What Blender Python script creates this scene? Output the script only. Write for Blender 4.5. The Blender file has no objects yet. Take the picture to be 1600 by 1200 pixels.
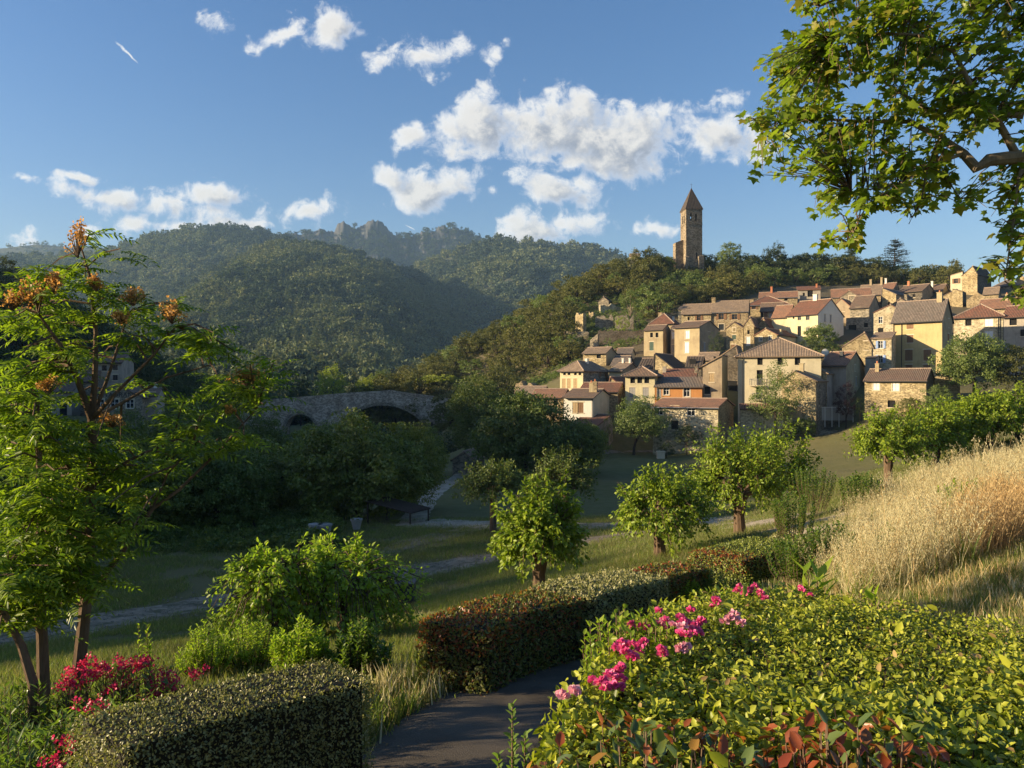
import bpy, math, random
import numpy as np
from mathutils import Vector, Matrix, Euler

R = math.radians
F = 1180.0          # focal length in photo pixels (1600 wide)
CZ = 12.0           # eye height above the datum
scene = bpy.context.scene

# ------------------------------------------------------------------ camera
cam_d = bpy.data.cameras.new("camera")
cam = bpy.data.objects.new("camera", cam_d)
scene.collection.objects.link(cam)
cam.location = (0, 0, CZ)
cam.rotation_euler = (R(90), 0, 0)
cam_d.sensor_width = 36.0
cam_d.lens = 36.0 * F / 1600.0
cam_d.clip_start = 0.05
cam_d.clip_end = 30000
scene.camera = cam

# ------------------------------------------------------------------ light
SUN_EL = 14.5
SUN_DIR = Vector((-0.99, -0.13, 0)).normalized()
SUN_AZ = math.atan2(SUN_DIR.x, SUN_DIR.y)      # clockwise from +Y
sd = SUN_DIR * math.cos(R(SUN_EL)); sd.z = math.sin(R(SUN_EL))
sun_d = bpy.data.lights.new("sun", 'SUN')
sun_d.energy = 5.0
sun_d.angle = R(0.6)
sun_d.color = (1.0, 0.80, 0.52)
sun = bpy.data.objects.new("sun", sun_d)
scene.collection.objects.link(sun)
sun.rotation_euler = sd.to_track_quat('Z', 'Y').to_euler()
sun.location = (-40, -10, 60)

scene.view_settings.view_transform = 'Standard'
scene.view_settings.look = 'None'
scene.view_settings.exposure = 1.4
scene.view_settings.gamma = 1.0
scene.view_settings.use_curve_mapping = False
cy = scene.cycles
cy.max_bounces = 5; cy.diffuse_bounces = 2; cy.glossy_bounces = 2
cy.transmission_bounces = 4; cy.transparent_max_bounces = 6; cy.volume_bounces = 0
cy.use_denoising = True
cy.caustics_reflective = False; cy.caustics_refractive = False

# ------------------------------------------------------------------ node helper
class NT:
    def __init__(s, tree):
        s.t = tree; s.n = tree.nodes; s.l = tree.links
    def new(s, typ, **kw):
        nd = s.n.new(typ)
        for k, v in kw.items(): setattr(nd, k, v)
        return nd
    def put(s, sock, v):
        if isinstance(v, bpy.types.NodeSocket): s.l.new(v, sock)
        elif v is not None: sock.default_value = v
    def m(s, op, a, b=None, c=None, clamp=False):
        nd = s.new('ShaderNodeMath', operation=op, use_clamp=clamp)
        s.put(nd.inputs[0], a)
        if b is not None: s.put(nd.inputs[1], b)
        if c is not None: s.put(nd.inputs[2], c)
        return nd.outputs[0]
    def mix(s, fac, a, b, blend='MIX'):
        nd = s.new('ShaderNodeMix', data_type='RGBA', blend_type=blend)
        s.put(nd.inputs[0], fac)
        s.put(nd.inputs[6], a if isinstance(a, bpy.types.NodeSocket) else (*a[:3], 1))
        s.put(nd.inputs[7], b if isinstance(b, bpy.types.NodeSocket) else (*b[:3], 1))
        return nd.outputs[2]
    def noise(s, vec, scale, detail=3, rough=0.55, dist=0.0):
        nd = s.new('ShaderNodeTexNoise')
        if vec is not None: s.l.new(vec, nd.inputs['Vector'])
        nd.inputs['Scale'].default_value = scale; nd.inputs['Detail'].default_value = detail
        nd.inputs['Roughness'].default_value = rough; nd.inputs['Distortion'].default_value = dist
        return nd.outputs['Fac']
    def ss(s, x, lo, hi, a=0.0, b=1.0):
        nd = s.new('ShaderNodeMapRange', interpolation_type='SMOOTHSTEP')
        s.put(nd.inputs[0], x); nd.inputs[1].default_value = lo; nd.inputs[2].default_value = hi
        nd.inputs[3].default_value = a; nd.inputs[4].default_value = b
        return nd.outputs[0]

# ------------------------------------------------------------------ sky and clouds
world = bpy.data.worlds.new("World")
scene.world = world
world.use_nodes = True
wt = world.node_tree; wt.nodes.clear()
N = NT(wt)
sky = N.new('ShaderNodeTexSky', sky_type='NISHITA')
sky.sun_disc = False
sky.sun_elevation = R(SUN_EL)
sky.sun_rotation = SUN_AZ
sky.altitude = 200; sky.air_density = 1.3; sky.dust_density = 1.1; sky.ozone_density = 3.0
tc = N.new('ShaderNodeTexCoord')
CLOUDS = [(203, 72, 20, 1.5, 38, .55), (640, 355, 9, 1.3, 45, .55),   # px, py, rx, ry, rot(deg), strength
    (520, 46, 46, 28, -8, .8), (662, 84, 74, 26, 6, .85), (740, 190, 62, 48, -28, 1.05), (735, 232, 50, 20, 10, 0.8),
    (880, 200, 105, 52, 0, 1.25), (1000, 212, 120, 48, 2, 1.25), (1110, 212, 85, 42, 8, 1.15), (900, 245, 110, 22, 4, 0.8),
    (675, 290, 72, 30, -6, 1.0), (620, 283, 30, 18, 20, .9), (875, 290, 68, 26, 8, 1.05), (828, 362, 52, 32, -6, 1.15), (870, 345, 55, 20, 0, .7),
    (1025, 346, 36, 13, -12, 0.95), (650, 212, 22, 18, -30, 0.75), (395, 70, 10, 16, 0, 0.4),
    (445, 42, 28, 14, -10, 0.3), (328, 24, 18, 14, 0, 0.35), (775, 92, 14, 18, 0, 0.55),
    (165, 302, 92, 18, 14, .9), (255, 318, 60, 20, 8, .8), (330, 303, 62, 18, -4, 0.95), (215, 352, 34, 24, -5, 1.0), (270, 358, 90, 16, -4, 0.75),
    (390, 345, 70, 16, 0, 0.7), (488, 318, 36, 18, -8, 0.85), (35, 277, 22, 8, 0, 0.6), (115, 266, 40, 7, -2, 0.6),
    (145, 350, 22, 12, 0, 0.6), (50, 375, 28, 12, 0, 0.6), (340, 340, 120, 30, 0, .45), (770, 310, 14, 8, 0, .5), (1060, 175, 60, 16, -20, .5)]
grp = bpy.data.node_groups.new("cloud_density", 'ShaderNodeTree')
grp.interface.new_socket("P", in_out='INPUT', socket_type='NodeSocketVector')
grp.interface.new_socket("D", in_out='OUTPUT', socket_type='NodeSocketFloat')
G_ = NT(grp)
gi = G_.new('NodeGroupInput'); go = G_.new('NodeGroupOutput')
warp = G_.new('ShaderNodeTexNoise'); warp.inputs['Scale'].default_value = 9.0; warp.inputs['Detail'].default_value = 4
G_.l.new(gi.outputs[0], warp.inputs['Vector'])
wv = G_.new('ShaderNodeVectorMath', operation='SUBTRACT'); G_.l.new(warp.outputs['Color'], wv.inputs[0]); wv.inputs[1].default_value = (.5, .5, .5)
ws = G_.new('ShaderNodeVectorMath', operation='SCALE'); G_.l.new(wv.outputs[0], ws.inputs[0]); ws.inputs['Scale'].default_value = 0.075
wa = G_.new('ShaderNodeVectorMath', operation='ADD'); G_.l.new(gi.outputs[0], wa.inputs[0]); G_.l.new(ws.outputs[0], wa.inputs[1])
acc = None
for (cx, cyy, rx, ry, rot, st) in CLOUDS:
    mp = G_.new('ShaderNodeMapping', vector_type='TEXTURE')
    G_.l.new(wa.outputs[0], mp.inputs[0])
    mp.inputs['Location'].default_value = ((cx-800)/F, (600-cyy)/F, 0)
    mp.inputs['Rotation'].default_value = (0, 0, -R(rot))
    mp.inputs['Scale'].default_value = (rx/F, ry/F, 1)
    ln = G_.new('ShaderNodeVectorMath', operation='LENGTH'); G_.l.new(mp.outputs[0], ln.inputs[0])
    v = G_.m('MULTIPLY_ADD', ln.outputs['Value'], -st*0.85, st)
    acc = v if acc is None else G_.m('SMOOTH_MAX', acc, v, 0.15)
fb = G_.noise(gi.outputs[0], 11.0, 9, 0.62, 0.15)
fb2 = G_.noise(gi.outputs[0], 34.0, 8, 0.68, 0.5)
dn = G_.m('ADD', acc, G_.m('MULTIPLY_ADD', fb, 3.0, -1.38))
dn = G_.m('ADD', dn, G_.m('MULTIPLY_ADD', fb2, 1.9, -0.98))
G_.l.new(dn, go.inputs[0])
sx = N.new('ShaderNodeSeparateXYZ'); N.l.new(tc.outputs['Generated'], sx.inputs[0])
ys = N.m('MAXIMUM', sx.outputs['Y'], 0.05)
cu = N.m('DIVIDE', sx.outputs['X'], ys); cv = N.m('DIVIDE', sx.outputs['Z'], ys)
def dens(du, dv):
    cb = N.new('ShaderNodeCombineXYZ'); N.l.new(N.m('ADD', cu, du), cb.inputs[0]); N.l.new(N.m('ADD', cv, dv), cb.inputs[1])
    g = N.new('ShaderNodeGroup'); g.node_tree = grp; N.l.new(cb.outputs[0], g.inputs[0])
    return g.outputs[0]
d0 = dens(0, 0); d1 = dens(-0.020, 0.012)
alpha = N.m('MULTIPLY', N.ss(d0, 0.0, 0.62), N.ss(sx.outputs['Y'], 0.1, 0.3))
lit = N.ss(N.m('SUBTRACT', d0, d1), -0.45, 0.6)
thick = N.ss(d0, 0.2, 1.0)
litc = N.mix(thick, (5.2, 5.2, 5.2), (4.7, 4.5, 4.2))
shc = N.mix(thick, (3.6, 3.9, 4.5), (1.75, 1.9, 2.25))
ccol = N.mix(lit, shc, litc)
hsv = N.new('ShaderNodeHueSaturation'); hsv.inputs['Saturation'].default_value = 1.22; hsv.inputs['Value'].default_value = 1.0
N.l.new(N.mix(1.0, sky.outputs[0], (.86, .815, .93), 'MULTIPLY'), hsv.inputs['Color'])
final = N.mix(N.m('MULTIPLY', alpha, 0.93), hsv.outputs[0], ccol)
bg = N.new('ShaderNodeBackground'); N.l.new(final, bg.inputs[0]); bg.inputs[1].default_value = 0.074
wo = N.new('ShaderNodeOutputWorld'); N.l.new(bg.outputs[0], wo.inputs[0])

# ------------------------------------------------------------------ object helpers
rng = np.random.default_rng(7)
random.seed(7)
def link(o): scene.collection.objects.link(o); return o
def tag(o, label=None, cat=None, group=None, kind=None):
    if label: o['label'] = label
    if cat: o['category'] = cat
    if group: o['group'] = group
    if kind: o['kind'] = kind
    return o
def empty(name, loc=(0, 0, 0), rz=0.0):
    o = bpy.data.objects.new(name, None); link(o); o.location = loc; o.rotation_euler = (0, 0, rz)
    o.empty_display_size = 0.3
    return o
def mesh_np(name, V, faces, mats, mi=None, smooth=False, uv=None):
    """V (n,3); faces: list of int arrays (m,k) (one per polygon size) or list of tuples"""
    me = bpy.data.meshes.new(name)
    V = np.asarray(V, dtype=np.float32)
    if isinstance(faces, np.ndarray): faces = [faces]
    if len(faces) and isinstance(faces[0], np.ndarray):
        loops = np.concatenate([f.ravel() for f in faces]).astype(np.int32)
        cnt = np.concatenate([np.full(len(f), f.shape[1]) for f in faces]).astype(np.int32)
    else:
        loops = np.array([i for f in faces for i in f], dtype=np.int32)
        cnt = np.array([len(f) for f in faces], dtype=np.int32)
    me.vertices.add(len(V)); me.vertices.foreach_set('co', V.ravel())
    me.loops.add(len(loops)); me.loops.foreach_set('vertex_index', loops)
    me.polygons.add(len(cnt))
    me.polygons.foreach_set('loop_start', np.concatenate([[0], np.cumsum(cnt)[:-1]]).astype(np.int32))
    me.polygons.foreach_set('loop_total', cnt)
    for m in (mats if isinstance(mats, (list, tuple)) else [mats]): me.materials.append(m)
    if mi is not None: me.polygons.foreach_set('material_index', np.asarray(mi, dtype=np.int32))
    if smooth: me.polygons.foreach_set('use_smooth', np.ones(len(cnt), dtype=bool))
    if uv is not None:
        l = me.uv_layers.new(name="uv"); l.data.foreach_set('uv', np.asarray(uv, dtype=np.float32).ravel())
    me.update(calc_edges=True)
    return me
def obj(name, me, parent=None, loc=None):
    o = bpy.data.objects.new(name, me); link(o)
    if parent is not None: o.parent = parent
    if loc is not None: o.location = loc
    return o

class MB:
    """collects polygons (with uv) into one mesh"""
    def __init__(s): s.v = []; s.f = []; s.mi = []; s.uv = []
    def poly(s, pts, mi=0, uv=None):
        b = len(s.v); s.v += [tuple(p) for p in pts]; s.f.append(tuple(range(b, b+len(pts)))); s.mi.append(mi)
        s.uv += list(uv) if uv is not None else [(p[0], p[2]) for p in pts]
    def box(s, x0, x1, y0, y1, z0, z1, mi=0):
        p = [(x0,y0,z0),(x1,y0,z0),(x1,y1,z0),(x0,y1,z0),(x0,y0,z1),(x1,y0,z1),(x1,y1,z1),(x0,y1,z1)]
        for q in ((0,3,2,1),(4,5,6,7),(0,1,5,4),(1,2,6,5),(2,3,7,6),(3,0,4,7)): s.poly([p[i] for i in q], mi)
    def tube(s, pts, rads, n=8, mi=0, cap=True):
        pts = [Vector(p) for p in pts]; rings = []
        for i, p in enumerate(pts):
            t = (pts[min(i+1, len(pts)-1)] - pts[max(i-1, 0)]).normalized()
            a = t.cross(Vector((0, 0, 1)) if abs(t.z) < .9 else Vector((1, 0, 0))).normalized(); b = t.cross(a)
            rings.append([p + (a*math.cos(2*math.pi*k/n) + b*math.sin(2*math.pi*k/n))*rads[i] for k in range(n)])
        for i in range(len(rings)-1):
            for k in range(n):
                k2 = (k+1) % n
                s.poly([rings[i][k], rings[i][k2], rings[i+1][k2], rings[i+1][k]], mi)
        if cap:
            s.poly(rings[0], mi); s.poly(rings[-1][::-1], mi)
    def mesh(s, name, mats, smooth=False):
        return mesh_np(name, np.array(s.v), s.f, mats, s.mi, smooth, s.uv)
    def build(s, name, mats, parent=None, loc=None, smooth=False):
        return obj(name, s.mesh(name, mats, smooth), parent, loc)

def P(px, py, d): return Vector(((px-800)/F*d, d, CZ-(py-600)/F*d))
def fbm2(x, y, seed=0, octs=5, scale=1.0):
    """cheap value noise, vectorised"""
    x = np.asarray(x, float)*scale; y = np.asarray(y, float)*scale; out = 0; amp = 1; tot = 0
    for o in range(octs):
        xi = np.floor(x).astype(np.int64); yi = np.floor(y).astype(np.int64); fx = x-xi; fy = y-yi
        fx = fx*fx*(3-2*fx); fy = fy*fy*(3-2*fy)
        def h(a, b):
            n = (a*374761393 + b*668265263 + (seed+o)*1442695041) & 0xFFFFFFFF
            n = ((n ^ (n >> 13))*1274126177) & 0xFFFFFFFF
            return ((n ^ (n >> 16)) & 0xFFFF)/65535.0
        v = (h(xi, yi)*(1-fx)+h(xi+1, yi)*fx)*(1-fy) + (h(xi, yi+1)*(1-fx)+h(xi+1, yi+1)*fx)*fy
        out = out + v*amp; tot += amp; amp *= .5; x = x*2.03+17.3; y = y*2.03+9.1
    return out/tot*2-1

# ------------------------------------------------------------------ materials
def mat(name):
    m = bpy.data.materials.new(name); m.use_nodes = True
    n = NT(m.node_tree); m.node_tree.nodes.clear()
    out = n.new('ShaderNodeOutputMaterial')
    return m, n, out
def pbsdf(n, out, col, rough=0.8, bump=None, bstr=0.3, bdist=0.02, spec=0.3, metal=0.0):
    b = n.new('ShaderNodeBsdfPrincipled')
    n.put(b.inputs['Base Color'], col if isinstance(col, bpy.types.NodeSocket) else (*col[:3], 1))
    n.put(b.inputs['Roughness'], rough); b.inputs['Specular IOR Level'].default_value = spec; b.inputs['Metallic'].default_value = metal
    if bump is not None:
        bn = n.new('ShaderNodeBump'); bn.inputs['Strength'].default_value = bstr; bn.inputs['Distance'].default_value = bdist
        n.l.new(bump, bn.inputs['Height']); n.l.new(bn.outputs[0], b.inputs['Normal'])
    n.l.new(b.outputs[0], out.inputs['Surface'])
    return b
def m_stone(name, c1, c2, mortar, scale=3.2, mort=0.5):
    m, n, out = mat(name)
    t = n.new('ShaderNodeTexCoord'); mp = n.new('ShaderNodeMapping'); mp.inputs['Scale'].default_value = (1, 1, 1.7)
    n.l.new(t.outputs['Object'], mp.inputs[0])
    vo = n.new('ShaderNodeTexVoronoi'); vo.inputs['Scale'].default_value = scale; n.l.new(mp.outputs[0], vo.inputs['Vector'])
    ve = n.new('ShaderNodeTexVoronoi', feature='DISTANCE_TO_EDGE'); ve.inputs['Scale'].default_value = scale; n.l.new(mp.outputs[0], ve.inputs['Vector'])
    hs = n.new('ShaderNodeSeparateColor'); n.l.new(vo.outputs['Color'], hs.inputs[0])
    col = n.mix(n.ss(hs.outputs[0], 0.2, .8), tuple(min(1, x*1.15) for x in c1), tuple(x*.8 for x in c2))
    col = n.mix(n.ss(hs.outputs[1], .8, .95), col, tuple(x*.55 for x in c1))
    edge = n.ss(ve.outputs['Distance'], 0.02, 0.10)
    col = n.mix(n.m('MULTIPLY', n.m('SUBTRACT', 1.0, edge), mort), col, mortar)
    big = n.noise(t.outputs['Object'], .35, 5, .6)
    col = n.mix(n.ss(big, .3, .75), col, n.mix(1.0, col, (.62, .58, .52), 'MULTIPLY'))
    fine = n.noise(t.outputs['Object'], 9, 4, .7)
    pbsdf(n, out, n.mix(.35, col, n.mix(fine, (0, 0, 0), (1, 1, 1)), 'OVERLAY'), .9, n.m('ADD', edge, fine), .7, .04, .15)
    return m
def m_plaster(name, c, dirt=.5, c2=None):
    m, n, out = mat(name)
    t = n.new('ShaderNodeTexCoord')
    big = n.noise(t.outputs['Object'], .5, 6, .65, .3); 
    mp = n.new('ShaderNodeMapping'); mp.inputs['Scale'].default_value = (2.2, 2.2, .25); n.l.new(t.outputs['Object'], mp.inputs[0])
    streak = n.noise(mp.outputs[0], 1.4, 5, .65); fine = n.noise(t.outputs['Object'], 14, 4, .7)
    c2 = c2 or tuple(x*.6 for x in c)
    col = n.mix(n.m('MULTIPLY', n.ss(big, .38, .72), dirt), c, c2)
    col = n.mix(n.m('MULTIPLY', n.ss(streak, .5, .8), dirt), col, tuple(x*.5 for x in c))
    col = n.mix(.12, col, n.mix(fine, (0, 0, 0), (1, 1, 1)), 'OVERLAY')
    pbsdf(n, out, col, .92, n.m('ADD', fine, big), .35, .03, .1)
    return m
def m_roof(name, c1, c2, c3, pitch=.24):
    """barrel tiles: uv.x runs along the eave, uv.y up the slope (metres)"""
    m, n, out = mat(name)
    t = n.new('ShaderNodeTexCoord'); sp = n.new('ShaderNodeSeparateXYZ'); n.l.new(t.outputs['UV'], sp.inputs[0])
    u = n.m('MULTIPLY', sp.outputs[0], 1/pitch); fu = n.m('FRACT', u); iu = n.m('FLOOR', u)
    v = n.m('MULTIPLY', sp.outputs[1], 1/.36); fv = n.m('FRACT', v); iv = n.m('FLOOR', v)
    hgt = n.m('SINE', n.m('MULTIPLY', fu, math.pi))
    cb = n.new('ShaderNodeCombineXYZ'); n.l.new(iu, cb.inputs[0]); n.l.new(iv, cb.inputs[1])
    wn = n.new('ShaderNodeTexWhiteNoise', noise_dimensions='2D'); n.l.new(cb.outputs[0], wn.inputs['Vector'])
    col = n.mix(wn.outputs['Value'], c1, c2)
    big = n.noise(t.outputs['Object'], .7, 5, .65)
    col = n.mix(n.ss(big, .42, .72), col, c3)
    gap = n.ss(hgt, .05, .5)
    col = n.mix(n.m('MULTIPLY', n.m('SUBTRACT', 1.0, gap), .75), col, (.03, .022, .018))
    row = n.m('MULTIPLY', fv, .35)
    pbsdf(n, out, col, .9, n.m('ADD', hgt, row), 1.0, .07, .15)
    return m
def m_flat(name, c, rough=.7, var=.25, scale=6, metal=0, spec=.3):
    m, n, out = mat(name); t = n.new('ShaderNodeTexCoord')
    f = n.noise(t.outputs['Object'], scale, 4, .6)
    pbsdf(n, out, n.mix(f, tuple(x*(1-var) for x in c), tuple(min(1, x*(1+var)) for x in c)), rough, f, .2, .01, spec, metal)
    return m
def m_leaf(name, c1, c2, c3=None, trans=.35, tcol=None, rough=.5, objvar=.0, spec=.35):
    """colour differs from leaf to leaf (random per island) and, with objvar, from plant to plant"""
    m, n, out = mat(name)
    g = n.new('ShaderNodeNewGeometry'); oi = n.new('ShaderNodeObjectInfo')
    r = g.outputs['Random Per Island']
    col = n.mix(r, c1, c2)
    if c3: col = n.mix(n.ss(r, .86, .9), col, c3)
    if objvar:
        col = n.mix(n.m('MULTIPLY', oi.outputs['Random'], objvar), col, n.mix(1.0, col, (1.5, 1.2, .8), 'MULTIPLY'))
        col = n.mix(n.ss(n.m('FRACT', n.m('MULTIPLY', oi.outputs['Random'], 7.31)), .4, 1, 0, .55*min(1, objvar*2)), col, n.mix(1.0, col, (.5, .62, .62), 'MULTIPLY'))
    b = n.new('ShaderNodeBsdfPrincipled'); n.l.new(col, b.inputs['Base Color'])
    b.inputs['Roughness'].default_value = rough; b.inputs['Specular IOR Level'].default_value = spec
    tr = n.new('ShaderNodeBsdfTranslucent')
    n.l.new(n.mix(1.0, col, tcol or (2.0, 2.2, .9), 'MULTIPLY'), tr.inputs[0])
    mx = n.new('ShaderNodeMixShader'); mx.inputs[0].default_value = trans
    n.l.new(b.outputs[0], mx.inputs[1]); n.l.new(tr.outputs[0], mx.inputs[2]); n.l.new(mx.outputs[0], out.inputs['Surface'])
    return m
def m_bark(name, c, scale=8):
    m, n, out = mat(name); t = n.new('ShaderNodeTexCoord'); mp = n.new('ShaderNodeMapping'); mp.inputs['Scale'].default_value = (1, 1, .25)
    n.l.new(t.outputs['Object'], mp.inputs[0]); f = n.noise(mp.outputs[0], scale, 6, .7, .4)
    pbsdf(n, out, n.mix(n.ss(f, .3, .7), tuple(x*.45 for x in c), c), .9, f, .8, .03, .1)
    return m

M = {}
M['stone_warm'] = m_stone('warm_rubble_stone', (.40,.31,.18), (.27,.205,.12), (.44,.36,.23))
M['stone_gold'] = m_stone('golden_rubble_stone', (.47,.375,.21), (.34,.265,.145), (.50,.42,.27))
M['stone_grey'] = m_stone('grey_rubble_stone', (.34,.29,.21), (.22,.19,.14), (.42,.37,.28))
M['stone_pale'] = m_stone('pale_rendered_stone', (.56,.48,.32), (.46,.39,.25), (.62,.54,.37), 2.6, .7)
M['stone_dark'] = m_stone('dark_shaded_masonry', (.17,.145,.11), (.11,.095,.075), (.20,.17,.13), 3.5)  # masonry darkened for walls in shade, the shade put into the colour
M['stone_tower'] = m_stone('tower_masonry', (.31,.25,.175), (.21,.17,.12), (.33,.27,.19), 2.2)
M['stone_bridge'] = m_stone('bridge_masonry', (.54,.45,.34), (.38,.31,.235), (.56,.48,.37), 2.2)
M['cream'] = m_plaster('cream_render', (.55,.48,.32), .5)
M['pale_yellow'] = m_plaster('pale_yellow_render', (.56,.49,.30), .55)
M['ochre'] = m_plaster('ochre_render', (.50,.385,.185), .7, (.36,.27,.13))
M['tan'] = m_plaster('weathered_tan_render', (.42,.34,.20), .8, (.28,.21,.13))
M['brown'] = m_plaster('weathered_shaded_brown_render', (.36,.28,.18), .9, (.18,.14,.10))  # also used on sides turned from the sun, shade put into the colour
M['grey'] = m_plaster('weathered_shaded_grey_render', (.38,.33,.26), .8, (.20,.17,.14))  # also stands in for paler walls lying in shade
M['white'] = m_plaster('off_white_render', (.68,.64,.54), .35, (.5,.46,.38))
M['orange'] = m_plaster('orange_render', (.52,.24,.085), .5, (.40,.18,.06))
M['yellow'] = m_plaster('yellow_render', (.60,.50,.26), .2)
M['r_red'] = m_roof('red_tiles', (.27,.125,.08), (.18,.09,.06), (.16,.10,.07))
M['r_orange'] = m_roof('orange_tiles', (.38,.20,.12), (.27,.145,.09), (.24,.15,.10))
M['r_brown'] = m_roof('brown_tiles', (.25,.165,.11), (.16,.11,.08), (.19,.145,.105))
M['r_grey'] = m_roof('grey_brown_tiles', (.22,.175,.14), (.14,.115,.095), (.18,.155,.13))
M['r_tan'] = m_roof('tan_tiles', (.37,.27,.18), (.25,.18,.12), (.24,.18,.13))
M['slate'] = m_roof('stone_slabs', (.10,.078,.062), (.065,.052,.045), (.085,.07,.055), .5)
M['shut_brown'] = m_flat('brown_shutter', (.22,.12,.06), .7)
M['shut_blue'] = m_flat('blue_shutter', (.28,.38,.60), .6, .1)
M['shut_tan'] = m_flat('faded_tan_shutter', (.42,.30,.16), .8)
M['shut_white'] = m_flat('white_paint', (.75,.74,.70), .6, .08)
M['shut_grey'] = m_flat('grey_shutter', (.33,.31,.28), .7)
M['green_paint'] = m_flat('green_paint', (.07,.11,.08), .6)
M['glass'] = m_flat('window_glass', (.02,.022,.025), .12, .3, 2, 0, .6)
M['dark'] = m_flat('shade_black', (.012,.011,.010), .9)  # near black standing in for shade in openings and under roofs
M['lintel'] = m_flat('dressed_stone', (.55,.46,.31), .85)
M['metal'] = m_flat('grey_metal', (.30,.31,.32), .45, .15, 8, .6)
M['dmetal'] = m_flat('dark_metal', (.05,.05,.05), .5, .15, 8, .4)
M['terracotta'] = m_flat('terracotta', (.45,.17,.08), .8)
M['bark'] = m_bark('brown_bark', (.17,.115,.075))
M['bark_pale'] = m_bark('pale_bark', (.32,.25,.17), 5)
M['bark_dark'] = m_bark('dark_bark', (.075,.055,.04))
# ------------------------------------------------------------------ terrain
CP = []   # x, y, z relative to the eye
def cp(px, py, d): CP.append(((px-800)/F*d, d, -(py-600)/F*d))
for q in [(0,0,-2.7),(0,-30,-2.7),(-40,-30,-6),(40,-30,-1),(-2.5,3,-3.1),(0,6,-3.1),(-.6,7.5,-3.15),(1.2,8.6,-3.3),(4.5,10.5,-3.2),(2.6,11,-3.7),(-3.5,7.5,-3.4),(3,4,-2.5),(2.6,7,-3.0),
          (5.5,6.5,-2.1),(8,8,-1.9),(9,12,-2.2),(14,14,-1.7),(5.5,14,-3.6),(10,18,-3.1),(16,23,-2.7),(24,36,-3.1),(26,42,-3.4),(34,30,-1.5),(18,36,-4.9),
          (-5.4,9.5,-3.55),(-5.5,6.5,-3.3),(-8,10,-4.1),(-14,6,-5.2),(-11,18,-6.6),(-15.4,26,-8.4),(-30,20,-8.6),(-5,16,-5.3),(-4.5,29,-8.3),(-6,34,-8.6),(-3,22,-6.6),
          (1,19,-5.2),(4.3,22,-5.0),(8,26,-5.2),(6,16,-4.3),(11,30,-5.6),(12.5,43,-8.0),(0,45,-8.5),(-6,45,-8.8),(24,52,-6.6),(30,60,-6.6),
          (-14,38,-8.9),(-25,45,-9.3),(-45,45,-9.5),(-20,60,-10),(-50,70,-11),(-2.8,69,-9.9),(-6,89,-10.5),(20,59,-9.0),(38,75,-8.2),(48,95,-7.6),
          (-30,95,-13),(-60,100,-12),(-40,150,-17.5),(-20,180,-18),(-60,185,-18),(-10,140,-14.5),(-66,128,-5.5),(-85,125,-4),(-100,100,2),(-110,60,5),(-110,20,4),(-70,30,-8),(-60,0,-6),(-105,150,-1),
          (-150,-80,28.5),(-150,-40,30),(-150,0,31.5),(-150,40,34.8),(-150,80,37),(-150,130,33),(-150,160,32),(-150,178,29),(-150,196,17),(-150,210,17),(-156,232,33),(-185,80,28),(-240,80,10),(-190,0,15),(-240,-60,5),(-175,300,14),(-127,300,-8),(-100,300,-15),(-150,300,2),(-160,400,-15),(-200,330,10),(-120,240,4),(-90,230,-10),(-130,210,18),(-128,100,14),(-128,40,14),  # left ridge: mostly out of view, heights shaped to shade meadow and bridge
          (-60,260,-17),(-20,280,-17),(-60,400,-16),(40,420,-14),(-250,420,-14),(200,420,-10),(0,600,-16),(300,600,-16),(-300,600,-16),(600,400,-10),(-600,300,-10),(900,0,-10),(0,-400,-10),(-400,-300,-10),(400,-300,-10)]:
    CP.append(q)
for q in [(1290,690,115),(1040,700,118),(970,705,116),(1350,655,110),(1440,640,112),(1500,625,105),(1590,620,100),(1200,692,113),(1250,676,113),(1300,668,116),(1120,690,112),(925,695,112),(840,655,122),(905,664,118),
          (1100,612,135),(1000,632,128),(1020,552,160),(1100,560,155),(930,568,150),(1150,548,165),(1250,532,165),(1110,513,180),(1200,492,185),(1340,522,165),(1280,472,198),
          (1400,480,188),(1440,467,200),(1510,456,200),(1590,452,205),(1430,588,133),(1540,588,138),(1380,580,130),(1600,600,125),(1040,585,142),(960,600,137),(880,612,133),
          (1080,424,240),(1000,422,240),(960,432,240),(905,458,232),(850,492,222),(790,524,212),(740,556,205),(690,588,200),(640,618,196),(850,600,165),(800,615,158),(760,640,148),(720,650,160),
          (900,520,185),(930,500,195),(950,470,212),(1000,470,210),(1200,432,250),(1300,436,250),(1400,446,245),(1500,452,240),(1600,456,240),(1080,450,222),(1250,455,215)]:
    cp(*q)
for q in [(60,320,22),(120,330,18),(0,320,2),(-20,300,-12),(190,320,20),(100,420,-8),(260,200,32),(330,300,20),(180,150,12),(150,90,4),(120,40,2),(90,0,0),(200,0,5)]:
    CP.append(q)
CPa = np.array(CP, float)
def _wp(x, y):    # compress far distances so near detail keeps its weight
    return x, y
_A = CPa[:, :2]
_D = np.sqrt(((_A[:, None]-_A[None])**2).sum(-1)+.25)
_n = len(CPa)
_K = np.zeros((_n+3, _n+3)); _K[:_n, :_n] = _D; _K[:_n, _n] = 1; _K[:_n, _n+1:] = _A; _K[_n, :_n] = 1; _K[_n+1:, :_n] = _A.T
_W = np.linalg.lstsq(_K, np.concatenate([CPa[:, 2], [0, 0, 0]]), rcond=None)[0]
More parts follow.
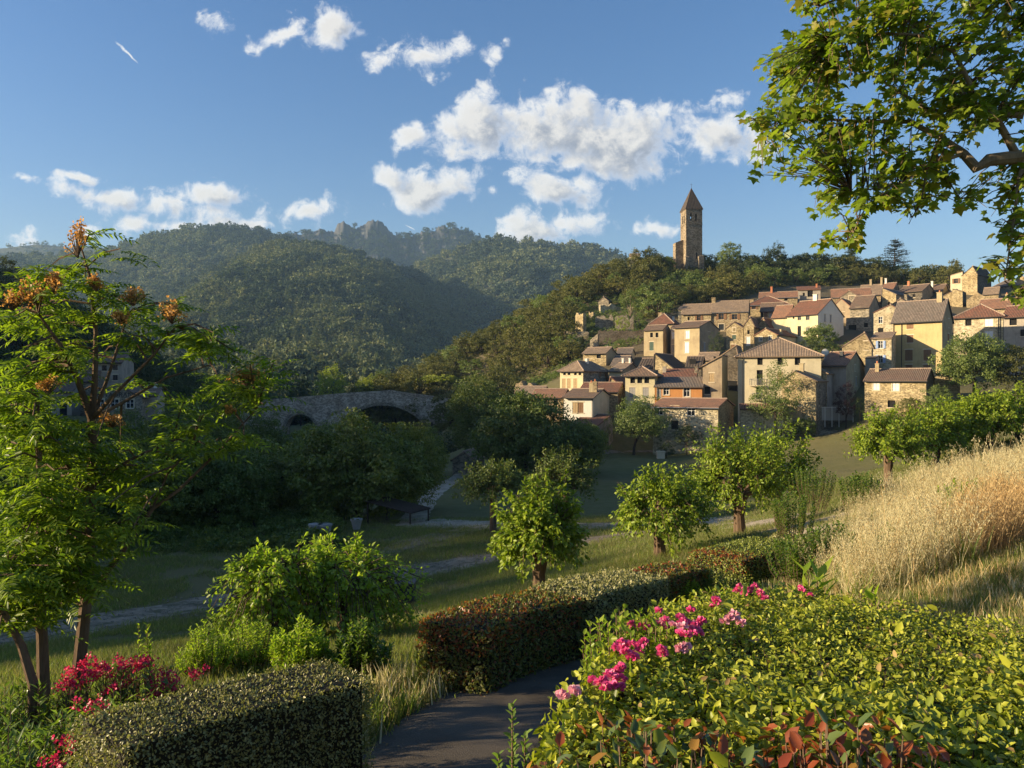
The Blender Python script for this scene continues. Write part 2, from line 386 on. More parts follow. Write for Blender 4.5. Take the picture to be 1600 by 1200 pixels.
def Gz(x, y):
    x = np.atleast_1d(np.asarray(x, float)); y = np.atleast_1d(np.asarray(y, float)); out = np.zeros(x.shape)
    xf = x.ravel(); yf = y.ravel(); o = np.zeros(len(xf))
    for i in range(0, len(xf), 20000):
        d = np.sqrt((xf[i:i+20000, None]-_A[None, :, 0])**2 + (yf[i:i+20000, None]-_A[None, :, 1])**2 + .25)
        o[i:i+20000] = d@_W[:_n] + _W[_n] + xf[i:i+20000]*_W[_n+1] + yf[i:i+20000]*_W[_n+2]
    rr = np.sqrt(xf**2+yf**2)
    k = np.clip((rr-430)/300, 0, 1); o = o*(1-k) + (-16)*k
    dist = np.clip(rr/60, .15, 1)
    o += fbm2(xf, yf, 3, 4, .12)*.28*dist + fbm2(xf, yf, 5, 3, .9)*.03
    return o.reshape(x.shape) + CZ
def G1(x, y): return float(Gz(x, y)[0])
def hit(px, py, dmax=400, dmin=2):
    d = np.concatenate([np.arange(dmin, 60, .1), np.arange(60, dmax, .5)])
    k = (px-800)/F; g = Gz(k*d, d); z = CZ-(py-600)/F*d
    i = np.argmax(z < g)
    return Vector((k*d[i], d[i], g[i]))
def onG(x, y, dz=0): return Vector((x, y, G1(x, y)+dz))

def m_ground():
    m, n, out = mat('meadow_ground')
    g = n.new('ShaderNodeNewGeometry'); pos = g.outputs['Position']
    big = n.noise(pos, .07, 5, .6); mid = n.noise(pos, .9, 5, .65); fine = n.noise(pos, 14, 6, .75)
    col = n.mix(n.ss(mid, .3, .7), (.115,.115,.038), (.155,.145,.056))
    col = n.mix(n.ss(big, .45, .7), col, (.175,.15,.065))
    col = n.mix(n.ss(fine, .45, .75, 0, .6), col, (.13,.125,.06))
    col = n.mix(n.ss(n.noise(pos, .35, 6, .7, .5), .60, .72, 0, .7), col, (.16,.13,.085))
    sp = n.new('ShaderNodeSeparateXYZ'); n.l.new(pos, sp.inputs[0])
    # dry soil and scrub on the village hill and the hillsides
    hill = n.ss(sp.outputs[2], CZ-4, CZ+4)
    col = n.mix(hill, col, n.mix(mid, (.10,.085,.05), (.16,.13,.08)))
    pbsdf(n, out, col, .95, n.m('ADD', fine, mid), .8, .08, .1)
    return m
M['ground'] = m_ground()
# one sheet, fine near the camera, reaching the horizon
def sgrid(n, near, far, lo, hi):
    t = np.linspace(-1, 1, n); a = np.arcsinh(far/near); v = np.sinh(t*a)*near
    return v
xs = sgrid(520, 9, 9000, -1, 1); ys = sgrid(560, 9, 12000, -1, 1) + 20
X, Y = np.meshgrid(xs, ys); Z = Gz(X, Y)
nx, ny = len(xs), len(ys); idx = np.arange(nx*ny).reshape(ny, nx)
q = np.stack([idx[:-1, :-1], idx[:-1, 1:], idx[1:, 1:], idx[1:, :-1]], -1).reshape(-1, 4)
gnd = obj('ground', mesh_np('ground', np.stack([X, Y, Z], -1).reshape(-1, 3), q, M['ground'], smooth=True))
tag(gnd, kind='structure')

# roads: ribbons lying on the ground
def ribbon(name, pts, width, m, dz=.03, seg=.5, jag=.15, seed=0):
    pts = [Vector((p[0], p[1])) for p in pts]; fine = []
    for i in range(len(pts)-1):   # catmull-rom
        p0 = pts[max(i-1, 0)]; p1 = pts[i]; p2 = pts[i+1]; p3 = pts[min(i+2, len(pts)-1)]
        k = max(2, int((p2-p1).length/seg))
        for j in range(k):
            t = j/k
            fine.append(.5*((2*p1)+(p2-p0)*t+(2*p0-5*p1+4*p2-p3)*t*t+(3*p1-p0-3*p2+p3)*t**3))
    fine.append(pts[-1]); V = []; NW = 9
    ws = width if isinstance(width, (list, tuple)) else [width, width]
    for i, p in enumerate(fine):
        t = (fine[min(i+1, len(fine)-1)]-fine[max(i-1, 0)]).normalized(); nrm = Vector((-t.y, t.x))
        w = ws[0]+(ws[1]-ws[0])*i/(len(fine)-1)
        j1 = float(fbm2(i*seg*.6, 3.3+seed, seed, 4)[()] if np.ndim(fbm2(i*seg*.6, 3.3, seed, 4)) == 0 else 0)*jag
        j2 = float(fbm2(i*seg*.6, 9.3+seed, seed+5, 4))*jag
        for c in range(NW):
            s = (c/(NW-1)-.5)*w + (j1 if c == 0 else 0) + (j2 if c == NW-1 else 0)
            V.append((p.x+nrm.x*s, p.y+nrm.y*s))
    V = np.array(V); z = Gz(V[:, 0], V[:, 1]); lift = np.tile([0.0]+[dz]*(NW-2)+[0.0], len(fine))
    n_ = len(fine); ii = np.arange(n_*NW).reshape(n_, NW)
    qq = np.stack([ii[:-1, :-1], ii[:-1, 1:], ii[1:, 1:], ii[1:, :-1]], -1).reshape(-1, 4)
    o = obj(name, mesh_np(name, np.column_stack([V, z+lift+.012]), qq, m, smooth=True)); tag(o, kind='structure'); return o
def m_road(name, c1, c2, grassy=.0, scale=30, bd=.01):
    m, n, out = mat(name); g = n.new('ShaderNodeNewGeometry'); pos = g.outputs['Position']
    fine = n.noise(pos, scale, 5, .7); big = n.noise(pos, .8, 5, .65)
    col = n.mix(n.ss(fine, .3, .7), c1, c2); col = n.mix(n.ss(big, .4, .7), col, tuple(x*.7 for x in c1))
    if grassy: col = n.mix(n.ss(n.noise(pos, 1.6, 6, .7, .6), .5, .62, 0, grassy), col, (.07,.075,.03))
    pbsdf(n, out, col, .92, fine, .7, bd, .2); return m
M['asphalt'] = m_road('path_asphalt', (.080,.066,.050), (.145,.122,.095), 0, 90, .008)
M['gravel'] = m_road('gravel_road', (.36,.29,.20), (.46,.385,.275), .3, 12)
M['dirt'] = m_road('dirt_track', (.22,.175,.115), (.30,.245,.165), .85, 6, .03)
def fr(px, py): h = hit(px, py); return (h.x, h.y)
ribbon('footpath', [(-1.9, 3.0), (-1.25, 4.6), (-.5, 6.3), (.35, 7.8), (1.3, 9.1), (2.6, 10.0), (4.6, 10.6), (6.5, 10.8)], 1.55, M['asphalt'], .02, .2, .12)
ribbon('gravel_road', [fr(655,818), fr(740,820), fr(880,822), fr(1000,822), fr(1100,820), fr(1200,817), fr(1300,812), fr(1380,800), fr(1480,780)], 4.8, M['gravel'], .05, .8, .5)
ribbon('dirt_track', [(-26, 22), fr(20,1000), fr(150,975), fr(300,948), fr(450,925), fr(560,905), fr(640,893), fr(740,878), fr(850,858), fr(950,840), fr(1040,828)], [3.4, 2.6], M['dirt'], .03, .6, .9)
ribbon('dirt_track', [fr(560,880), fr(640,850), fr(690,838), fr(740,826)], 1.8, M['dirt'], .03, .6, .6)
ribbon('dirt_track', [fr(640,822), fr(662,790), fr(690,762), fr(716,745), fr(745,736)], 1.8, M['gravel'], .05, .8, .4)
ribbon('dirt_track', [fr(930,712), fr(985,708), fr(1040,706), fr(1110,700), fr(1180,698)], 1.6, M['dirt'], .04, 1.0, .6)

# river under the bridge
m, n, out = mat('river_water')
w_ = n.noise(n.new('ShaderNodeTexCoord').outputs['Object'], 1.5, 4, .6)
pbsdf(n, out, (.03,.045,.04), .08, w_, .3, .03, .5)
mb = MB(); wp = [(-140,150),(-90,158),(-45,165),(-20,168),(-8,190),(-30,240),(-30,262),(-10,200),(2,182),(0,160),(-20,155),(-45,152),(-90,145),(-140,136)]
mb.poly([(a, b, CZ-17.2) for a, b in wp]); tag(mb.build('river', m), kind='structure')
# pale gravel banks
M['shingle'] = m_road('river_shingle', (.38,.34,.28), (.5,.46,.4), .2, 4, .05)

# ------------------------------------------------------------------ leaf clouds
SHAPES = {
 'rhomb': (np.array([(0,0,0),(.5,.30,.10),(1,0,0),(.5,-.30,.10)]), [(0,1,2),(0,2,3)]),
 'ovate': (np.array([(0,0,0),(.28,.27,.08),(.68,.22,.06),(1,0,-.08),(.68,-.22,.06),(.28,-.27,.08)]), [(0,3,2,1),(0,5,4,3)]),
 'lance': (np.array([(0,0,0),(.35,.15,.04),(1,0,-.12),(.35,-.15,.04)]), [(0,2,1),(0,3,2)]),
 'round': (np.array([(0,0,0),(.2,.36,.06),(.7,.40,.06),(1,0,0),(.7,-.40,.06),(.2,-.36,.06)]), [(0,3,2,1),(0,5,4,3)]),
 'palm': (np.array([(0,0,0),(.10,.25,.03),(.02,.52,.0),(.28,.42,.04),(.55,.62,-.02),(.60,.25,.05),(1.0,0,-.08),(.60,-.25,.05),(.55,-.62,-.02),(.28,-.42,.04),(.02,-.52,.0),(.10,-.25,.03)]),
          [(0,6,5,4,3,2,1),(0,11,10,9,8,7,6)]),
}
def leaves_np(pos, tdir, nrm, size, shape):
    """arrays -> V, face arrays. tdir: along the leaf, nrm: rough normal"""
    T, Fs = SHAPES[shape]
    t = tdir/np.maximum(np.linalg.norm(tdir, axis=1, keepdims=True), 1e-6)
    b = np.cross(nrm, t); b /= np.maximum(np.linalg.norm(b, axis=1, keepdims=True), 1e-6)
    nn = np.cross(t, b)
    s = size[:, None, None]
    V = pos[:, None, :] + s*(T[None, :, 0, None]*t[:, None] + T[None, :, 1, None]*b[:, None] + T[None, :, 2, None]*nn[:, None])
    k = len(T); base = (np.arange(len(pos))*k)[:, None]
    out = {}
    for f in Fs: out.setdefault(len(f), []).append(base+np.array(f)[None])
    return V.reshape(-1, 3), [np.concatenate(v) for v in out.values()]
def rnd_dir(n, r=None):
    r = r or rng
    v = r.normal(size=(n, 3)); return v/np.linalg.norm(v, axis=1, keepdims=True)
class LB:
    """joins leaf batches into one mesh"""
    def __init__(s): s.V = []; s.F = {}; s.n = 0; s.M = {}
    def add(s, V, Fs, mi=0):
        s.V.append(V)
        for f in Fs:
            s.F.setdefault(f.shape[1], []).append(f+s.n); s.M.setdefault(f.shape[1], []).append(np.full(len(f), mi))
        s.n += len(V)
    def leaves(s, pos, tdir, nrm, size, shape='rhomb', mi=0):
        if len(pos): s.add(*leaves_np(pos, tdir, nrm, size, shape), mi)
    def mesh(s, name, mats, smooth=False):
        ks = list(s.F); fs = [np.concatenate(s.F[k]) for k in ks]; mi = np.concatenate([np.concatenate(s.M[k]) for k in ks])
        return mesh_np(name, np.concatenate(s.V), fs, mats, mi, smooth)
    def addmb(s, mb, mi=0):
        if not mb.v: return
        V = np.array(mb.v); by = {}
        for f in mb.f: by.setdefault(len(f), []).append(f)
        s.add(V, [np.array(v) for v in by.values()], mi)
def crown(lb, c, rad, nclump, per, lsize, seed=0, shape='rhomb', shell=.55, clump=.22, droop=.3, flat=0.0, mi=0, bottom=-.75):
    """clumps of leaves spread through an uneven ellipsoid"""
    r = np.random.default_rng(seed); c = np.array(c, float); rad = np.array(rad, float)
    d = rnd_dir(nclump*2, r); d = d[d[:, 2] > bottom][:nclump]; nclump = len(d)
    lob = fbm2(d[:, 0]*1.7+d[:, 2]*.9+seed, d[:, 1]*1.7-d[:, 2]*.8, seed, 3, 1.3)
    rr = (shell+(1-shell)*r.random(nclump)**.6)*(1+.34*lob)
    cc = d*rr[:, None]
    cc[:, 2] = cc[:, 2]*(1-flat)
    sz = clump*(.6+.8*r.random(nclump))
    ci = np.repeat(np.arange(nclump), per)
    off = rnd_dir(len(ci), r)*(r.random(len(ci))**.4)[:, None]
    off[:, 2] *= .62
    p = (cc[ci]+off*sz[ci][:, None])*rad+c
    out = cc[ci]+off*.8*clump*2
    out /= np.maximum(np.linalg.norm(out, axis=1, keepdims=True), 1e-6)
    t = rnd_dir(len(ci), r)*.9 + out*.5; t[:, 2] -= droop
    n = out*.9 + rnd_dir(len(ci), r)*.75; n[:, 2] += .35
    lb.leaves(p, t, n, lsize*(.65+.7*r.random(len(ci))), shape, mi)

# leaf materials
M['lf_oak'] = m_leaf('holm_oak_leaves', (.075,.085,.026), (.14,.14,.042), None, .18, objvar=.38, rough=.6, spec=.2)
M['lf_hill'] = m_leaf('hill_wood_leaves', (.05,.07,.026), (.10,.115,.042), None, .15, objvar=.5, rough=.7, spec=.1)
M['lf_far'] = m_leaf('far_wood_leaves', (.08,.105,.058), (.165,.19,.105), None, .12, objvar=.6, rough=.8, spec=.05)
M['lf_bright'] = m_leaf('fresh_green_leaves', (.17,.22,.03), (.26,.29,.05), None, .35, objvar=.3)
M['lf_dark'] = m_leaf('dark_green_leaves', (.032,.050,.018), (.07,.09,.026), None, .2, objvar=.3, rough=.5)
M['lf_mul'] = m_leaf('mulberry_leaves', (.095,.155,.012), (.25,.31,.026), None, .24, rough=.45, spec=.25)
M['lf_olive'] = m_leaf('olive_green_leaves', (.085,.125,.028), (.16,.195,.048), None, .25)
M['lf_cedar'] = m_leaf('cedar_needles', (.035,.055,.050), (.06,.085,.075), None, .1)
M['lf_plane'] = m_leaf('plane_tree_leaves', (.11,.165,.016), (.21,.265,.028), (.24,.22,.03), .42, rough=.4)
M['lf_pin'] = m_leaf('feathery_green_leaves', (.05,.095,.012), (.23,.30,.026), None, .42, rough=.4, spec=.3)
M['lf_box'] = m_leaf('box_hedge_leaves', (.18,.175,.065), (.33,.31,.13), (.08,.09,.03), .18, rough=.4)
M['lf_pho'] = m_leaf('photinia_leaves', (.09,.11,.025), (.20,.19,.05), (.16,.06,.02), .25, rough=.4, spec=.3)
M['lf_red'] = m_leaf('red_photinia_shoots', (.22,.045,.020), (.34,.11,.035), (.30,.16,.03), .4, rough=.35, spec=.5)
M['lf_hedge'] = m_leaf('evergreen_hedge_leaves', (.15,.19,.016), (.42,.42,.05), (.09,.12,.02), .22, rough=.42, spec=.25)
M['lf_shrub'] = m_leaf('lime_green_leaves', (.15,.23,.02), (.28,.34,.04), None, .45, rough=.4)
M['lf_purple'] = m_leaf('purple_leaves', (.030,.010,.012), (.055,.018,.018), None, .15)
M['pink'] = m_leaf('rose_petals', (.72,.07,.24), (.80,.15,.34), (.8,.32,.38), .3, (1.2,1.1,1.1), rough=.5)
M['crim'] = m_leaf('crimson_blossom', (.60,.02,.08), (.72,.06,.17), None, .3, (1.2,1.1,1.1), rough=.5)
M['orange_fl'] = m_leaf('orange_seed_pods', (.42,.22,.06), (.54,.36,.12), None, .45, (1.4,1.2,.9))
M['straw'] = m_leaf('dry_straw', (.50,.44,.24), (.66,.60,.37), (.44,.30,.13), .4, (1.15,1.1,.9), rough=.6)
M['straw_red'] = m_leaf('rusty_dry_grass', (.46,.30,.13), (.60,.45,.22), None, .4, (1.1,1.05,.9), rough=.6)
M['grass'] = m_leaf('meadow_grass_blades', (.090,.110,.026), (.16,.16,.055), (.24,.21,.10), .35, rough=.6)
M['grass_bright'] = m_leaf('fresh_grass_blades', (.09,.14,.02), (.17,.21,.05), (.30,.27,.12), .4, rough=.6)

# ------------------------------------------------------------------ instanced stuff (woods and scrub nobody could count)
def scatter(name, pts, scl, rotz, protos, kind='stuff', label=None, cat=None, pick=None, sz=None):
    me = bpy.data.meshes.new(name); pts = np.asarray(pts, np.float32)
    me.vertices.add(len(pts)); me.vertices.foreach_set('co', pts.ravel())
    a = me.attributes.new('sc', 'FLOAT_VECTOR', 'POINT')
    sc3 = np.stack([scl, scl, scl*(sz if sz is not None else 1.0)], -1).astype(np.float32); a.data.foreach_set('vector', sc3.ravel())
    a = me.attributes.new('rz', 'FLOAT_VECTOR', 'POINT'); r3 = np.zeros((len(pts), 3), np.float32); r3[:, 2] = rotz; a.data.foreach_set('vector', r3.ravel())
    a = me.attributes.new('pk', 'INT', 'POINT'); a.data.foreach_set('value', (pick if pick is not None else rng.integers(0, len(protos), len(pts))).astype(np.int32))
    o = obj(name, me); tag(o, label, cat, None, kind)
    col = bpy.data.collections.new(name+'_shapes')
    for i, p in enumerate(protos):
        po = bpy.data.objects.new('%s_shape_%d' % (name, i), p); col.objects.link(po)
    g = bpy.data.node_groups.new(name+'_gn', 'GeometryNodeTree')
    g.interface.new_socket('Geometry', in_out='INPUT', socket_type='NodeSocketGeometry')
    g.interface.new_socket('Geometry', in_out='OUTPUT', socket_type='NodeSocketGeometry')
    ni = g.nodes.new('NodeGroupInput'); no = g.nodes.new('NodeGroupOutput')
    ci = g.nodes.new('GeometryNodeCollectionInfo'); ci.inputs['Collection'].default_value = col
    ci.inputs['Separate Children'].default_value = True; ci.inputs['Reset Children'].default_value = True
    ip = g.nodes.new('GeometryNodeInstanceOnPoints'); ip.inputs['Pick Instance'].default_value = True
    def at(nm, t):
        q = g.nodes.new('GeometryNodeInputNamedAttribute'); q.data_type = t; q.inputs['Name'].default_value = nm; return q.outputs['Attribute']
    m2p = g.nodes.new('GeometryNodeMeshToPoints')
    g.links.new(ni.outputs[0], m2p.inputs[0]); g.links.new(m2p.outputs[0], ip.inputs['Points'])
    g.links.new(ci.outputs[0], ip.inputs['Instance']); g.links.new(at('pk', 'INT'), ip.inputs['Instance Index'])
    g.links.new(at('sc', 'FLOAT_VECTOR'), ip.inputs['Scale'])
    e2r = g.nodes.new('FunctionNodeEulerToRotation'); g.links.new(at('rz', 'FLOAT_VECTOR'), e2r.inputs[0]); g.links.new(e2r.outputs[0], ip.inputs['Rotation'])
    g.links.new(ip.outputs[0], no.inputs[0])
    md = o.modifiers.new('scatter', 'NODES'); md.node_group = g
    return o
def proto_tree(seed, lmat, nclump=28, per=22, ls=.16, tall=1.0, mesh_only=True, trunk=True, shape='rhomb'):
    """unit tree: crown radius 1, foot at z=0"""
    lb = LB(); crown(lb, (0, 0, 1.05*tall), (1, 1, .95*tall), nclump, per, ls, seed, shape)
    # dark twiggy middle so that one does not see clean through
    if trunk:
        mb = MB(); mb.tube([(0,0,-.3),(.03,.02,.5),(.0,-.03,1.1*tall)], [.09,.07,.04], 5)
        for k in range(4):
            a = k*1.6+seed; mb.tube([(0,0,.45),(.35*math.cos(a),.35*math.sin(a),.9*tall),(.6*math.cos(a),.6*math.sin(a),1.25*tall)], [.05,.035,.015], 4)
        lb.addmb(mb, 1)
    return lb.mesh('tree', [lmat, M['bark_dark']])
def proto_conifer(seed, lmat):
    lb = LB(); r = np.random.default_rng(seed); n = 260
    h = r.random(n)**1.3; a = r.random(n)*6.283; rad = (1-h)*.55*(.6+.5*r.random(n))
    p = np.stack([rad*np.cos(a), rad*np.sin(a), .25+h*2.6], -1); o = np.stack([np.cos(a), np.sin(a), np.full(n, -.35)], -1)
    lb.leaves(p, o+rnd_dir(n, r)*.4, np.stack([np.cos(a)*.4, np.sin(a)*.4, np.ones(n)], -1)+rnd_dir(n, r)*.3, .30*(1.15-h)+.06, 'rhomb')
    return lb.mesh('conifer', [lmat])
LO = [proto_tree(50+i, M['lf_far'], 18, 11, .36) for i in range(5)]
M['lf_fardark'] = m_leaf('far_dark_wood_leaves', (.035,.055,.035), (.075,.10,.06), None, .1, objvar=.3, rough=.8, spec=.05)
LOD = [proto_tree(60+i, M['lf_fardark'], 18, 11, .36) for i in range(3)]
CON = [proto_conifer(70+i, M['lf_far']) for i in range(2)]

# ------------------------------------------------------------------ far hills
M['hill_soil'] = m_flat('hill_soil', (.045,.050,.028), .95, .3, .02)
M['hill_rock'] = m_flat('grey_crag_rock', (.055,.056,.056), .95, .5, .03)
def interp(pts, k):
    p = np.array(pts, float); return np.interp(k, (p[:, 0]-800)/F, -(p[:, 1]-600)/F)
def hill(pts, dr, df, base, seed, amp, spur, ntree, tsz, rocky=None, gamma=1.25, label=None, protos=None, cutoff=0.0):
    k0 = (pts[0][0]-800)/F; k1 = (pts[-1][0]-800)/F
    def surf(k, t):   # t 0 at the crest .. 1 at the foot, negative = far side
        d = dr + (df-dr)*np.clip(t, -1, 1)
        tt = np.clip(t, 0, 1)
        zs_ = sum(interp(pts, k+o_) for o_ in np.linspace(-.06, .06, 9))/9
        zr = interp(pts, k); zr = (zr + (np.minimum(zs_, zr+.003)-zr)*np.clip(tt*5, 0, 1)**.7)*dr
        prof = (1-tt)**gamma*(1-.25*tt)+.0
        x = k*d; s = fbm2(x/spur, d/spur*.35, seed, 5)
        env = np.sin(np.pi*np.clip(tt, 0, 1))**.7
        z = base + (zr-base)*prof + amp*s*env
        z = np.where(t < 0, zr + (t*1.1)*(zr-base), z)
        return np.stack([k*d, d, z+CZ], -1)
    kk = np.linspace(k0, k1, 520 if rocky else 260); tt = np.linspace(-.8, 1, 110)
    K, T = np.meshgrid(kk, tt); V = surf(K, T)
    jag = fbm2(K*dr/18, T*20, seed+9, 4)*3.0; V[..., 2] += jag*(T > -.05)*.6
    if rocky: V[..., 2] -= np.abs(fbm2(K*dr/70, T*14, seed+8, 6))*85*np.clip(T*30, 0, 1)*np.exp(-np.clip(T, 0, 1)*2)
    if rocky: V[..., 2] += (fbm2(K*dr/16, T*18, seed+7, 4)*13+fbm2(K*dr/5, T*40, seed+6, 3)*5)*np.exp(-np.abs(T)*7)
    ii = np.arange(V.shape[0]*V.shape[1]).reshape(V.shape[:2])
    qq = np.stack([ii[:-1, :-1], ii[1:, :-1], ii[1:, 1:], ii[:-1, 1:]], -1).reshape(-1, 4)
    o = obj('hill', mesh_np('hill', V.reshape(-1, 3), qq, M['hill_rock'] if rocky else M['hill_soil'], smooth=True)); tag(o, kind='structure')
    r = np.random.default_rng(seed)
    k = k0+(k1-k0)*r.random(ntree*3); t = -.03+1.03*r.random(ntree*3)**.9
    d = dr+(df-dr)*np.clip(t, 0, 1); keep = r.random(len(k)) < (d/dr)**1.0
    dens = fbm2(k*d/60, d/60, seed+3, 4)
    keep &= dens > -.55
    if rocky: keep &= (fbm2(k*dr/120, t*6, seed+11, 5) > rocky+.5*np.exp(-t*9)) & ~((t < .045) & (((k*F+800 > 508) & (k*F+800 < 548)) | ((k*F+800 > 562) & (k*F+800 < 618))))
    k = k[keep][:ntree]; t = t[keep][:ntree]; p = surf(k, t)
    s = tsz*(.42+1.05*r.random(len(k))**1.7); p[:, 2] -= s*.5
    pr = protos or LO
    pick = r.integers(0, len(pr), len(k))
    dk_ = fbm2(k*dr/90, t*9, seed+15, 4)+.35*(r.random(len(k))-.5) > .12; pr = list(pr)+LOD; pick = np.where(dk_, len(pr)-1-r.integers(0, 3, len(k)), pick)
    scatter('hill_wood', p, s, r.random(len(k))*6.28, pr, label=label, cat='wood', pick=pick)
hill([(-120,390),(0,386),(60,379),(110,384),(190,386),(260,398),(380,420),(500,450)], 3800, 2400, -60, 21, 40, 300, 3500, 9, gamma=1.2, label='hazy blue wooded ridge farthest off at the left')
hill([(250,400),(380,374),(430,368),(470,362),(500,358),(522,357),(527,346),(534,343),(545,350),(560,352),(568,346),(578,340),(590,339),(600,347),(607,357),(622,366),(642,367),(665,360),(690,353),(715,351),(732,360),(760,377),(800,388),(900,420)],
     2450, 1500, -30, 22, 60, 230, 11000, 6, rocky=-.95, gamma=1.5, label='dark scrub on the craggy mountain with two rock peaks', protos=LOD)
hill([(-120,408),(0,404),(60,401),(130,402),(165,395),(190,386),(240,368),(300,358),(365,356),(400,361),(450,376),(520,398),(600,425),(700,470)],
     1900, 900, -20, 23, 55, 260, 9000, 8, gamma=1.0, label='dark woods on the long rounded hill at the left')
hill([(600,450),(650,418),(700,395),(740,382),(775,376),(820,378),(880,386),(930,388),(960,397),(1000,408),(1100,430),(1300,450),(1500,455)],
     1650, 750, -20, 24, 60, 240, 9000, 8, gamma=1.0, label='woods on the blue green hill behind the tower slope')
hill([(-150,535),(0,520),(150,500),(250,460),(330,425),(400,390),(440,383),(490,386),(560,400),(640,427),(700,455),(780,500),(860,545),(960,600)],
     1350, 330, -19, 25, 48, 190, 15000, 6.6, gamma=1.35, label='woods covering the nearest hill across the valley', protos=LO+CON)
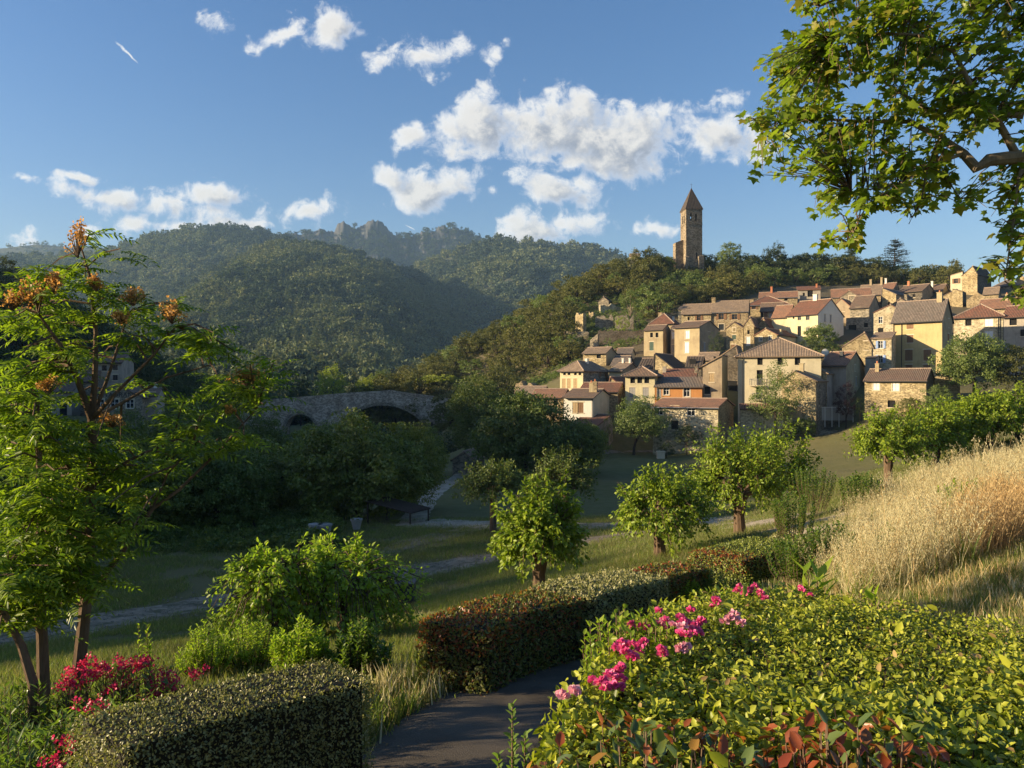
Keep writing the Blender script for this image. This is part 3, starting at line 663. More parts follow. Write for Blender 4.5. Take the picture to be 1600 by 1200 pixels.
# ------------------------------------------------------------------ houses
M['ridge_tile'] = m_flat('ridge_tile', (.34,.25,.18), .9, .4, 2)
def ang(px): return (px-800)/F
class House:
    def __init__(h, x0, x1, d, yaw, eave, base, label, wall, roofm, roof='gx', ridge=None, x2=None, D=7.0, over=.35, name='house', sink=3.0, wall_r=None, group=None, cat='house', ridge_off=.5, thick=.16):
        if x2 is not None:      # turn the house so that its side shows as wide as it does in the photograph
            for _ in range(8):
                c_, s_ = math.cos(R(yaw)), math.sin(R(yaw)); k_ = ang(x1); W_ = (k_*d-ang(x0)*d)/(c_+k_*s_); Ry_ = d-W_*s_
                dd_ = (ang(x2)-k_)*Ry_/(s_-ang(x2)*c_) if s_-ang(x2)*c_ > .01 else 99
                if dd_ > 11: yaw += 2.5
                elif dd_ < 4: yaw -= 2
        th = R(yaw); h.c, h.s = math.cos(th), math.sin(th)
        O = Vector((ang(x0)*d, d)); k = ang(x1)
        h.W = (k*O.y-O.x)/(h.c+k*h.s); h.O = O; h.th = th
        Rr = O+Vector((h.c, -h.s))*h.W; h.Rr = Rr
        if x2 is not None:
            k2 = ang(x2); den = h.s-k2*h.c
            if abs(den) > .02:
                dd = (k2*Rr.y-Rr.x)/den
                if 1.0 < dd < 16: D = dd
        h.D = D
        dm = (O.y+Rr.y)/2; h.dm = dm
        h.ze = CZ-(eave-600)/F*dm; h.zb = CZ-(base-600)/F*dm
        h.H = h.ze-h.zb
        if ridge is None: ridge = eave
        dist = {'gx': dm+D*ridge_off*h.c, 'hip': dm+D*.5*h.c, 'gy': dm, 'shedR': O.y, 'shedL': Rr.y, 'shedF': dm+D*h.c, 'flat': dm, 'pyr': dm+D*.5*h.c}[roof]
        h.Rise = max(.05, CZ-(ridge-600)/F*dist-h.ze) if roof != 'flat' else 0
        h.roof = roof; h.ro = ridge_off
        h.e = empty(name, (O.x, O.y, h.zb), -th)
        tag(h.e, label, cat, group)
        h.wallm, h.roofm, h.over, h.sink, h.wall_r, h.thick = M[wall], roofm and M[roofm], over, sink, wall_r, thick
        h.holes = {'F': [], 'R': []}; h.wins = []; h.xm = None
    # pixel on the front / right wall -> local (u, z)
    def loc(h, face, px, py):
        k = ang(px)
        if face == 'F':
            u = (k*h.O.y-h.O.x)/(h.c+k*h.s); d = h.O.y-u*h.s
        else:
            den = (h.s-k*h.c); u = (k*h.Rr.y-h.Rr.x)/den if abs(den) > 1e-4 else h.D/2; d = h.Rr.y+u*h.c
        return u, CZ-(py-600)/F*d-h.zb
    def win(h, px, py, w=.95, hh=1.35, kind='glass', face='F', name='window'):
        """w, hh in metres; px, py the middle of the window in the photograph"""
        u, z = h.loc(face, px, py); L = h.W if face == 'F' else h.D
        u = min(max(u, w/2+.15), L-w/2-.15)
        h.holes[face].append((u-w/2, u+w/2, z-hh/2, z+hh/2)); h.wins.append((face, u, z, w, hh, kind, name)); return h
    def face(h, mb, face, mi=0):
        L, holes = (h.W, h.holes[face]) if face == 'F' else (h.D, h.holes[face])
        def T(a, z, dep=0.0):
            return (a, dep, z) if face == 'F' else (h.W-dep, a, z)
        zt = h.H; us = sorted({0, L} | {x for q in holes for x in q[:2]}); zs = sorted({-h.sink, zt} | {x for q in holes for x in q[2:]})
        topz = max(zs)
        for i in range(len(us)-1):
            for j in range(len(zs)-1):
                cu_, cz_ = (us[i]+us[i+1])/2, (zs[j]+zs[j+1])/2
                if cz_ > zt or any(q[0] < cu_ < q[1] and q[2] < cz_ < q[3] for q in holes): continue
                mb.poly([T(us[i], zs[j]), T(us[i+1], zs[j]), T(us[i+1], zs[j+1]), T(us[i], zs[j+1])], mi)
        for (a, b, c, d) in holes:
            dp = .22
            if d > zt: continue
            mb.poly([T(a, c), T(a, d), T(a, d, dp), T(a, c, dp)], mi); mb.poly([T(b, c), T(b, c, dp), T(b, d, dp), T(b, d)], mi)
            mb.poly([T(a, d), T(b, d), T(b, d, dp), T(a, d, dp)], mi); mb.poly([T(a, c), T(a, c, dp), T(b, c, dp), T(b, c)], mi)
    def build(h):
        W, D, H, Rz, o, tk = h.W, h.D, h.H, h.Rise, h.over, h.thick
        mb = MB(); mats = [h.wallm] + ([M[h.wall_r]] if h.wall_r else []); mr = 1 if h.wall_r else 0  # on some houses the side render is darker, shade put into the colour
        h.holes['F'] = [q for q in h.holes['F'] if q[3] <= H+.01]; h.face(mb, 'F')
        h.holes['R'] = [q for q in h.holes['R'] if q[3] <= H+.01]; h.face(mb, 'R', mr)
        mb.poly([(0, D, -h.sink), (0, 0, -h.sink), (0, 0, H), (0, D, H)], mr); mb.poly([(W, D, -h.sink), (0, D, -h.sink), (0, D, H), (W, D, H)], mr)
        r = h.roof; rm = MB()
        def slab(a, b, c, d):   # a,b along the eave, c,d along the top; uv in metres
            a, b, c, d = map(Vector, (a, b, c, d)); e = (b-a).length; nn = (b-a).cross(d-a).normalized()
            ud = (b-a).normalized()
            def uv(p): q = p-a; return (q.dot(ud), (q-ud*q.dot(ud)).length)
            up = nn*tk
            top = [p+up for p in (a, b, c, d)]
            if (c-d).length < 1e-4: top = top[:3]; bot = [a, b, c]; 
            else: bot = [a, b, c, d]
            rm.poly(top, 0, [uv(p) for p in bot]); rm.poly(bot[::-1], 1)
            for i in range(len(bot)):
                j = (i+1) % len(bot); rm.poly([bot[i], bot[j], top[j], top[i]], 0 if i else 0, [(0, 0), (.2, 0), (.2, .1), (0, .1)])
        if r in ('gx', 'shedF'):
            yr = D*h.ro if r == 'gx' else D; sl = Rz/max(yr, .1)
            for x in (0, W):
                pts = [(x, 0, H), (x, yr, H+Rz), (x, D, H)] if r == 'gx' else [(x, 0, H), (x, D, H+Rz), (x, D, H)]
                if x == 0: pts = pts[::-1]
                mb.poly(pts[::-1] if x else pts[::-1], mr)
            if r == 'shedF': mb.poly([(0, D, H), (W, D, H), (W, D, H+Rz), (0, D, H+Rz)], mr)
            lo = H-sl*o
            slab((-o*.5, -o, lo), (W+o*.5, -o, lo), (W+o*.5, yr, H+Rz), (-o*.5, yr, H+Rz))
            if r == 'gx':
                sb = Rz/(D-yr); slab((W+o*.5, D+o, H-sb*o), (-o*.5, D+o, H-sb*o), (-o*.5, yr, H+Rz), (W+o*.5, yr, H+Rz))
        elif r == 'gy':
            xr = W*h.ro
            mb.poly([(0, 0, H), (W, 0, H), (xr, 0, H+Rz)], 0); mb.poly([(0, D, H), (W, D, H), (xr, D, H+Rz)], mr)
            for (xe, sg) in ((0, -1), (W, 1)):
                run = abs(xr-xe); sl = Rz/max(run, .1); xe2 = xe+sg*o; z2 = H-sl*o
                if sg < 0: slab((xe2, D, z2), (xe2, -o*.5, z2), (xr, -o*.5, H+Rz), (xr, D, H+Rz))
                else: slab((xe2, -o*.5, z2), (xe2, D, z2), (xr, D, H+Rz), (xr, -o*.5, H+Rz))
        elif r in ('shedR', 'shedL'):      # shedR falls towards the right
            hl, hr = (H+Rz, H) if r == 'shedR' else (H, H+Rz)
            for y in (0, D): mb.poly([(0, y, H), (W, y, H), (W, y, hr), (0, y, hl)][: 4], 0 if y == 0 else mr) if False else mb.poly([(0, y, H), (W, y, H), ((0 if r == 'shedR' else W), y, H+Rz)], 0 if y == 0 else mr)
            xh = 0 if r == 'shedR' else W
            mb.poly([(xh, 0, H), (xh, D, H), (xh, D, H+Rz), (xh, 0, H+Rz)], mr)
            sl = Rz/W; k = o*sl
            if r == 'shedR': slab((W+o, -o*.5, H-k), (W+o, D, H-k), (-o*.3, D, H+Rz+k*.3), (-o*.3, -o*.5, H+Rz+k*.3))
            else: slab((-o, D, H-k), (-o, -o*.5, H-k), (W+o*.3, -o*.5, H+Rz+k*.3), (W+o*.3, D, H+Rz+k*.3))
        elif r in ('hip', 'pyr'):
            m_ = min(W, D)/2 if r == 'hip' else min(W, D)/2
            if r == 'hip' and W >= D: a, b = (D/2*.95, D/2), (W-D/2*.95, D/2)
            elif r == 'hip': a, b = (W/2, W/2*.95), (W/2, D-W/2*.95)
            else: a = b = (W/2, D/2)
            k = Rz/(D/2)*o; lo = H-k; A = (a[0], a[1], H+Rz); B = (b[0], b[1], H+Rz)
            c = [(-o, -o, lo), (W+o, -o, lo), (W+o, D+o, lo), (-o, D+o, lo)]
            if r == 'pyr':
                for i in range(4): slab(c[i], c[(i+1) % 4], A, A)
            elif W >= D:
                slab(c[0], c[1], B, A); slab(c[2], c[3], A, B); slab(c[1], c[2], B, B); slab(c[3], c[0], A, A)
            else:
                slab(c[1], c[2], B, A); slab(c[3], c[0], A, B); slab(c[0], c[1], A, A); slab(c[2], c[3], B, B)
        elif r == 'flat':
            mb.poly([(0, 0, H), (W, 0, H), (W, D, H), (0, D, H)], 0)
        mb.build('wall', mats, h.e)
        rp = {'gx': [((-o*.5, D*h.ro, H+Rz), (W+o*.5, D*h.ro, H+Rz))], 'gy': [((W*h.ro, -o*.5, H+Rz), (W*h.ro, D, H+Rz))]}.get(r, [])
        if r == 'pyr': rp = [(q, A) for q in c]
        if r == 'hip': rp = [(A, B)] + ([(c[0], A), (c[3], A), (c[1], B), (c[2], B)] if W >= D else [(c[0], A), (c[1], A), (c[2], B), (c[3], B)])
        if h.roofm:
            for a_, b_ in rp:
                a_, b_ = Vector(a_)+Vector((0, 0, tk)), Vector(b_)+Vector((0, 0, tk)); nseg = max(2, int((b_-a_).length/.5))
                for i in range(nseg): rm.tube([a_.lerp(b_, i/nseg), a_.lerp(b_, (i+.96)/nseg)], [.15, .12], 6, 2)
        if h.roofm and rm.v: rm.build('roof', [h.roofm, M['dark'], M['ridge_tile']], h.e)  # roof undersides are near black, eave shade put into the colour
        if r in ('gx', 'hip') and H > 3:      # gutter under the front eave
            g = MB(); g.tube([(-o*.5, -o-.06, H-(Rz/(D/2))*o-.02), (W+o*.5, -o-.06, H-(Rz/(D/2))*o-.02)], [.075, .075], 6)
            g.build('gutter', M['metal' if h.W > 8 else 'dmetal'], h.e)
        for (f, u, z, w, hh, kind, nm) in h.wins: h.mkwin(f, u, z, w, hh, kind, nm)
        return h
    def mkwin(h, f, u, z, w, hh, kind, nm):
        def bx(mb, a0, a1, d0, d1, z0, z1, mi=0):
            if f == 'F': mb.box(u+a0, u+a1, d0, d1, z+z0, z+z1, mi)
            else: mb.box(h.W-d1, h.W-d0, u+a0, u+a1, z+z0, z+z1, mi)
        a, b = w/2, hh/2
        fr_m = {'white': 'shut_white', 'glass': 'dmetal', 'blue': 'shut_white', 'brownopen': 'shut_brown', 'plain': 'shut_tan'}.get(kind, 'dmetal')
        mb = MB(); t = .07
        if kind in ('dark',):
            mb2 = MB(); bx(mb2, -a-.0, a+.0, .20, .24, -b, b); root = mb2.build(nm, M['dark'], h.e)
            s_ = MB(); bx(s_, -a-.08, a+.08, -.05, .04, -b-.12, -b-.002); s_.build('sill', M['lintel'], root); return root
        for q in ((-a+.003, -a+t, -b+.003, b-.003), (a-t, a-.003, -b+.003, b-.003), (-a+t, a-t, b-t, b-.003), (-a+t, a-t, -b+.003, -b+t), (-t*.4, t*.4, -b+t, b-t), (-a+t, -t*.4, .1, .1+t*.7), (t*.4, a-t, .1, .1+t*.7)):
            bx(mb, q[0], q[1], .10, .16, q[2], q[3])
        root = mb.build(nm, M[fr_m], h.e)
        p = MB(); bx(p, -a+.01, a-.01, .17, .19, -b+.01, b-.01); p.build('pane', M['glass'], root)
        s_ = MB(); bx(s_, -a-.12, a+.12, -.07, .03, -b-.13, -b-.003); s_.build('sill', M['lintel'], root)
        s_ = MB(); bx(s_, -a-.14, a+.14, -.025, .02, b+.003, b+.18)
        if kind in ('stoneframe', 'white', 'closed_white', 'blue'): bx(s_, -a-.14, -a-.004, -.025, .02, -b, b+.003); bx(s_, a+.004, a+.14, -.025, .02, -b, b+.003)
        s_.build('lintel', M['lintel'], root)
        sm = {'closed': 'shut_brown', 'closed_tan': 'shut_tan', 'closed_white': 'shut_white', 'closed_grey': 'shut_grey', 'green': 'green_paint'}.get(kind)
        if sm:
            for sg in (-1, 1):
                c = MB(); x0, x1 = (-a+.012, -.012) if sg < 0 else (.012, a-.012)
                nb = 4
                for i in range(nb): bx(c, x0+(x1-x0)*i/nb+.008, x0+(x1-x0)*(i+1)/nb-.008, .035, .07, -b+.02, b-.02)
                bx(c, x0, x1, .015, .034, b*.45, b*.45+.1); bx(c, x0, x1, .015, .034, -b*.55, -b*.55+.1)
                c.build('shutter', M[sm], root)
        if kind in ('blue', 'brownopen'):
            for sg in (-1, 1):
                c = MB(); x0, x1 = (-a-w*.5, -a-.02) if sg < 0 else (a+.02, a+w*.5); nb = 4
                for i in range(nb): bx(c, x0+(x1-x0)*i/nb+.006, x0+(x1-x0)*(i+1)/nb-.006, -.075, -.035, -b, b)
                bx(c, x0, x1, -.10, -.076, b*.5, b*.5+.1); bx(c, x0, x1, -.10, -.076, -b*.6, -b*.6+.1)
                c.build('shutter', M['shut_blue' if kind == 'blue' else 'shut_brown'], root)
        return root
    def zroof(h, x, y):
        W, D, H, Rz = h.W, h.D, h.H, h.Rise
        if h.roof == 'gx': yr = D*h.ro; return H+Rz*(y/yr if y < yr else (D-y)/(D-yr))
        if h.roof == 'gy': xr = W*h.ro; return H+Rz*(x/xr if x < xr else (W-x)/(W-xr))
        if h.roof == 'shedF': return H+Rz*y/D
        if h.roof == 'shedR': return H+Rz*(1-x/W)
        if h.roof == 'shedL': return H+Rz*x/W
        return H+Rz*max(0, min(x, y, W-x, D-y))/(min(W, D)/2)
    def chim(h, fx, fy, w=.6, hh=1.2, m='tan', pots=1, d=.6):
        x, y = fx*h.W, fy*h.D; z = h.zroof(x, y)-.4
        mb = MB(); mb.box(x-w/2, x+w/2, y-d/2, y+d/2, z, z+.4+hh); mb.box(x-w/2-.06, x+w/2+.06, y-d/2-.06, y+d/2+.06, z+.4+hh+.003, z+.5+hh)
        c = mb.build('chimney', M[m], h.e)
        if pots:
            p = MB(); p.tube([(x, y, z+.5+hh), (x, y, z+.85+hh)], [.13, .10], 8); p.build('chimney_pot', M['terracotta'], c)
        return h
    def pipe(h, u, face='F', m='dmetal', top=None):
        mb = MB(); z1 = (top or h.H-.15)
        if face == 'F': mb.tube([(u, -.09, -.5), (u, -.09, z1)], [.055, .055], 6)
        else: mb.tube([(h.W+.09, u, -.5), (h.W+.09, u, z1)], [.055, .055], 6)
        mb.build('downpipe', M[m], h.e); return h
    def balcony(h, px, py, w=2.2):
        u, z = h.loc('F', px, py); mb = MB(); mb.box(u-w/2, u+w/2, -1.0, -.003, z-.15, z)
        s = mb.build('balcony', M['lintel'], h.e); r = MB()
        for i in range(12):
            x = u-w/2+.04+(w-.08)*i/11; r.tube([(x, -.96, z), (x, -.96, z+1)], [.02, .02], 4)
        for x in (u-w/2+.04, u+w/2-.04):
            for y in (-.7, -.4, -.15): r.tube([(x, y, z), (x, y, z+1)], [.02, .02], 4)
            r.tube([(x, -.96, z+1), (x, -.02, z+1)], [.03, .03], 4)
        r.tube([(u-w/2+.04, -.96, z+1), (u+w/2-.04, -.96, z+1)], [.03, .03], 4); r.build('railing', M['metal'], s); return h

# --- lower left of the village
h = House(881, 927, 117, 14, 621, 664, 'white two storey house with twin brown shuttered windows and paired chimneys', 'white', 'r_brown', 'gx', 609, 954, wall_r='cream', over=.5)
h.win(899, 637, .95, 1.6, 'closed_tan').win(907, 637, .95, 1.6, 'closed'); h.chim(.75, .3, .6, 1.5, 'tan').chim(.88, .3, .6, 1.7, 'stone_warm'); h.pipe(h.W-.15); h.build()
h = House(887, 930, 110, 12, 668, 700, 'low grey lean to with a broad dark red roof in front of the white house', 'grey', 'r_red', 'gx', 649, 958, D=7, ridge_off=.85, over=.25); h.build()
h = House(830, 879, 121, 16, 621, 662, 'low rough stone house with orange red roof left of the white house', 'stone_warm', 'r_orange', 'gx', 609, D=7)
h.win(838, 630, .8, 1.1, 'glass').win(851, 629, .8, 1.1, 'glass').win(868, 628, .7, 1.0, 'dark'); h.build()
h = House(806, 846, 128, 18, 616, 650, 'small stone house at the left foot of the village half hidden by trees', 'stone_warm', 'r_tan', 'gx', 605, D=6); h.win(822, 624, .8, 1.0, 'glass'); h.build()
h = House(875, 911, 134, 34, 580, 625, 'long pale yellow house with a row of small attic windows', 'pale_yellow', 'r_tan', 'hip', 566, 950, wall_r='stone_grey')  # right wall in darker stone, its shade put into the colour
for px in (882, 889, 899, 906): h.win(px, 583.5, .55, .6, 'dark')
for px in (881, 889, 899): h.win(px, 599, .75, 1.7, 'closed_tan')
h.win(925, 583, 1.0, 1.3, 'dark', 'R').win(942, 583, 1.5, 1.3, 'brownopen', 'R'); h.chim(.6, .5, .5, .9, 'white', 0); h.build()
h = House(952, 972, 138, 30, 580, 620, 'narrow cream house wedged behind the three window house', 'pale_yellow', 'r_tan', 'gx', 568, 1002, wall_r='brown'); h.win(963, 583, .8, 1.4, 'closed_tan').win(955, 583, .7, 1.1, 'dark'); h.chim(.3, .5, .35, .9, 'white', 0).chim(.85, .5, .35, .9, 'white', 0); h.build()  # brown side wall carries painted shade
h = House(905, 965, 126, 12, 612, 650, 'stone house under a long dark red roof behind the white house', 'stone_warm', 'r_red', 'gx', 599, 978, D=7); h.build()
h = House(950, 978, 131, 28, 611, 640, 'red roofed wing with a pale stepped verge beside the three window house', 'stone_gold', 'r_red', 'gy', 590, D=7, ridge_off=.15); h.build()
h = House(911, 947, 150, 28, 552, 580, 'small square stone house with two windows standing clear below the ruins', 'stone_gold', 'r_tan', 'gx', 544, 963, wall_r='tan'); h.win(922.5, 556, .9, 1.0, 'dark').win(935.5, 556, .9, 1.0, 'dark'); h.build()
h = House(964, 986, 153, 24, 553, 575, 'low shed with dark roof and cream gable behind the small square house', 'cream', 'r_grey', 'gx', 545, 992, D=5); h.build()
h = House(955, 978, 146, 26, 571, 585, 'grey roofed outhouse right of the small square stone house', 'stone_grey', 'r_grey', 'gx', 557, 992, D=6); h.win(962, 575, .7, .8, 'dark'); h.build()
h = House(977, 1023, 125, 20, 586, 640, 'pale yellow house with three dark top windows under a hipped brown roof', 'pale_yellow', 'r_brown', 'hip', 574, 1031, D=8.5, over=.55)
for px in (988.5, 999.5, 1010.5): h.win(px, 593, .8, 1.2, 'dark')
for px in (988, 1009): h.win(px, 613, 1.0, 1.6, 'closed_grey')
h.chim(.95, .6, .5, .7, 'stone_grey', 0); h.build()
h = House(1024, 1097, 123, 18, 604, 640, 'bright orange rendered house with a grey tiled front roof', 'orange', 'r_grey', 'shedF', 590, D=4.2, over=.5)
h.win(1041, 611, .9, 1.25, 'white').win(1073, 612, 1.0, 1.6, 'white').win(1030, 614, .7, 1.6, 'closed_grey'); h.pipe(.25); h.build()
h = House(1034, 1087, 129, 18, 591, 625, 'house with ribbed dark red roof showing above the orange house', 'stone_warm', 'r_red', 'shedF', 577, D=5); h.chim(.02, .6, .6, 1.0, 'grey', 0); h.chim(.98, .5, .5, 1.2, 'stone_grey', 0); h.build()
h = House(1098, 1128, 121.5, 26, 572, 660, 'tall narrow weathered house with a roof slanting up to the right beside the orange house', 'brown', 'r_tan', 'shedL', 556, 1137, over=.4, wall_r='ochre'); h.win(1112, 590, .8, 1.4, 'closed_tan').win(1105, 610, .9, 1.2, 'dark'); h.build()  # right wall in brighter ochre, sunlight put into its colour
h = House(1020, 1122, 111, 20, 636, 690, 'long low stone house with orange tiles and white framed windows facing the lawn', 'stone_pale', 'r_orange', 'gx', 624, 1146, D=6, over=.4, wall_r='stone_warm')
h.win(1054.5, 642, 1.15, 1.25, 'white').win(1080, 643, 1.15, 1.25, 'white').win(1054, 664, 1.1, 1.3, 'dark').win(1030, 642, 1.1, 1.2, 'white'); h.build()
h = House(1022, 1052, 140, 32, 576, 612, 'stone house with a half gable and large dark slate roof', 'stone_gold', 'slate', 'gy', 553, D=9, ridge_off=.04, over=.3); h.win(1033, 572, .6, 1.0, 'dark'); h.build()
h = House(998, 1020, 143, 26, 575, 600, 'low outbuilding with grey slab roof left of the half gable house', 'stone_grey', 'slate', 'gx', 561, D=6); h.build()
h = House(1072, 1096, 138, 30, 572, 600, 'dark roofed ruin behind the orange house', 'stone_dark', 'slate', 'gx', 558, 1102, D=5); h.win(1082, 566, 1.2, 1.2, 'dark'); h.build()
# --- tall pair of blocks
h = House(1006, 1036, 158, 30, 516, 570, 'tall plain ochre block at the left end of the upper village', 'tan', 'r_brown', 'gx', 509, 1048, wall_r='brown', over=.2)  # side wall browner than the front to paint its shade
h.win(1018, 523.5, .6, 1.0, 'dark').win(1026.5, 523.5, .6, 1.0, 'dark').win(1018, 541, .9, 1.8, 'green'); h.build()
h = House(1016, 1052, 165, 24, 506, 540, 'house with hipped dark red roof and square chimney above the tall ochre block', 'tan', 'r_red', 'hip', 492, D=9, over=.3); h.chim(.3, .35, .9, 1.3, 'stone_warm', 0).chim(.85, .4, .35, 1.0, 'white', 0); h.build()
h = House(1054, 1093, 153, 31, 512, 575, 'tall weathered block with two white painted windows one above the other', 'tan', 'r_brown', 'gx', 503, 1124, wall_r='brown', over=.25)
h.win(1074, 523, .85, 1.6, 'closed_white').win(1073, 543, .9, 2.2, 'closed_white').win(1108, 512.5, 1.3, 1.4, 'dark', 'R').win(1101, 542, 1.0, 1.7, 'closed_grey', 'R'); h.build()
h = House(1048, 1056, 157, 20, 513, 560, 'narrow shaded link between the two tall blocks', 'grey', 'r_brown', 'shedF', 509, D=4, over=.1); h.win(1052, 524, .6, 1.5, 'closed_white').win(1052, 545, .6, 1.6, 'closed_grey'); h.build()
# --- long row above
h = House(1065, 1111, 180, 20, 490.5, 530, 'left half of the long stone row with a single white window', 'stone_gold', 'r_tan', 'gx', 476, D=8, over=.3); h.win(1092, 497, .9, 1.2, 'brownopen').win(1076, 498, .5, .8, 'dark'); h.build()
h = House(1111, 1169, 178, 20, 487, 530, 'right half of the long stone row with two pairs of brown shutters', 'stone_warm', 'r_tan', 'gx', 471, D=8.5, over=.3)
h.win(1127, 495, 1.2, 1.3, 'brownopen').win(1148, 495, 1.2, 1.3, 'brownopen').win(1127, 511, 1.2, 1.4, 'stoneframe'); h.chim(.03, .45, .9, 1.2, 'stone_warm', 0); h.build()
h = House(1060, 1070, 184, 20, 484, 505, 'small white walled building at the left end of the long stone row', 'cream', 'r_grey', 'shedF', 479, D=5); h.build()
h = House(1135, 1161, 165, 28, 513, 570, 'narrow gabled stone house with a green shutter and dark doorway below the long row', 'stone_gold', 'r_brown', 'gy', 504, D=8, over=.2, ridge_off=.45); h.win(1147, 515, .6, .8, 'stoneframe').win(1147, 527, .8, 1.0, 'green').win(1146, 544, 1.0, 1.6, 'closed'); h.build()
h = House(1162, 1178, 163, 28, 509, 575, 'tallest narrow gable with an arched white window', 'stone_gold', 'r_brown', 'gy', 496, D=8, over=.2, ridge_off=.6); h.win(1169.5, 505, .45, .8, 'dark').win(1169.5, 519, .5, .9, 'dark').win(1169, 533, .8, 1.9, 'closed_white'); h.build()
h = House(1181, 1201, 168, 28, 511, 560, 'stone gable with a long grey side wall right of the tallest narrow gable', 'stone_gold', 'r_red', 'gy', 498, 1242, over=.25, ridge_off=.6, wall_r='cream'); h.win(1190, 508, .5, .9, 'dark'); h.build()
h = House(1179, 1214, 158, 27, 524, 585, 'low stone gable with two white framed windows above the cream house roof', 'stone_gold', 'r_red', 'gy', 514, 1246, D=9, over=.25, wall_r='cream'); h.win(1188.5, 529.5, .7, .9, 'white').win(1203.5, 528, .7, .9, 'white'); h.chim(.9, .3, .3, 1.0, 'tan', 0); h.build()
h = House(1168, 1232, 186, 18, 476, 505, 'wide house under a hipped dark red roof at the top of the row', 'stone_gold', 'r_red', 'hip', 464, D=9, over=.3); h.win(1178, 480, .9, 1.0, 'brownopen').win(1190, 479, .8, 1.0, 'dark'); h.chim(.1, .4, .9, 1.2, 'stone_warm', 0); h.build()
h = House(1188, 1222, 180, 24, 486, 520, 'small house with brown roof in front of the hipped red roof', 'stone_gold', 'r_brown', 'gx', 474, D=6, over=.3, wall_r='brown')
h.win(1196.5, 492, .8, 1.5, 'closed').win(1204, 492, .7, 1.4, 'closed_grey').win(1209, 492, .6, 1.3, 'dark').win(1186.5, 492, .5, 1.3, 'dark'); h.build()
h = House(1186, 1246, 194, 20, 465, 490, 'long brown roofed house with an orange chimney near the wood edge', 'stone_warm', 'r_orange', 'gx', 457, D=8, over=.3); h.chim(.32, .45, .5, 1.6, 'terracotta', 0); h.win(1228, 468, .8, .7, 'dark'); h.build()
h = House(1246, 1282, 198, 20, 453, 485, 'small pale house with a thin red roof and one dark doorway highest in the middle', 'grey', 'r_red', 'shedF', 448, D=6, over=.3); h.win(1266, 459, 1.3, 1.6, 'dark').win(1256, 460, .5, .8, 'dark'); h.chim(.85, .5, .4, 1.0, 'terracotta', 0); h.build()
h = House(1230, 1278, 164, 38, 492, 560, 'big red roofed house with a broad white gable in mid village', 'pale_yellow', 'r_red', 'gx', 470, 1318, wall_r='white', over=.3)
h.win(1240, 496, .4, .6, 'dark').win(1249, 496.5, .8, 1.0, 'glass').win(1262, 496, .85, 1.1, 'glass').win(1249, 517, .8, 2.1, 'dark').win(1262, 516, .8, 1.2, 'closed_grey')
h.win(1289, 497, .7, 1.5, 'closed_grey', 'R').win(1298, 498, .7, 1.5, 'closed_grey', 'R'); h.chim(.5, .5, .9, 1.3, 'white', 0); h.build()
h = House(1206, 1231, 167, 38, 496, 560, 'low wing left of the broad white gable, with lighter tiles', 'pale_yellow', 'r_orange', 'gx', 478, D=7, over=.25); h.build()
h = House(1300, 1328, 176, 38, 480, 540, 'dim gabled house with an orange roof edge behind the big cream house', 'brown', 'r_orange', 'gy', 467, D=8, over=.25, wall_r='brown'); h.win(1318, 482, .6, 1.3, 'dark'); h.build()
h = House(1299, 1362, 190, 22, 464, 490, 'house with a striped red roof behind the dim gabled house', 'stone_warm', 'r_orange', 'gx', 452, D=8, over=.2); h.build()
h = House(1313, 1341, 184, 30, 464, 500, 'stone gable with one large white window under the striped red roof', 'stone_grey', 'r_brown', 'gy', 455, D=6, over=.2); h.win(1331, 466, 1.4, 1.2, 'white'); h.build()
h = House(1328, 1358, 172, 36, 481, 505, 'barn like house with brown roof and tall dark door', 'stone_grey', 'r_brown', 'gx', 463, 1376, wall_r='brown', over=.3); h.win(1341, 487.5, .9, 1.9, 'closed_grey'); h.build()  # brown on the side wall is shade put into the colour
h = House(1322, 1363, 169, 34, 496, 540, 'ruined stone ground storey below the barn like house', 'stone_grey', None, 'flat', None, D=5); h.win(1332, 516, 1.6, 2.4, 'dark').win(1353, 508, .8, 1.0, 'dark'); h.build()
h = House(1344, 1378, 197, 28, 461, 485, 'house with broad tan roof left of the rubble gable', 'stone_warm', 'r_tan', 'gx', 446, D=8, over=.2); h.chim(.45, .5, .5, 1.5, 'tan', 0).chim(.95, .5, .5, 1.9, 'tan', 0); h.build()
h = House(1378, 1400, 188, 40, 461, 500, 'rubble stone gable with grey side roof high on the right', 'stone_gold', 'r_grey', 'gy', 450, 1425, ridge_off=.05, over=.2, wall_r='brown'); h.win(1389, 474, .6, .8, 'dark'); h.build()
h = House(1377, 1396, 203, 38, 452, 475, 'narrow house with an orange roof and thin chimney above the rubble gable', 'stone_gold', 'r_orange', 'gx', 443, 1406, over=.2); h.chim(.1, .5, .45, 1.4, 'white', 0); h.build()
h = House(1401, 1441, 200, 38, 456, 490, 'left of the two long brown roofed houses on the upper right', 'stone_dark', 'r_brown', 'gx', 446, 1462, over=.4, wall_r='brown'); h.win(1428, 462, .7, .8, 'dark').win(1415, 463, .7, .8, 'dark'); h.chim(.2, .5, .5, 1.2, 'terracotta', 0); h.build()
h = House(1436, 1472, 204, 38, 456, 490, 'right of the two long brown roofed houses with a white chimney', 'stone_dark', 'r_brown', 'gx', 446, 1484, over=.4, wall_r='brown'); h.win(1453, 462, .7, .8, 'dark'); h.chim(.45, .35, .5, 1.6, 'white', 0); h.build()
h = House(1390, 1424, 176, 40, 478, 510, 'low grey stone gable with a square chimney above the ochre building', 'stone_grey', 'r_brown', 'gy', 467, 1442, over=.25, wall_r='brown'); h.win(1401, 477, .6, .9, 'dark'); h.chim(.7, .1, .6, 1.6, 'stone_grey', 0); h.build()
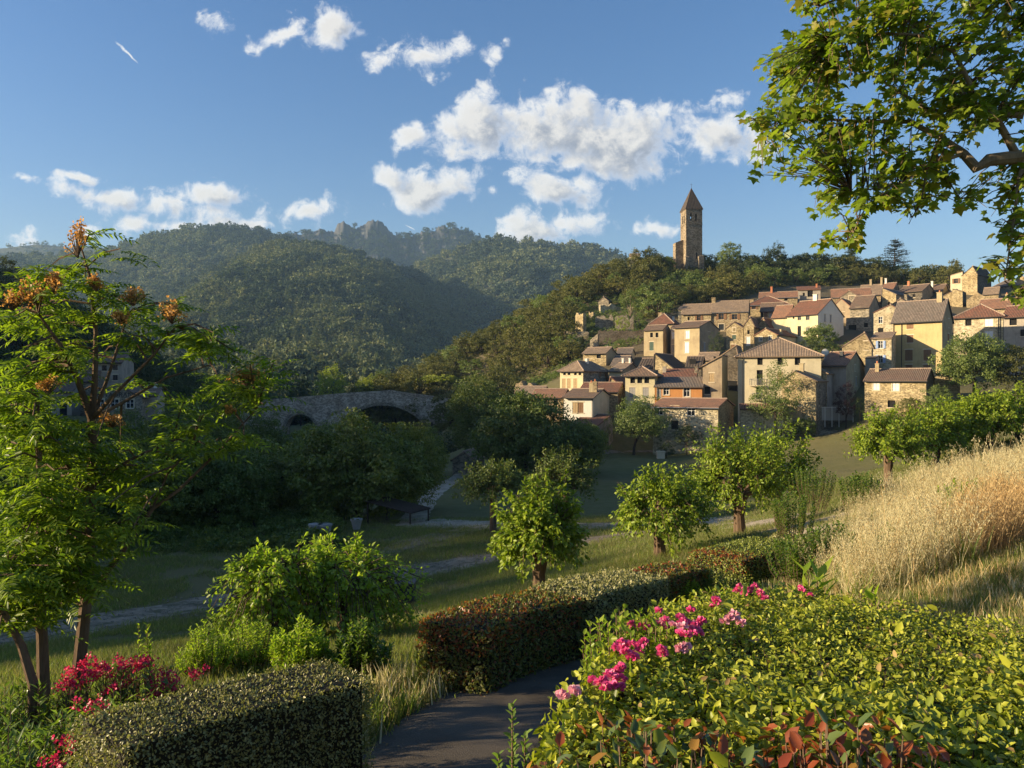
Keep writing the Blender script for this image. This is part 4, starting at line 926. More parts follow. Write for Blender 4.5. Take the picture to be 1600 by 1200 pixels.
h = House(1365, 1409, 156, 34, 488, 550, 'weathered pale stone gable house left of the ochre building', 'stone_pale', 'r_red', 'gy', 477, D=7, over=.2, ridge_off=.6); h.win(1376, 500, .8, 1.4, 'white').win(1376, 517, 1.0, 1.2, 'dark'); h.build()
# --- right, large
h = House(1395, 1472, 133, 43, 500, 620, 'very large ochre rendered building with brown shutters and a downpipe', 'ochre', 'r_grey', 'gx', 471, 1488, wall_r='tan', over=.45)  # tan side is the ochre wall with shade put into its colour
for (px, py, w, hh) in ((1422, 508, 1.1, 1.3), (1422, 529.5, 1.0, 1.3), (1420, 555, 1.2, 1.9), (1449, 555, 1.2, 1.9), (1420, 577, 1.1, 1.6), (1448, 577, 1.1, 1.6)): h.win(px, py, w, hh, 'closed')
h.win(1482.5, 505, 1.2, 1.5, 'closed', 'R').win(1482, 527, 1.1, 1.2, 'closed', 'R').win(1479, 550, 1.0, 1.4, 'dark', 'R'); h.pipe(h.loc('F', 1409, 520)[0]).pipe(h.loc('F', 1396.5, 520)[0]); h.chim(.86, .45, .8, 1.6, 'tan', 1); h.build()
h = House(1490, 1567, 141, 40, 495, 620, 'pale stone block with red roof and twin downpipes behind the big tree', 'stone_pale', 'r_red', 'hip', 477, D=9, over=.4)
h.win(1513, 504, 1.0, 1.2, 'dark').win(1545, 504, 1.3, 1.4, 'closed_white').win(1545, 524, 1.3, 1.6, 'closed_white').win(1545, 545, 1.2, 1.6, 'closed_grey'); h.pipe(h.loc('F', 1560, 520)[0]).pipe(h.loc('F', 1563, 520)[0]); h.build()
h = House(1568, 1640, 136, 42, 494, 620, 'shaded plastered house at the right edge of the village', 'grey', 'r_red', 'gx', 478, D=9, over=.4); h.win(1583, 503, 1.1, 1.2, 'dark').win(1600, 520, 1.1, 1.2, 'dark'); h.build()
h = House(1528, 1580, 160, 40, 482, 520, 'orange tiled roofs stepping up behind the pale stone block', 'stone_warm', 'r_orange', 'gx', 468, D=9, over=.3); h.chim(.8, .4, .5, 1.3, 'tan', 1); h.build()
h = House(1565, 1640, 168, 40, 478, 520, 'wide orange roofed house at the upper right edge', 'stone_warm', 'r_orange', 'gx', 466, D=9, over=.3); h.chim(.3, .4, .7, 1.6, 'tan', 1); h.build()
h = House(1362, 1393, 129, 34, 529, 600, 'pale stone house with two windows framed by blue shutters', 'stone_pale', 'r_tan', 'shedF', 520, D=5, over=.3); h.win(1376, 538.5, .75, 1.3, 'blue').win(1376, 561, .75, 1.35, 'blue'); h.build()
h = House(1316, 1362, 131, 28, 542, 600, 'stone half gable with a pale sloping verge left of the blue shuttered house', 'stone_gold', 'r_tan', 'gy', 521, D=7, over=.2, ridge_off=.75); h.win(1353, 540, .6, 1.5, 'closed_tan'); h.build()
h = House(1283, 1322, 123, 32, 571, 625, 'house with a two tone red roof and grey gable right of the big cream house', 'grey', 'r_orange', 'gx', 551, 1350, wall_r='tan', over=.35)
h.win(1336, 575, .7, 1.0, 'stoneframe', 'R').win(1338, 596, .7, 1.4, 'closed_grey', 'R'); h.chim(.6, .3, .5, .9, 'dmetal', 0); h.build()
h = House(1352, 1368, 126, 34, 560, 610, 'grey rendered annex behind the two tone red roof', 'grey', 'r_grey', 'shedF', 556, D=6, over=.1); h.build()
h = House(1351, 1447, 109, 30, 595, 660, 'rubble stone house with two white shuttered windows low on the right', 'stone_gold', 'r_brown', 'gx', 578, 1460, wall_r='stone_dark', over=.35)  # side wall of the same stone, darkened to paint its shade
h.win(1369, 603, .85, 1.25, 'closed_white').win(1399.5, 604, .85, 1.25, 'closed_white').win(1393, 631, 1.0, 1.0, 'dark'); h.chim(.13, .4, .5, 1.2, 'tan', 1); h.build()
# --- the big cream house and what stands round it
h = House(1153, 1283, 121, 20, 556, 690, 'big square cream house with a hipped tiled roof and two balconies', 'cream', 'r_tan', 'pyr', 529, D=13, over=.5)
for px in (1187.5, 1219, 1246): h.win(px, 564.5, .8, 1.15, 'dark')
h.win(1187, 590, .9, 2.4, 'dark').win(1186, 613, .9, 2.2, 'dark').win(1219, 590, .9, 1.6, 'closed_tan'); h.balcony(1183, 602, 2.3).balcony(1184, 624, 1.6); h.pipe(.75); h.build()
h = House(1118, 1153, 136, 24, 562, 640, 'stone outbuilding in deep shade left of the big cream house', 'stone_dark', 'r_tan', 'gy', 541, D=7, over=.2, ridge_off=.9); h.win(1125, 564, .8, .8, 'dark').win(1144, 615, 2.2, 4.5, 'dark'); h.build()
h = House(1088, 1120, 143, 28, 563, 600, 'small stone annex with tan roof right of the slate roofs', 'stone_gold', 'r_tan', 'gx', 552, D=5, over=.2); h.win(1126, 560, .5, .8, 'dark'); h.build()
h = House(1157, 1224, 112, 14, 640, 710, 'rough stone store with a broken tile coping at the foot of the cream house', 'stone_pale', 'r_red', 'shedF', 632, D=2.2, over=.2); h.win(1189, 647, .5, .5, 'dark').win(1232, 676, .8, 1.0, 'dark'); h.build()
h = House(1221, 1275, 113, 30, 596, 680, 'rubble stone gable house in front of the cream house', 'stone_gold', 'r_tan', 'gy', 581, 1293, over=.2, ridge_off=.38, wall_r='stone_grey')
h.win(1237, 595, 1.0, 1.4, 'dark').win(1281, 604, .6, .9, 'dark', 'R').win(1280, 625, .7, 1.6, 'dark', 'R').win(1248, 646, 1.0, 2.0, 'closed_tan'); h.chim(.5, .25, .6, 1.5, 'tan', 0); h.build()
h = House(1250, 1292, 119, 32, 584, 680, 'second rubble gable tucked behind the first with one square window', 'stone_gold', 'r_tan', 'gy', 569, 1302, over=.2, ridge_off=.25, wall_r='grey'); h.win(1263, 578, .9, .9, 'dark'); h.build()
# --- top right ruin
h = House(1485, 1504, 200, 40, 430, 470, 'white walled tall house with a lone window on the skyline', 'cream', 'r_tan', 'shedL', 425, D=7, over=.1); h.win(1494, 439, .9, 1.3, 'brownopen'); h.build()
h = House(1503, 1527, 198, 40, 430, 480, 'ruined stone block with a broken roof on the skyline', 'stone_gold', 'slate', 'gy', 417, 1549, ridge_off=.7, over=.1, wall_r='stone_dark'); h.build()  # right side uses the darkened masonry as painted shade
h = House(1488, 1504, 186, 40, 456, 490, 'broken stone gable below the white skyline house', 'stone_gold', 'slate', 'shedR', 452, D=5, over=.0, wall_r='stone_dark'); h.build()
h = House(1510, 1545, 184, 36, 468, 500, 'low roofless stone gable above the red roofs', 'stone_warm', None, 'gy', 457, D=5); h.build()
h = House(1474, 1500, 188, 36, 462, 495, 'small stone gable at the right end of the brown roofs', 'stone_gold', 'r_brown', 'gy', 453, D=5, over=.1, ridge_off=.8); h.build()
h = House(1553, 1595, 206, 38, 447, 480, 'dark walled house with a wide hipped roof on the right skyline', 'stone_grey', 'r_grey', 'hip', 438, D=8, over=.3); h.build()
h = House(1588, 1602, 204, 38, 437, 480, 'small round headed stone turret at the right edge of the skyline', 'stone_gold', 'r_tan', 'gy', 430, D=3, over=.1, cat='turret'); h.build()
h = House(1536, 1560, 190, 38, 460, 490, 'little house with a tan roof below the skyline house', 'stone_warm', 'r_tan', 'gx', 450, D=6, over=.2); h.build()

# --- bell tower
def arch_pts(w, h, n=8): return [(-w/2, 0), (w/2, 0)] + [(w/2*math.cos(math.pi*i/n), h-w/2+w/2*math.sin(math.pi*i/n)) for i in range(n+1)]
def wall_with_arches(mb, T, L, z0, z1, arches, dp=.7, cav=None):
    """wall in local (a,z); arches (centre, z bottom, w, h); openings cut right through with reveals"""
    zs = sorted({z0, z1} | {a[1] for a in arches} | {a[1]+a[3] for a in arches}); us = sorted({0, L} | {a[0]-a[2]/2 for a in arches} | {a[0]+a[2]/2 for a in arches})
    for i in range(len(us)-1):
        for j in range(len(zs)-1):
            cu_, cz_ = (us[i]+us[i+1])/2, (zs[j]+zs[j+1])/2
            if any(abs(cu_-a[0]) < a[2]/2 and a[1] < cz_ < a[1]+a[3] for a in arches): continue
            mb.poly([T(us[i], zs[j]), T(us[i+1], zs[j]), T(us[i+1], zs[j+1]), T(us[i], zs[j+1])])
    for (c, zb, w, h) in arches:
        pts = [(c+w/2, zb), (c+w/2, zb+h-w/2)] + [(c+w/2*math.cos(math.pi*i/10), zb+h-w/2+w/2*math.sin(math.pi*i/10)) for i in range(1, 10)] + [(c-w/2, zb+h-w/2), (c-w/2, zb)]
        for i in range(len(pts)-1):
            a, b = pts[i], pts[i+1]; mb.poly([T(*a), T(*a, dp), T(*b, dp), T(*b)])
        mb.poly([T(c-w/2, zb), T(c-w/2, zb, dp), T(c+w/2, zb, dp), T(c+w/2, zb)])
        right = [p for p in pts[1:] if p[0] >= c]+[]; left = [p for p in pts if p[0] <= c]
        mb.poly([T(c+w/2, zb+h)] + [T(*p) for p in pts[1:7]][::-1]); mb.poly([T(c-w/2, zb+h)] + [T(*p) for p in pts[6:-1]][::-1])
TD = 240.0; ty = R(6.7)
tp = P(1072, 415, TD); te = empty('bell_tower', (tp.x, tp.y, tp.z-2), ty); tag(te, 'tall square stone bell tower with a pointed roof on the wooded hilltop', 'tower')
TW, TDp, TH = 5.35, 5.2, 19.85
mb = MB(); tpr = .25
bel_z = 2+(415-344)/F*TD; bh = 2.35
ar_f = [(TW*.30, bel_z, .62, bh), (TW*.62, bel_z-.1, .62, bh)]
ar_l = [(TDp*.36, bel_z-.6, .6, 2.5), (TDp*.66, bel_z-.6, .6, 2.5)]
zc = bel_z-1.0
mb.poly([(0,0,-4),(TW,0,-4),(TW,0,zc),(0,0,zc)]); mb.poly([(TW,0,-4),(TW,TDp,-4),(TW,TDp,zc),(TW,0,zc)]); mb.poly([(0,TDp,-4),(0,0,-4),(0,0,zc),(0,TDp,zc)]); mb.poly([(TW,TDp,-4),(0,TDp,-4),(0,TDp,zc),(TW,TDp,zc)])
wall_with_arches(mb, lambda a, z, dp=0: (a, dp, z), TW, zc, TH, ar_f)
wall_with_arches(mb, lambda a, z, dp=0: (TW-a, TDp-dp, z), TW, zc, TH, [(TW*.38, bel_z, .62, bh), (TW*.70, bel_z, .62, bh)])
wall_with_arches(mb, lambda a, z, dp=0: (dp, TDp-a, z), TDp, zc, TH, ar_l)
wall_with_arches(mb, lambda a, z, dp=0: (TW-dp, a, z), TDp, zc, TH, ar_l)
mb.poly([(.7,.7,bel_z-.65),(TW-.7,.7,bel_z-.65),(TW-.7,TDp-.7,bel_z-.65),(.7,TDp-.7,bel_z-.65)])
mb.box(-.10, TW+.10, -.10, TDp+.10, bel_z-1.25, bel_z-1.02); mb.box(-.12, TW+.12, -.12, TDp+.12, TH-.02, TH+.2)
mb.build('wall', M['stone_tower'], te)
mb = MB(); ap = (TW/2, TDp/2, 27.5); o_ = .28; c = [(-o_,-o_,TH+.2),(TW+o_,-o_,TH+.2),(TW+o_,TDp+o_,TH+.2),(-o_,TDp+o_,TH+.2)]
for i in range(4): mb.poly([c[i], c[(i+1)%4], ap], 0, [(0,0),(6,0),(3,7)])
mb.poly(c[::-1]); rf_ = mb.build('roof', M['slate'], te)
mb = MB(); mb.tube([ap, (ap[0], ap[1], ap[2]+1.4)], [.06, .04], 5); mb.tube([(ap[0]-.35, ap[1], ap[2]+1.0), (ap[0]+.35, ap[1], ap[2]+1.0)], [.04, .04], 5); mb.build('cross', M['dmetal'], rf_)
mb = MB()   # buttresses
def butt(x0, x1, y0, y1, z0, z1, ztop, side):
    mb.box(x0, x1, y0, y1, z0, z1)
    if side == 'L': mb.poly([(x0,y0,z1),(x1,y0,z1),(x1,y0,ztop)]); mb.poly([(x1,y1,z1),(x0,y1,z1),(x1,y1,ztop)]); mb.poly([(x0,y0,z1),(x1,y0,ztop),(x1,y1,ztop),(x0,y1,z1)])
    else: mb.poly([(x0,y0,z1),(x1,y0,z1),(x1,y1,ztop),(x0,y1,ztop)])
butt(-2.6, -.0, 2.4, 5.0, -4, 2+(415-377)/F*TD, 2+(415-372)/F*TD, 'L')
butt(-2.9, -2.6, 2.8, 4.6, -4, 4.5, 4.8, 'L'); butt(3.9, 5.6, -.9, 0, -4, 5.0, 5.3, 'F'); butt(-.3, .75, -.6, 0, -4, 4.6, 5.0, 'F')
mb.build('buttress', M['stone_tower'], te)
mb = MB(); mb.box(TW*.60, TW*.60+.45, -.012, .0, 2+(415-404)/F*TD, 2+(415-394)/F*TD); mb.build('window', M['dark'], te)
bell = MB(); bell.tube([(TW/2,TDp/2,bel_z+.3),(TW/2,TDp/2,bel_z+.5),(TW/2,TDp/2,bel_z+1.0),(TW/2,TDp/2,bel_z+1.3)], [.55,.42,.32,.08], 12); bell.build('bell', M['dmetal'], te)

# --- ruins and terrace walls
def ruin(name, x0, x1, d, yaw, top, base, label, m='stone_grey', th=.7, seed=0, amp=1.0, cat='wall', prof=None, sink=2):
    if d > 165 and d < 240: d = hit((x0+x1)/2, base, 300, 140).y-.6
    O = Vector((ang(x0)*d, d)); t = R(yaw); c, s = math.cos(t), math.sin(t); k = ang(x1); W = (k*O.y-O.x)/(c+k*s); dm = d-W*s/2
    zb = CZ-(base-600)/F*dm; H = (base-top)/F*dm; n = max(6, int(W/.5)); mb = MB(); r = random.Random(seed)
    hs = []
    for i in range(n+1):
        u = i/n; hh = H*(prof(u) if prof else 1)+(r.random()-.6)*amp; hs.append(max(.3, hh))
    for i in range(n):
        a, b = W*i/n, W*(i+1)/n
        mb.poly([(a,0,-sink),(b,0,-sink),(b,0,hs[i+1]),(a,0,hs[i])]); mb.poly([(b,th,-sink),(a,th,-sink),(a,th,hs[i]),(b,th,hs[i+1])]); mb.poly([(a,0,hs[i]),(b,0,hs[i+1]),(b,th,hs[i+1]),(a,th,hs[i])])
    mb.poly([(0,th,-sink),(0,0,-sink),(0,0,hs[0]),(0,th,hs[0])]); mb.poly([(W,0,-sink),(W,th,-sink),(W,th,hs[-1]),(W,0,hs[-1])])
    o = mb.build(name, M[m]); o.location = (O.x, O.y, zb); o.rotation_euler = (0, 0, -t); tag(o, label, cat); return o
ruin('ruined_wall', 899, 911, 196, 45, 490, 520, 'leaning lit fragment of ruined wall farthest left on the slope', 'stone_gold', 1.2, 1, 1.2)
ruin('ruined_wall', 920, 927, 194, 30, 488, 500, 'small pale upright stub of masonry among the slope ruins', 'stone_gold', 1.0, 2, .4)
ruin('ruined_wall', 930, 958, 194, 12, 493, 512, 'broad broken ruin wall in the middle of the slope', 'stone_grey', .8, 3, 1.4)
ruin('ruined_wall', 938, 972, 203, -12, 474, 488, 'upper terrace of broken pale rubble on the slope', 'stone_pale', .8, 4, 1.2, prof=lambda u: 1-.35*u)
ruin('ruined_wall', 961, 990, 192, 8, 495, 515, 'ruined wall with tall standing pier right of the slope ruins', 'stone_grey', .8, 5, 1.5)
ruin('terrace_wall', 885, 920, 178, 14, 518, 534, 'long dim terrace wall above the small square house', 'stone_grey', .8, 6, .5)
ruin('terrace_wall', 922, 934, 172, 30, 521, 545, 'tall thin ruin pier with a slanting top behind the small square house', 'stone_grey', .8, 7, .3, prof=lambda u: .6+.4*u)
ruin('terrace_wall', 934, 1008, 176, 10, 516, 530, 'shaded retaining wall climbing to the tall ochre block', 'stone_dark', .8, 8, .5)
ruin('rampart_wall', 1026, 1056, 243, -6, 402, 420, 'dark remnant of castle wall left of the bell tower', 'stone_dark', 1.0, 9, .3, prof=lambda u: .85+.15*math.sin(u*3))
h = House(935, 951, hit(943, 482, 300, 150).y-1, 24, 471, 482, 'tiny gabled stone hut among the slope ruins', 'stone_grey', 'slate', 'gy', 464, D=3.5, over=.1, name='stone_hut', cat='hut'); h.win(942, 468, .4, .5, 'dark'); h.build()
h = House(984, 1000, 246, 8, 401, 410, 'white cottage half buried in trees left of the bell tower', 'white', 'r_tan', 'gx', 397, D=4, over=.2); h.build()
ruin('garden_wall', 1205, 1334, 112.5, 8, 672, 690, 'low rubble garden wall along the top of the lawn', 'stone_grey', .5, 10, .5)
ruin('garden_wall', 1122, 1160, 113, 6, 668, 690, 'pale parapet wall between the long low house and the store', 'stone_pale', .5, 11, .1)
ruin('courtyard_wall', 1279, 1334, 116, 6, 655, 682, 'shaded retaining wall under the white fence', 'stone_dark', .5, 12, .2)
ruin('retaining_wall', 1460, 1500, 112, 20, 588, 640, 'warm stone wall behind the bushes right of the rubble house', 'stone_gold', .6, 13, .4)
ruin('cliff_face', 803, 834, 150, 20, 600, 640, 'bare earthy cliff at the left foot of the village', 'stone_warm', 3, 14, 2.0, cat='cliff')
# white post fence
fe = P(1278, 657, 114); e = empty('post_fence', fe); tag(e, 'white post and rail fence with grey panels beside the rubble gable house', 'fence')
L = (1333-1278)/F*114; mb = MB(); mb.box(0, L, .05, .08, 0, 1.9); mb.build('panel', M['metal'], e)
for i in range(6): p = MB(); p.box(L*i/5-.04, L*i/5+.04, -.03, .045, -1, 2.1); p.build('post', M['shut_white'], e)
p = MB(); p.box(.04, L-.04, -.02, .045, 1.95, 2.03); p.build('rail', M['shut_white'], e)
# dish chimney
e = empty('satellite_dish', P(1290, 556, 127)); tag(e, 'white satellite dish on a pale chimney stack between the cream house and the red roof', 'satellite dish')
mb = MB(); mb.box(-.3, .3, -.3, .3, -2, .7); mb.build('stack', M['white'], e); mb = MB()
for i in range(5):
    r0, r1 = .2*i, .2*(i+1)
    for k in range(16):
        a0, a1 = k*math.pi/8, (k+1)*math.pi/8
        mb.poly([(r0*math.cos(a0)-.35, -.6-.1*(1-r0*r0)*1.2, .9+r0*math.sin(a0)), (r1*math.cos(a0)-.35, -.6-.1*(1-r1*r1)*1.2, .9+r1*math.sin(a0)), (r1*math.cos(a1)-.35, -.6-.1*(1-r1*r1)*1.2, .9+r1*math.sin(a1)), (r0*math.cos(a1)-.35, -.6-.1*(1-r0*r0)*1.2, .9+r0*math.sin(a1))])
mb.build('dish', M['white'], e); e.scale = (.62, .62, .62)

# --- bridge
BD = 186.0; by0 = CZ-(612-600)/F*BD
be = empty('stone_bridge', (ang(608)*BD, BD, by0-16)); tag(be, 'old humpback stone bridge with one wide arch and a small side arch', 'bridge')
def bx_(px): return (px-608)/F*BD
prof_pts = [(380, 629), (420, 624), (470, 620), (520, 615.5), (560, 612.5), (590, 611), (608, 609.5), (625, 612.5), (660, 617), (705, 623), (760, 632)]
def btop(x): return float(np.interp(x, [bx_(p[0]) for p in prof_pts], [16-(p[1]-612)/F*BD for p in prof_pts]))
arches = [(bx_(597.5), 13.4, 12.6), (bx_(469), 3.6, 10.4)]   # centre, half span, crown height
def under(x):
    z = -6.0
    for (c, r, cr) in arches:
        if abs(x-c) < r: z = max(z, (cr-r)+math.sqrt(r*r-(x-c)**2) if True else 0)
    return z
xs_ = sorted(set(list(np.linspace(bx_(375), bx_(765), 120)) + [c+s*r*.9999*math.cos(a) for (c, r, cr) in arches for s in (-1, 1) for a in np.linspace(0, math.pi/2, 26)]))
mb = MB(); arc = MB(); par = MB(); BWd = 3.6
for i in range(len(xs_)-1):
    a, b = xs_[i], xs_[i+1]; ua, ub = under(a), under(b); ta, tb_ = btop(a), btop(b)
    for y, f in ((0, 1), (BWd, -1)):
        pl = [(a, y, ua), (b, y, ub), (b, y, tb_), (a, y, ta)]; mb.poly(pl if f > 0 else pl[::-1])
    mb.poly([(a, 0, ua), (a, BWd, ua), (b, BWd, ub), (b, 0, ub)]); mb.poly([(a, 0, ta-.9), (b, 0, tb_-.9), (b, BWd, tb_-.9), (a, BWd, ta-.9)])
    par.poly([(a, -.06, ta), (b, -.06, tb_), (b, .42, tb_), (a, .42, ta)]); par.poly([(a, -.06, ta-.22), (b, -.06, tb_-.22), (b, -.06, tb_), (a, -.06, ta)]); par.poly([(b, .42, tb_-.9), (a, .42, ta-.9), (a, .42, ta), (b, .42, tb_)])
mb.build('span', M['stone_bridge'], be); par.build('parapet', M['stone_bridge'], be)
for (c, r, cr) in arches:
    vb = MB(); n_ = 40
    for i in range(n_):
        a0, a1 = math.pi*i/n_, math.pi*(i+1)/n_
        if (cr-r)+r*math.sin((a0+a1)/2) < -2: continue
        q = [(c+rr*math.cos(t), -.07, (cr-r)+rr*math.sin(t)) for rr, t in ((r, a0), (r+.75, a0), (r+.75, a1), (r, a1))]
        vb.poly(q); vb.poly([(p[0], -.07, p[2]) for p in (q[0], q[3])] + [(p[0], .0, p[2]) for p in (q[3], q[0])])
    vb.build('arch_ring', M['stone_grey'], be)

# --- hotel on the left bank
def hotelwin(h, lst):
    for a in lst: h.win(*a)
h = House(92, 152, 131, -14, 594, 640, 'grey stone inn wing with white windows behind the near tree', 'stone_grey', 'r_brown', 'gx', 562, D=9, over=.4, name='inn'); h.win(95, 584, .9, 1.6, 'white'); h.win(118, 586, 1, 1.6, 'white'); h.build()
h = House(146, 190, 134, -14, 566, 640, 'taller pale plastered inn block with small square windows', 'grey', 'r_brown', 'gx', 552, D=9, over=.4, name='inn'); h.win(163, 575, .8, 1.0, 'glass').win(180, 590, .8, 1.0, 'glass').win(180, 574, .8, 1.0, 'glass'); h.build()  # pale wall greyed, its shade put into the colour
h = House(138, 222, 124, -10, 621, 660, 'stone gabled restaurant with dark lettering above three white windows', 'stone_grey', 'r_brown', 'gy', 601, D=9, over=.5, name='restaurant', cat='restaurant'); h.win(157, 631, 1.1, 1.5, 'white').win(179, 631, 1.3, 1.6, 'white').win(203, 631, 1.2, 1.5, 'white'); h.build()
HR = h
fc = bpy.data.curves.new('lettering', 'FONT'); fc.body = 'RESTAURANT'; fc.size = 1.05; fc.align_x = 'CENTER'; fc.extrude = .03; fc.space_character = 1.08
to = bpy.data.objects.new('lettering', fc); link(to); to.data.materials.append(M['dmetal'])
bpy.context.view_layer.update(); dg = bpy.context.evaluated_depsgraph_get(); tme = bpy.data.meshes.new_from_object(to.evaluated_get(dg)); bpy.data.objects.remove(to)
lo = obj('lettering', tme, HR.e); u_, z_ = HR.loc('F', 180, 620); lo.location = (u_, -.05, z_); lo.rotation_euler = (R(90), 0, 0)
h = House(216, 246, 128, -14, 618, 650, 'small annex with a single window at the right end of the inn', 'grey', 'r_brown', 'gx', 607, D=6, over=.3, name='inn'); h.win(238, 618, .9, 1.0, 'glass'); h.chim(.7, .5, .5, 1.0, 'white', 0); h.build()
h = House(60, 112, 126, -14, 612, 660, 'lower pale wing of the inn with a dark doorway', 'grey', 'r_brown', 'gx', 600, D=8, over=.4, name='inn'); h.win(99, 641, 1.1, 2.2, 'dark'); h.build()  # grey render paints the shade on this pale wing
h = House(480, 500, 545, 0, 579, 585, 'tiny white farmhouse on the far bank beyond the bridge', 'cream', 'r_tan', 'gx', 575.5, D=6, over=.3, sink=8); h.win(487, 582, .8, .8, 'dark').win(495, 582, .8, .8, 'dark'); h.build()
# shed on the lawn
g = hit(727, 742); h = House(707, 742, g.y, 26, 720, 742, 'small old stone shed with a mossy gable at the end of the lawn', 'stone_grey', 'r_tan', 'gy', 708, D=4, over=.2, name='shed', cat='shed', sink=1.5, wall_r='stone_dark', x2=756); h.build()
# ------------------------------------------------------------------ woods
def inpoly(px, py, poly):
    poly = np.array(poly, float); c = np.zeros(np.shape(px), bool); j = len(poly)-1
    for i in range(len(poly)):
        xi, yi = poly[i]; xj, yj = poly[j]
        c ^= ((yi > py) != (yj > py)) & (px < (xj-xi)*(py-yi)/(yj-yi+1e-9)+xi); j = i
    return c
def topx(x, y, z): return 800+x/y*F, 600-(z-CZ)/y*F
HI = {}   # shared crown meshes
def tree_mesh(kind, seed, lmat, nclump, per, ls, shape='rhomb', tall=.95, clump=.22, shell=.55):
    lb = LB(); crown(lb, (0, 0, 1.15*tall), (1, 1, tall), nclump, per, ls, seed, shape, shell=shell, clump=clump)
    mb = MB(); mb.tube([(0,0,-.5),(.03,.02,.4),(.0,-.03,1.2*tall)], [.10,.075,.04], 6)
    for k in range(5):
        a = k*1.3+seed; mb.tube([(0,0,.35),(.35*math.cos(a),.35*math.sin(a),.8*tall),(.62*math.cos(a),.62*math.sin(a),1.35*tall)], [.05,.035,.012], 4)
    lb.addmb(mb, 1); return lb.mesh(kind, [lmat, M['bark_dark']])
oaks = [tree_mesh('oak', 200+i, M['lf_oak'], 70, 34, .11, tall=.95) for i in range(5)]
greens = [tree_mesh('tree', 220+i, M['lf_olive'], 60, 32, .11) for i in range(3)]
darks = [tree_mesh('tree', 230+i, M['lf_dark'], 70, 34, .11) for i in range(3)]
WOOD = [(560,660),(570,634),(640,604),(700,572),(760,532),(830,484),(900,440),(950,418),(1050,418),(1200,414),(1300,418),(1400,425),(1500,440),(1480,452),(1400,444),(1340,446),(1290,447),(1240,446),(1190,454),(1165,466),(1115,474),(1060,480),(1045,492),(1010,503),(1000,486),(985,470),(945,462),(905,478),(893,505),(880,530),(905,540),(905,560),(870,572),(850,590),(800,604),(800,640),(770,665),(700,672),(600,690)]
r = np.random.default_rng(11)
xx = r.uniform(-60, 150, 60000); yy = r.uniform(150, 262, 60000); zz = Gz(xx, yy)
pxx, pyy = topx(xx, yy, zz); ok_ = inpoly(pxx, pyy, WOOD)
# visible only (front side of the hill)
xx, yy, zz, pxx, pyy = [a[ok_] for a in (xx, yy, zz, pxx, pyy)]
sel = []; cells = {}
for i in range(len(xx)):
    ms = 4.6
    kx, ky = int(xx[i]//6), int(yy[i]//6)
    if any((xx[i]-xx[j])**2+(yy[i]-yy[j])**2 < ms*ms for a in (-1,0,1) for b in (-1,0,1) for j in cells.get((kx+a, ky+b), [])): continue
    cells.setdefault((kx, ky), []).append(i); sel.append(i)
sel = sel[:298]
LBL = {'oak': ('rounded dull green holm oak massed on the wooded slope around the bell tower', 'oaks massed on the castle slope'),
       'dark_tree': ('dense dark green tree on the shadier wooded crest behind the village', 'dark trees along the crest'),
       'leafy_tree': ('paler fresh green tree scattered among the dark woods on the castle slope', 'paler trees on the castle slope')}
for i in sel:
    x, y, z, px, py = xx[i], yy[i], zz[i], pxx[i], pyy[i]
    q = r.random()
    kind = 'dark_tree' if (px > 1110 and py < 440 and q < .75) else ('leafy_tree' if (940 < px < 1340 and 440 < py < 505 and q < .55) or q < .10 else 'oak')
    s = r.uniform(2.6, 4.1)*(1.05 if y > 225 else 1.0)
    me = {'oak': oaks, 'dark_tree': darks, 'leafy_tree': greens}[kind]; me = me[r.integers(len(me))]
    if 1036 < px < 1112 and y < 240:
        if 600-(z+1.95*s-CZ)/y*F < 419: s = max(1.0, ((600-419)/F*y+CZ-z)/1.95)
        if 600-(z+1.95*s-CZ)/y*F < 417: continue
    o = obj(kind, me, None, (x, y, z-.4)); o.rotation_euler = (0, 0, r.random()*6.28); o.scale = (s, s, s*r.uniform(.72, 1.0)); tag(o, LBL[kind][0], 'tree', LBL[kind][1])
# low scrub filling between the trees
xs2 = r.uniform(-60, 150, 30000); ys2 = r.uniform(150, 265, 30000); zs2 = Gz(xs2, ys2); p2x, p2y = topx(xs2, ys2, zs2)
k_ = inpoly(p2x, p2y, WOOD); pts = np.stack([xs2, ys2, zs2-.5], -1)[k_][:4600]
SCR = [proto_tree(90+i, M['lf_oak'], 16, 12, .2, tall=.6, trunk=False) for i in range(4)]
scatter('scrub', pts, r.uniform(.7, 1.7, len(pts)), r.random(len(pts))*6.28, SCR, label='low scrub between the trees of the castle slope', cat='scrub')
# weeds and bushes between the ruins and on the village banks
RU = [(885,500),(905,470),(950,462),(1000,480),(1010,505),(1003,540),(960,545),(905,545),(870,560),(885,530)]
k_ = inpoly(p2x, p2y, RU) | inpoly(p2x, p2y, [(795,616),(870,570),(905,545),(910,575),(885,605),(830,630)]) | inpoly(p2x, p2y, [(1040,600),(1100,575),(1150,600),(1290,540),(1360,540),(1340,600),(1290,650),(1230,680),(1030,660),(930,640),(900,600)])
pts = np.stack([xs2, ys2, zs2-.3], -1)[k_ & (r.random(30000) < .9)][:1500]
GSC = [proto_tree(95+i, M['lf_olive'], 14, 10, .22, tall=.6, trunk=False) for i in range(3)]
scatter('scrub', pts, r.uniform(.35, 1.15, len(pts)), r.random(len(pts))*6.28, GSC, label='green weeds and low bushes among the slope ruins', cat='scrub')

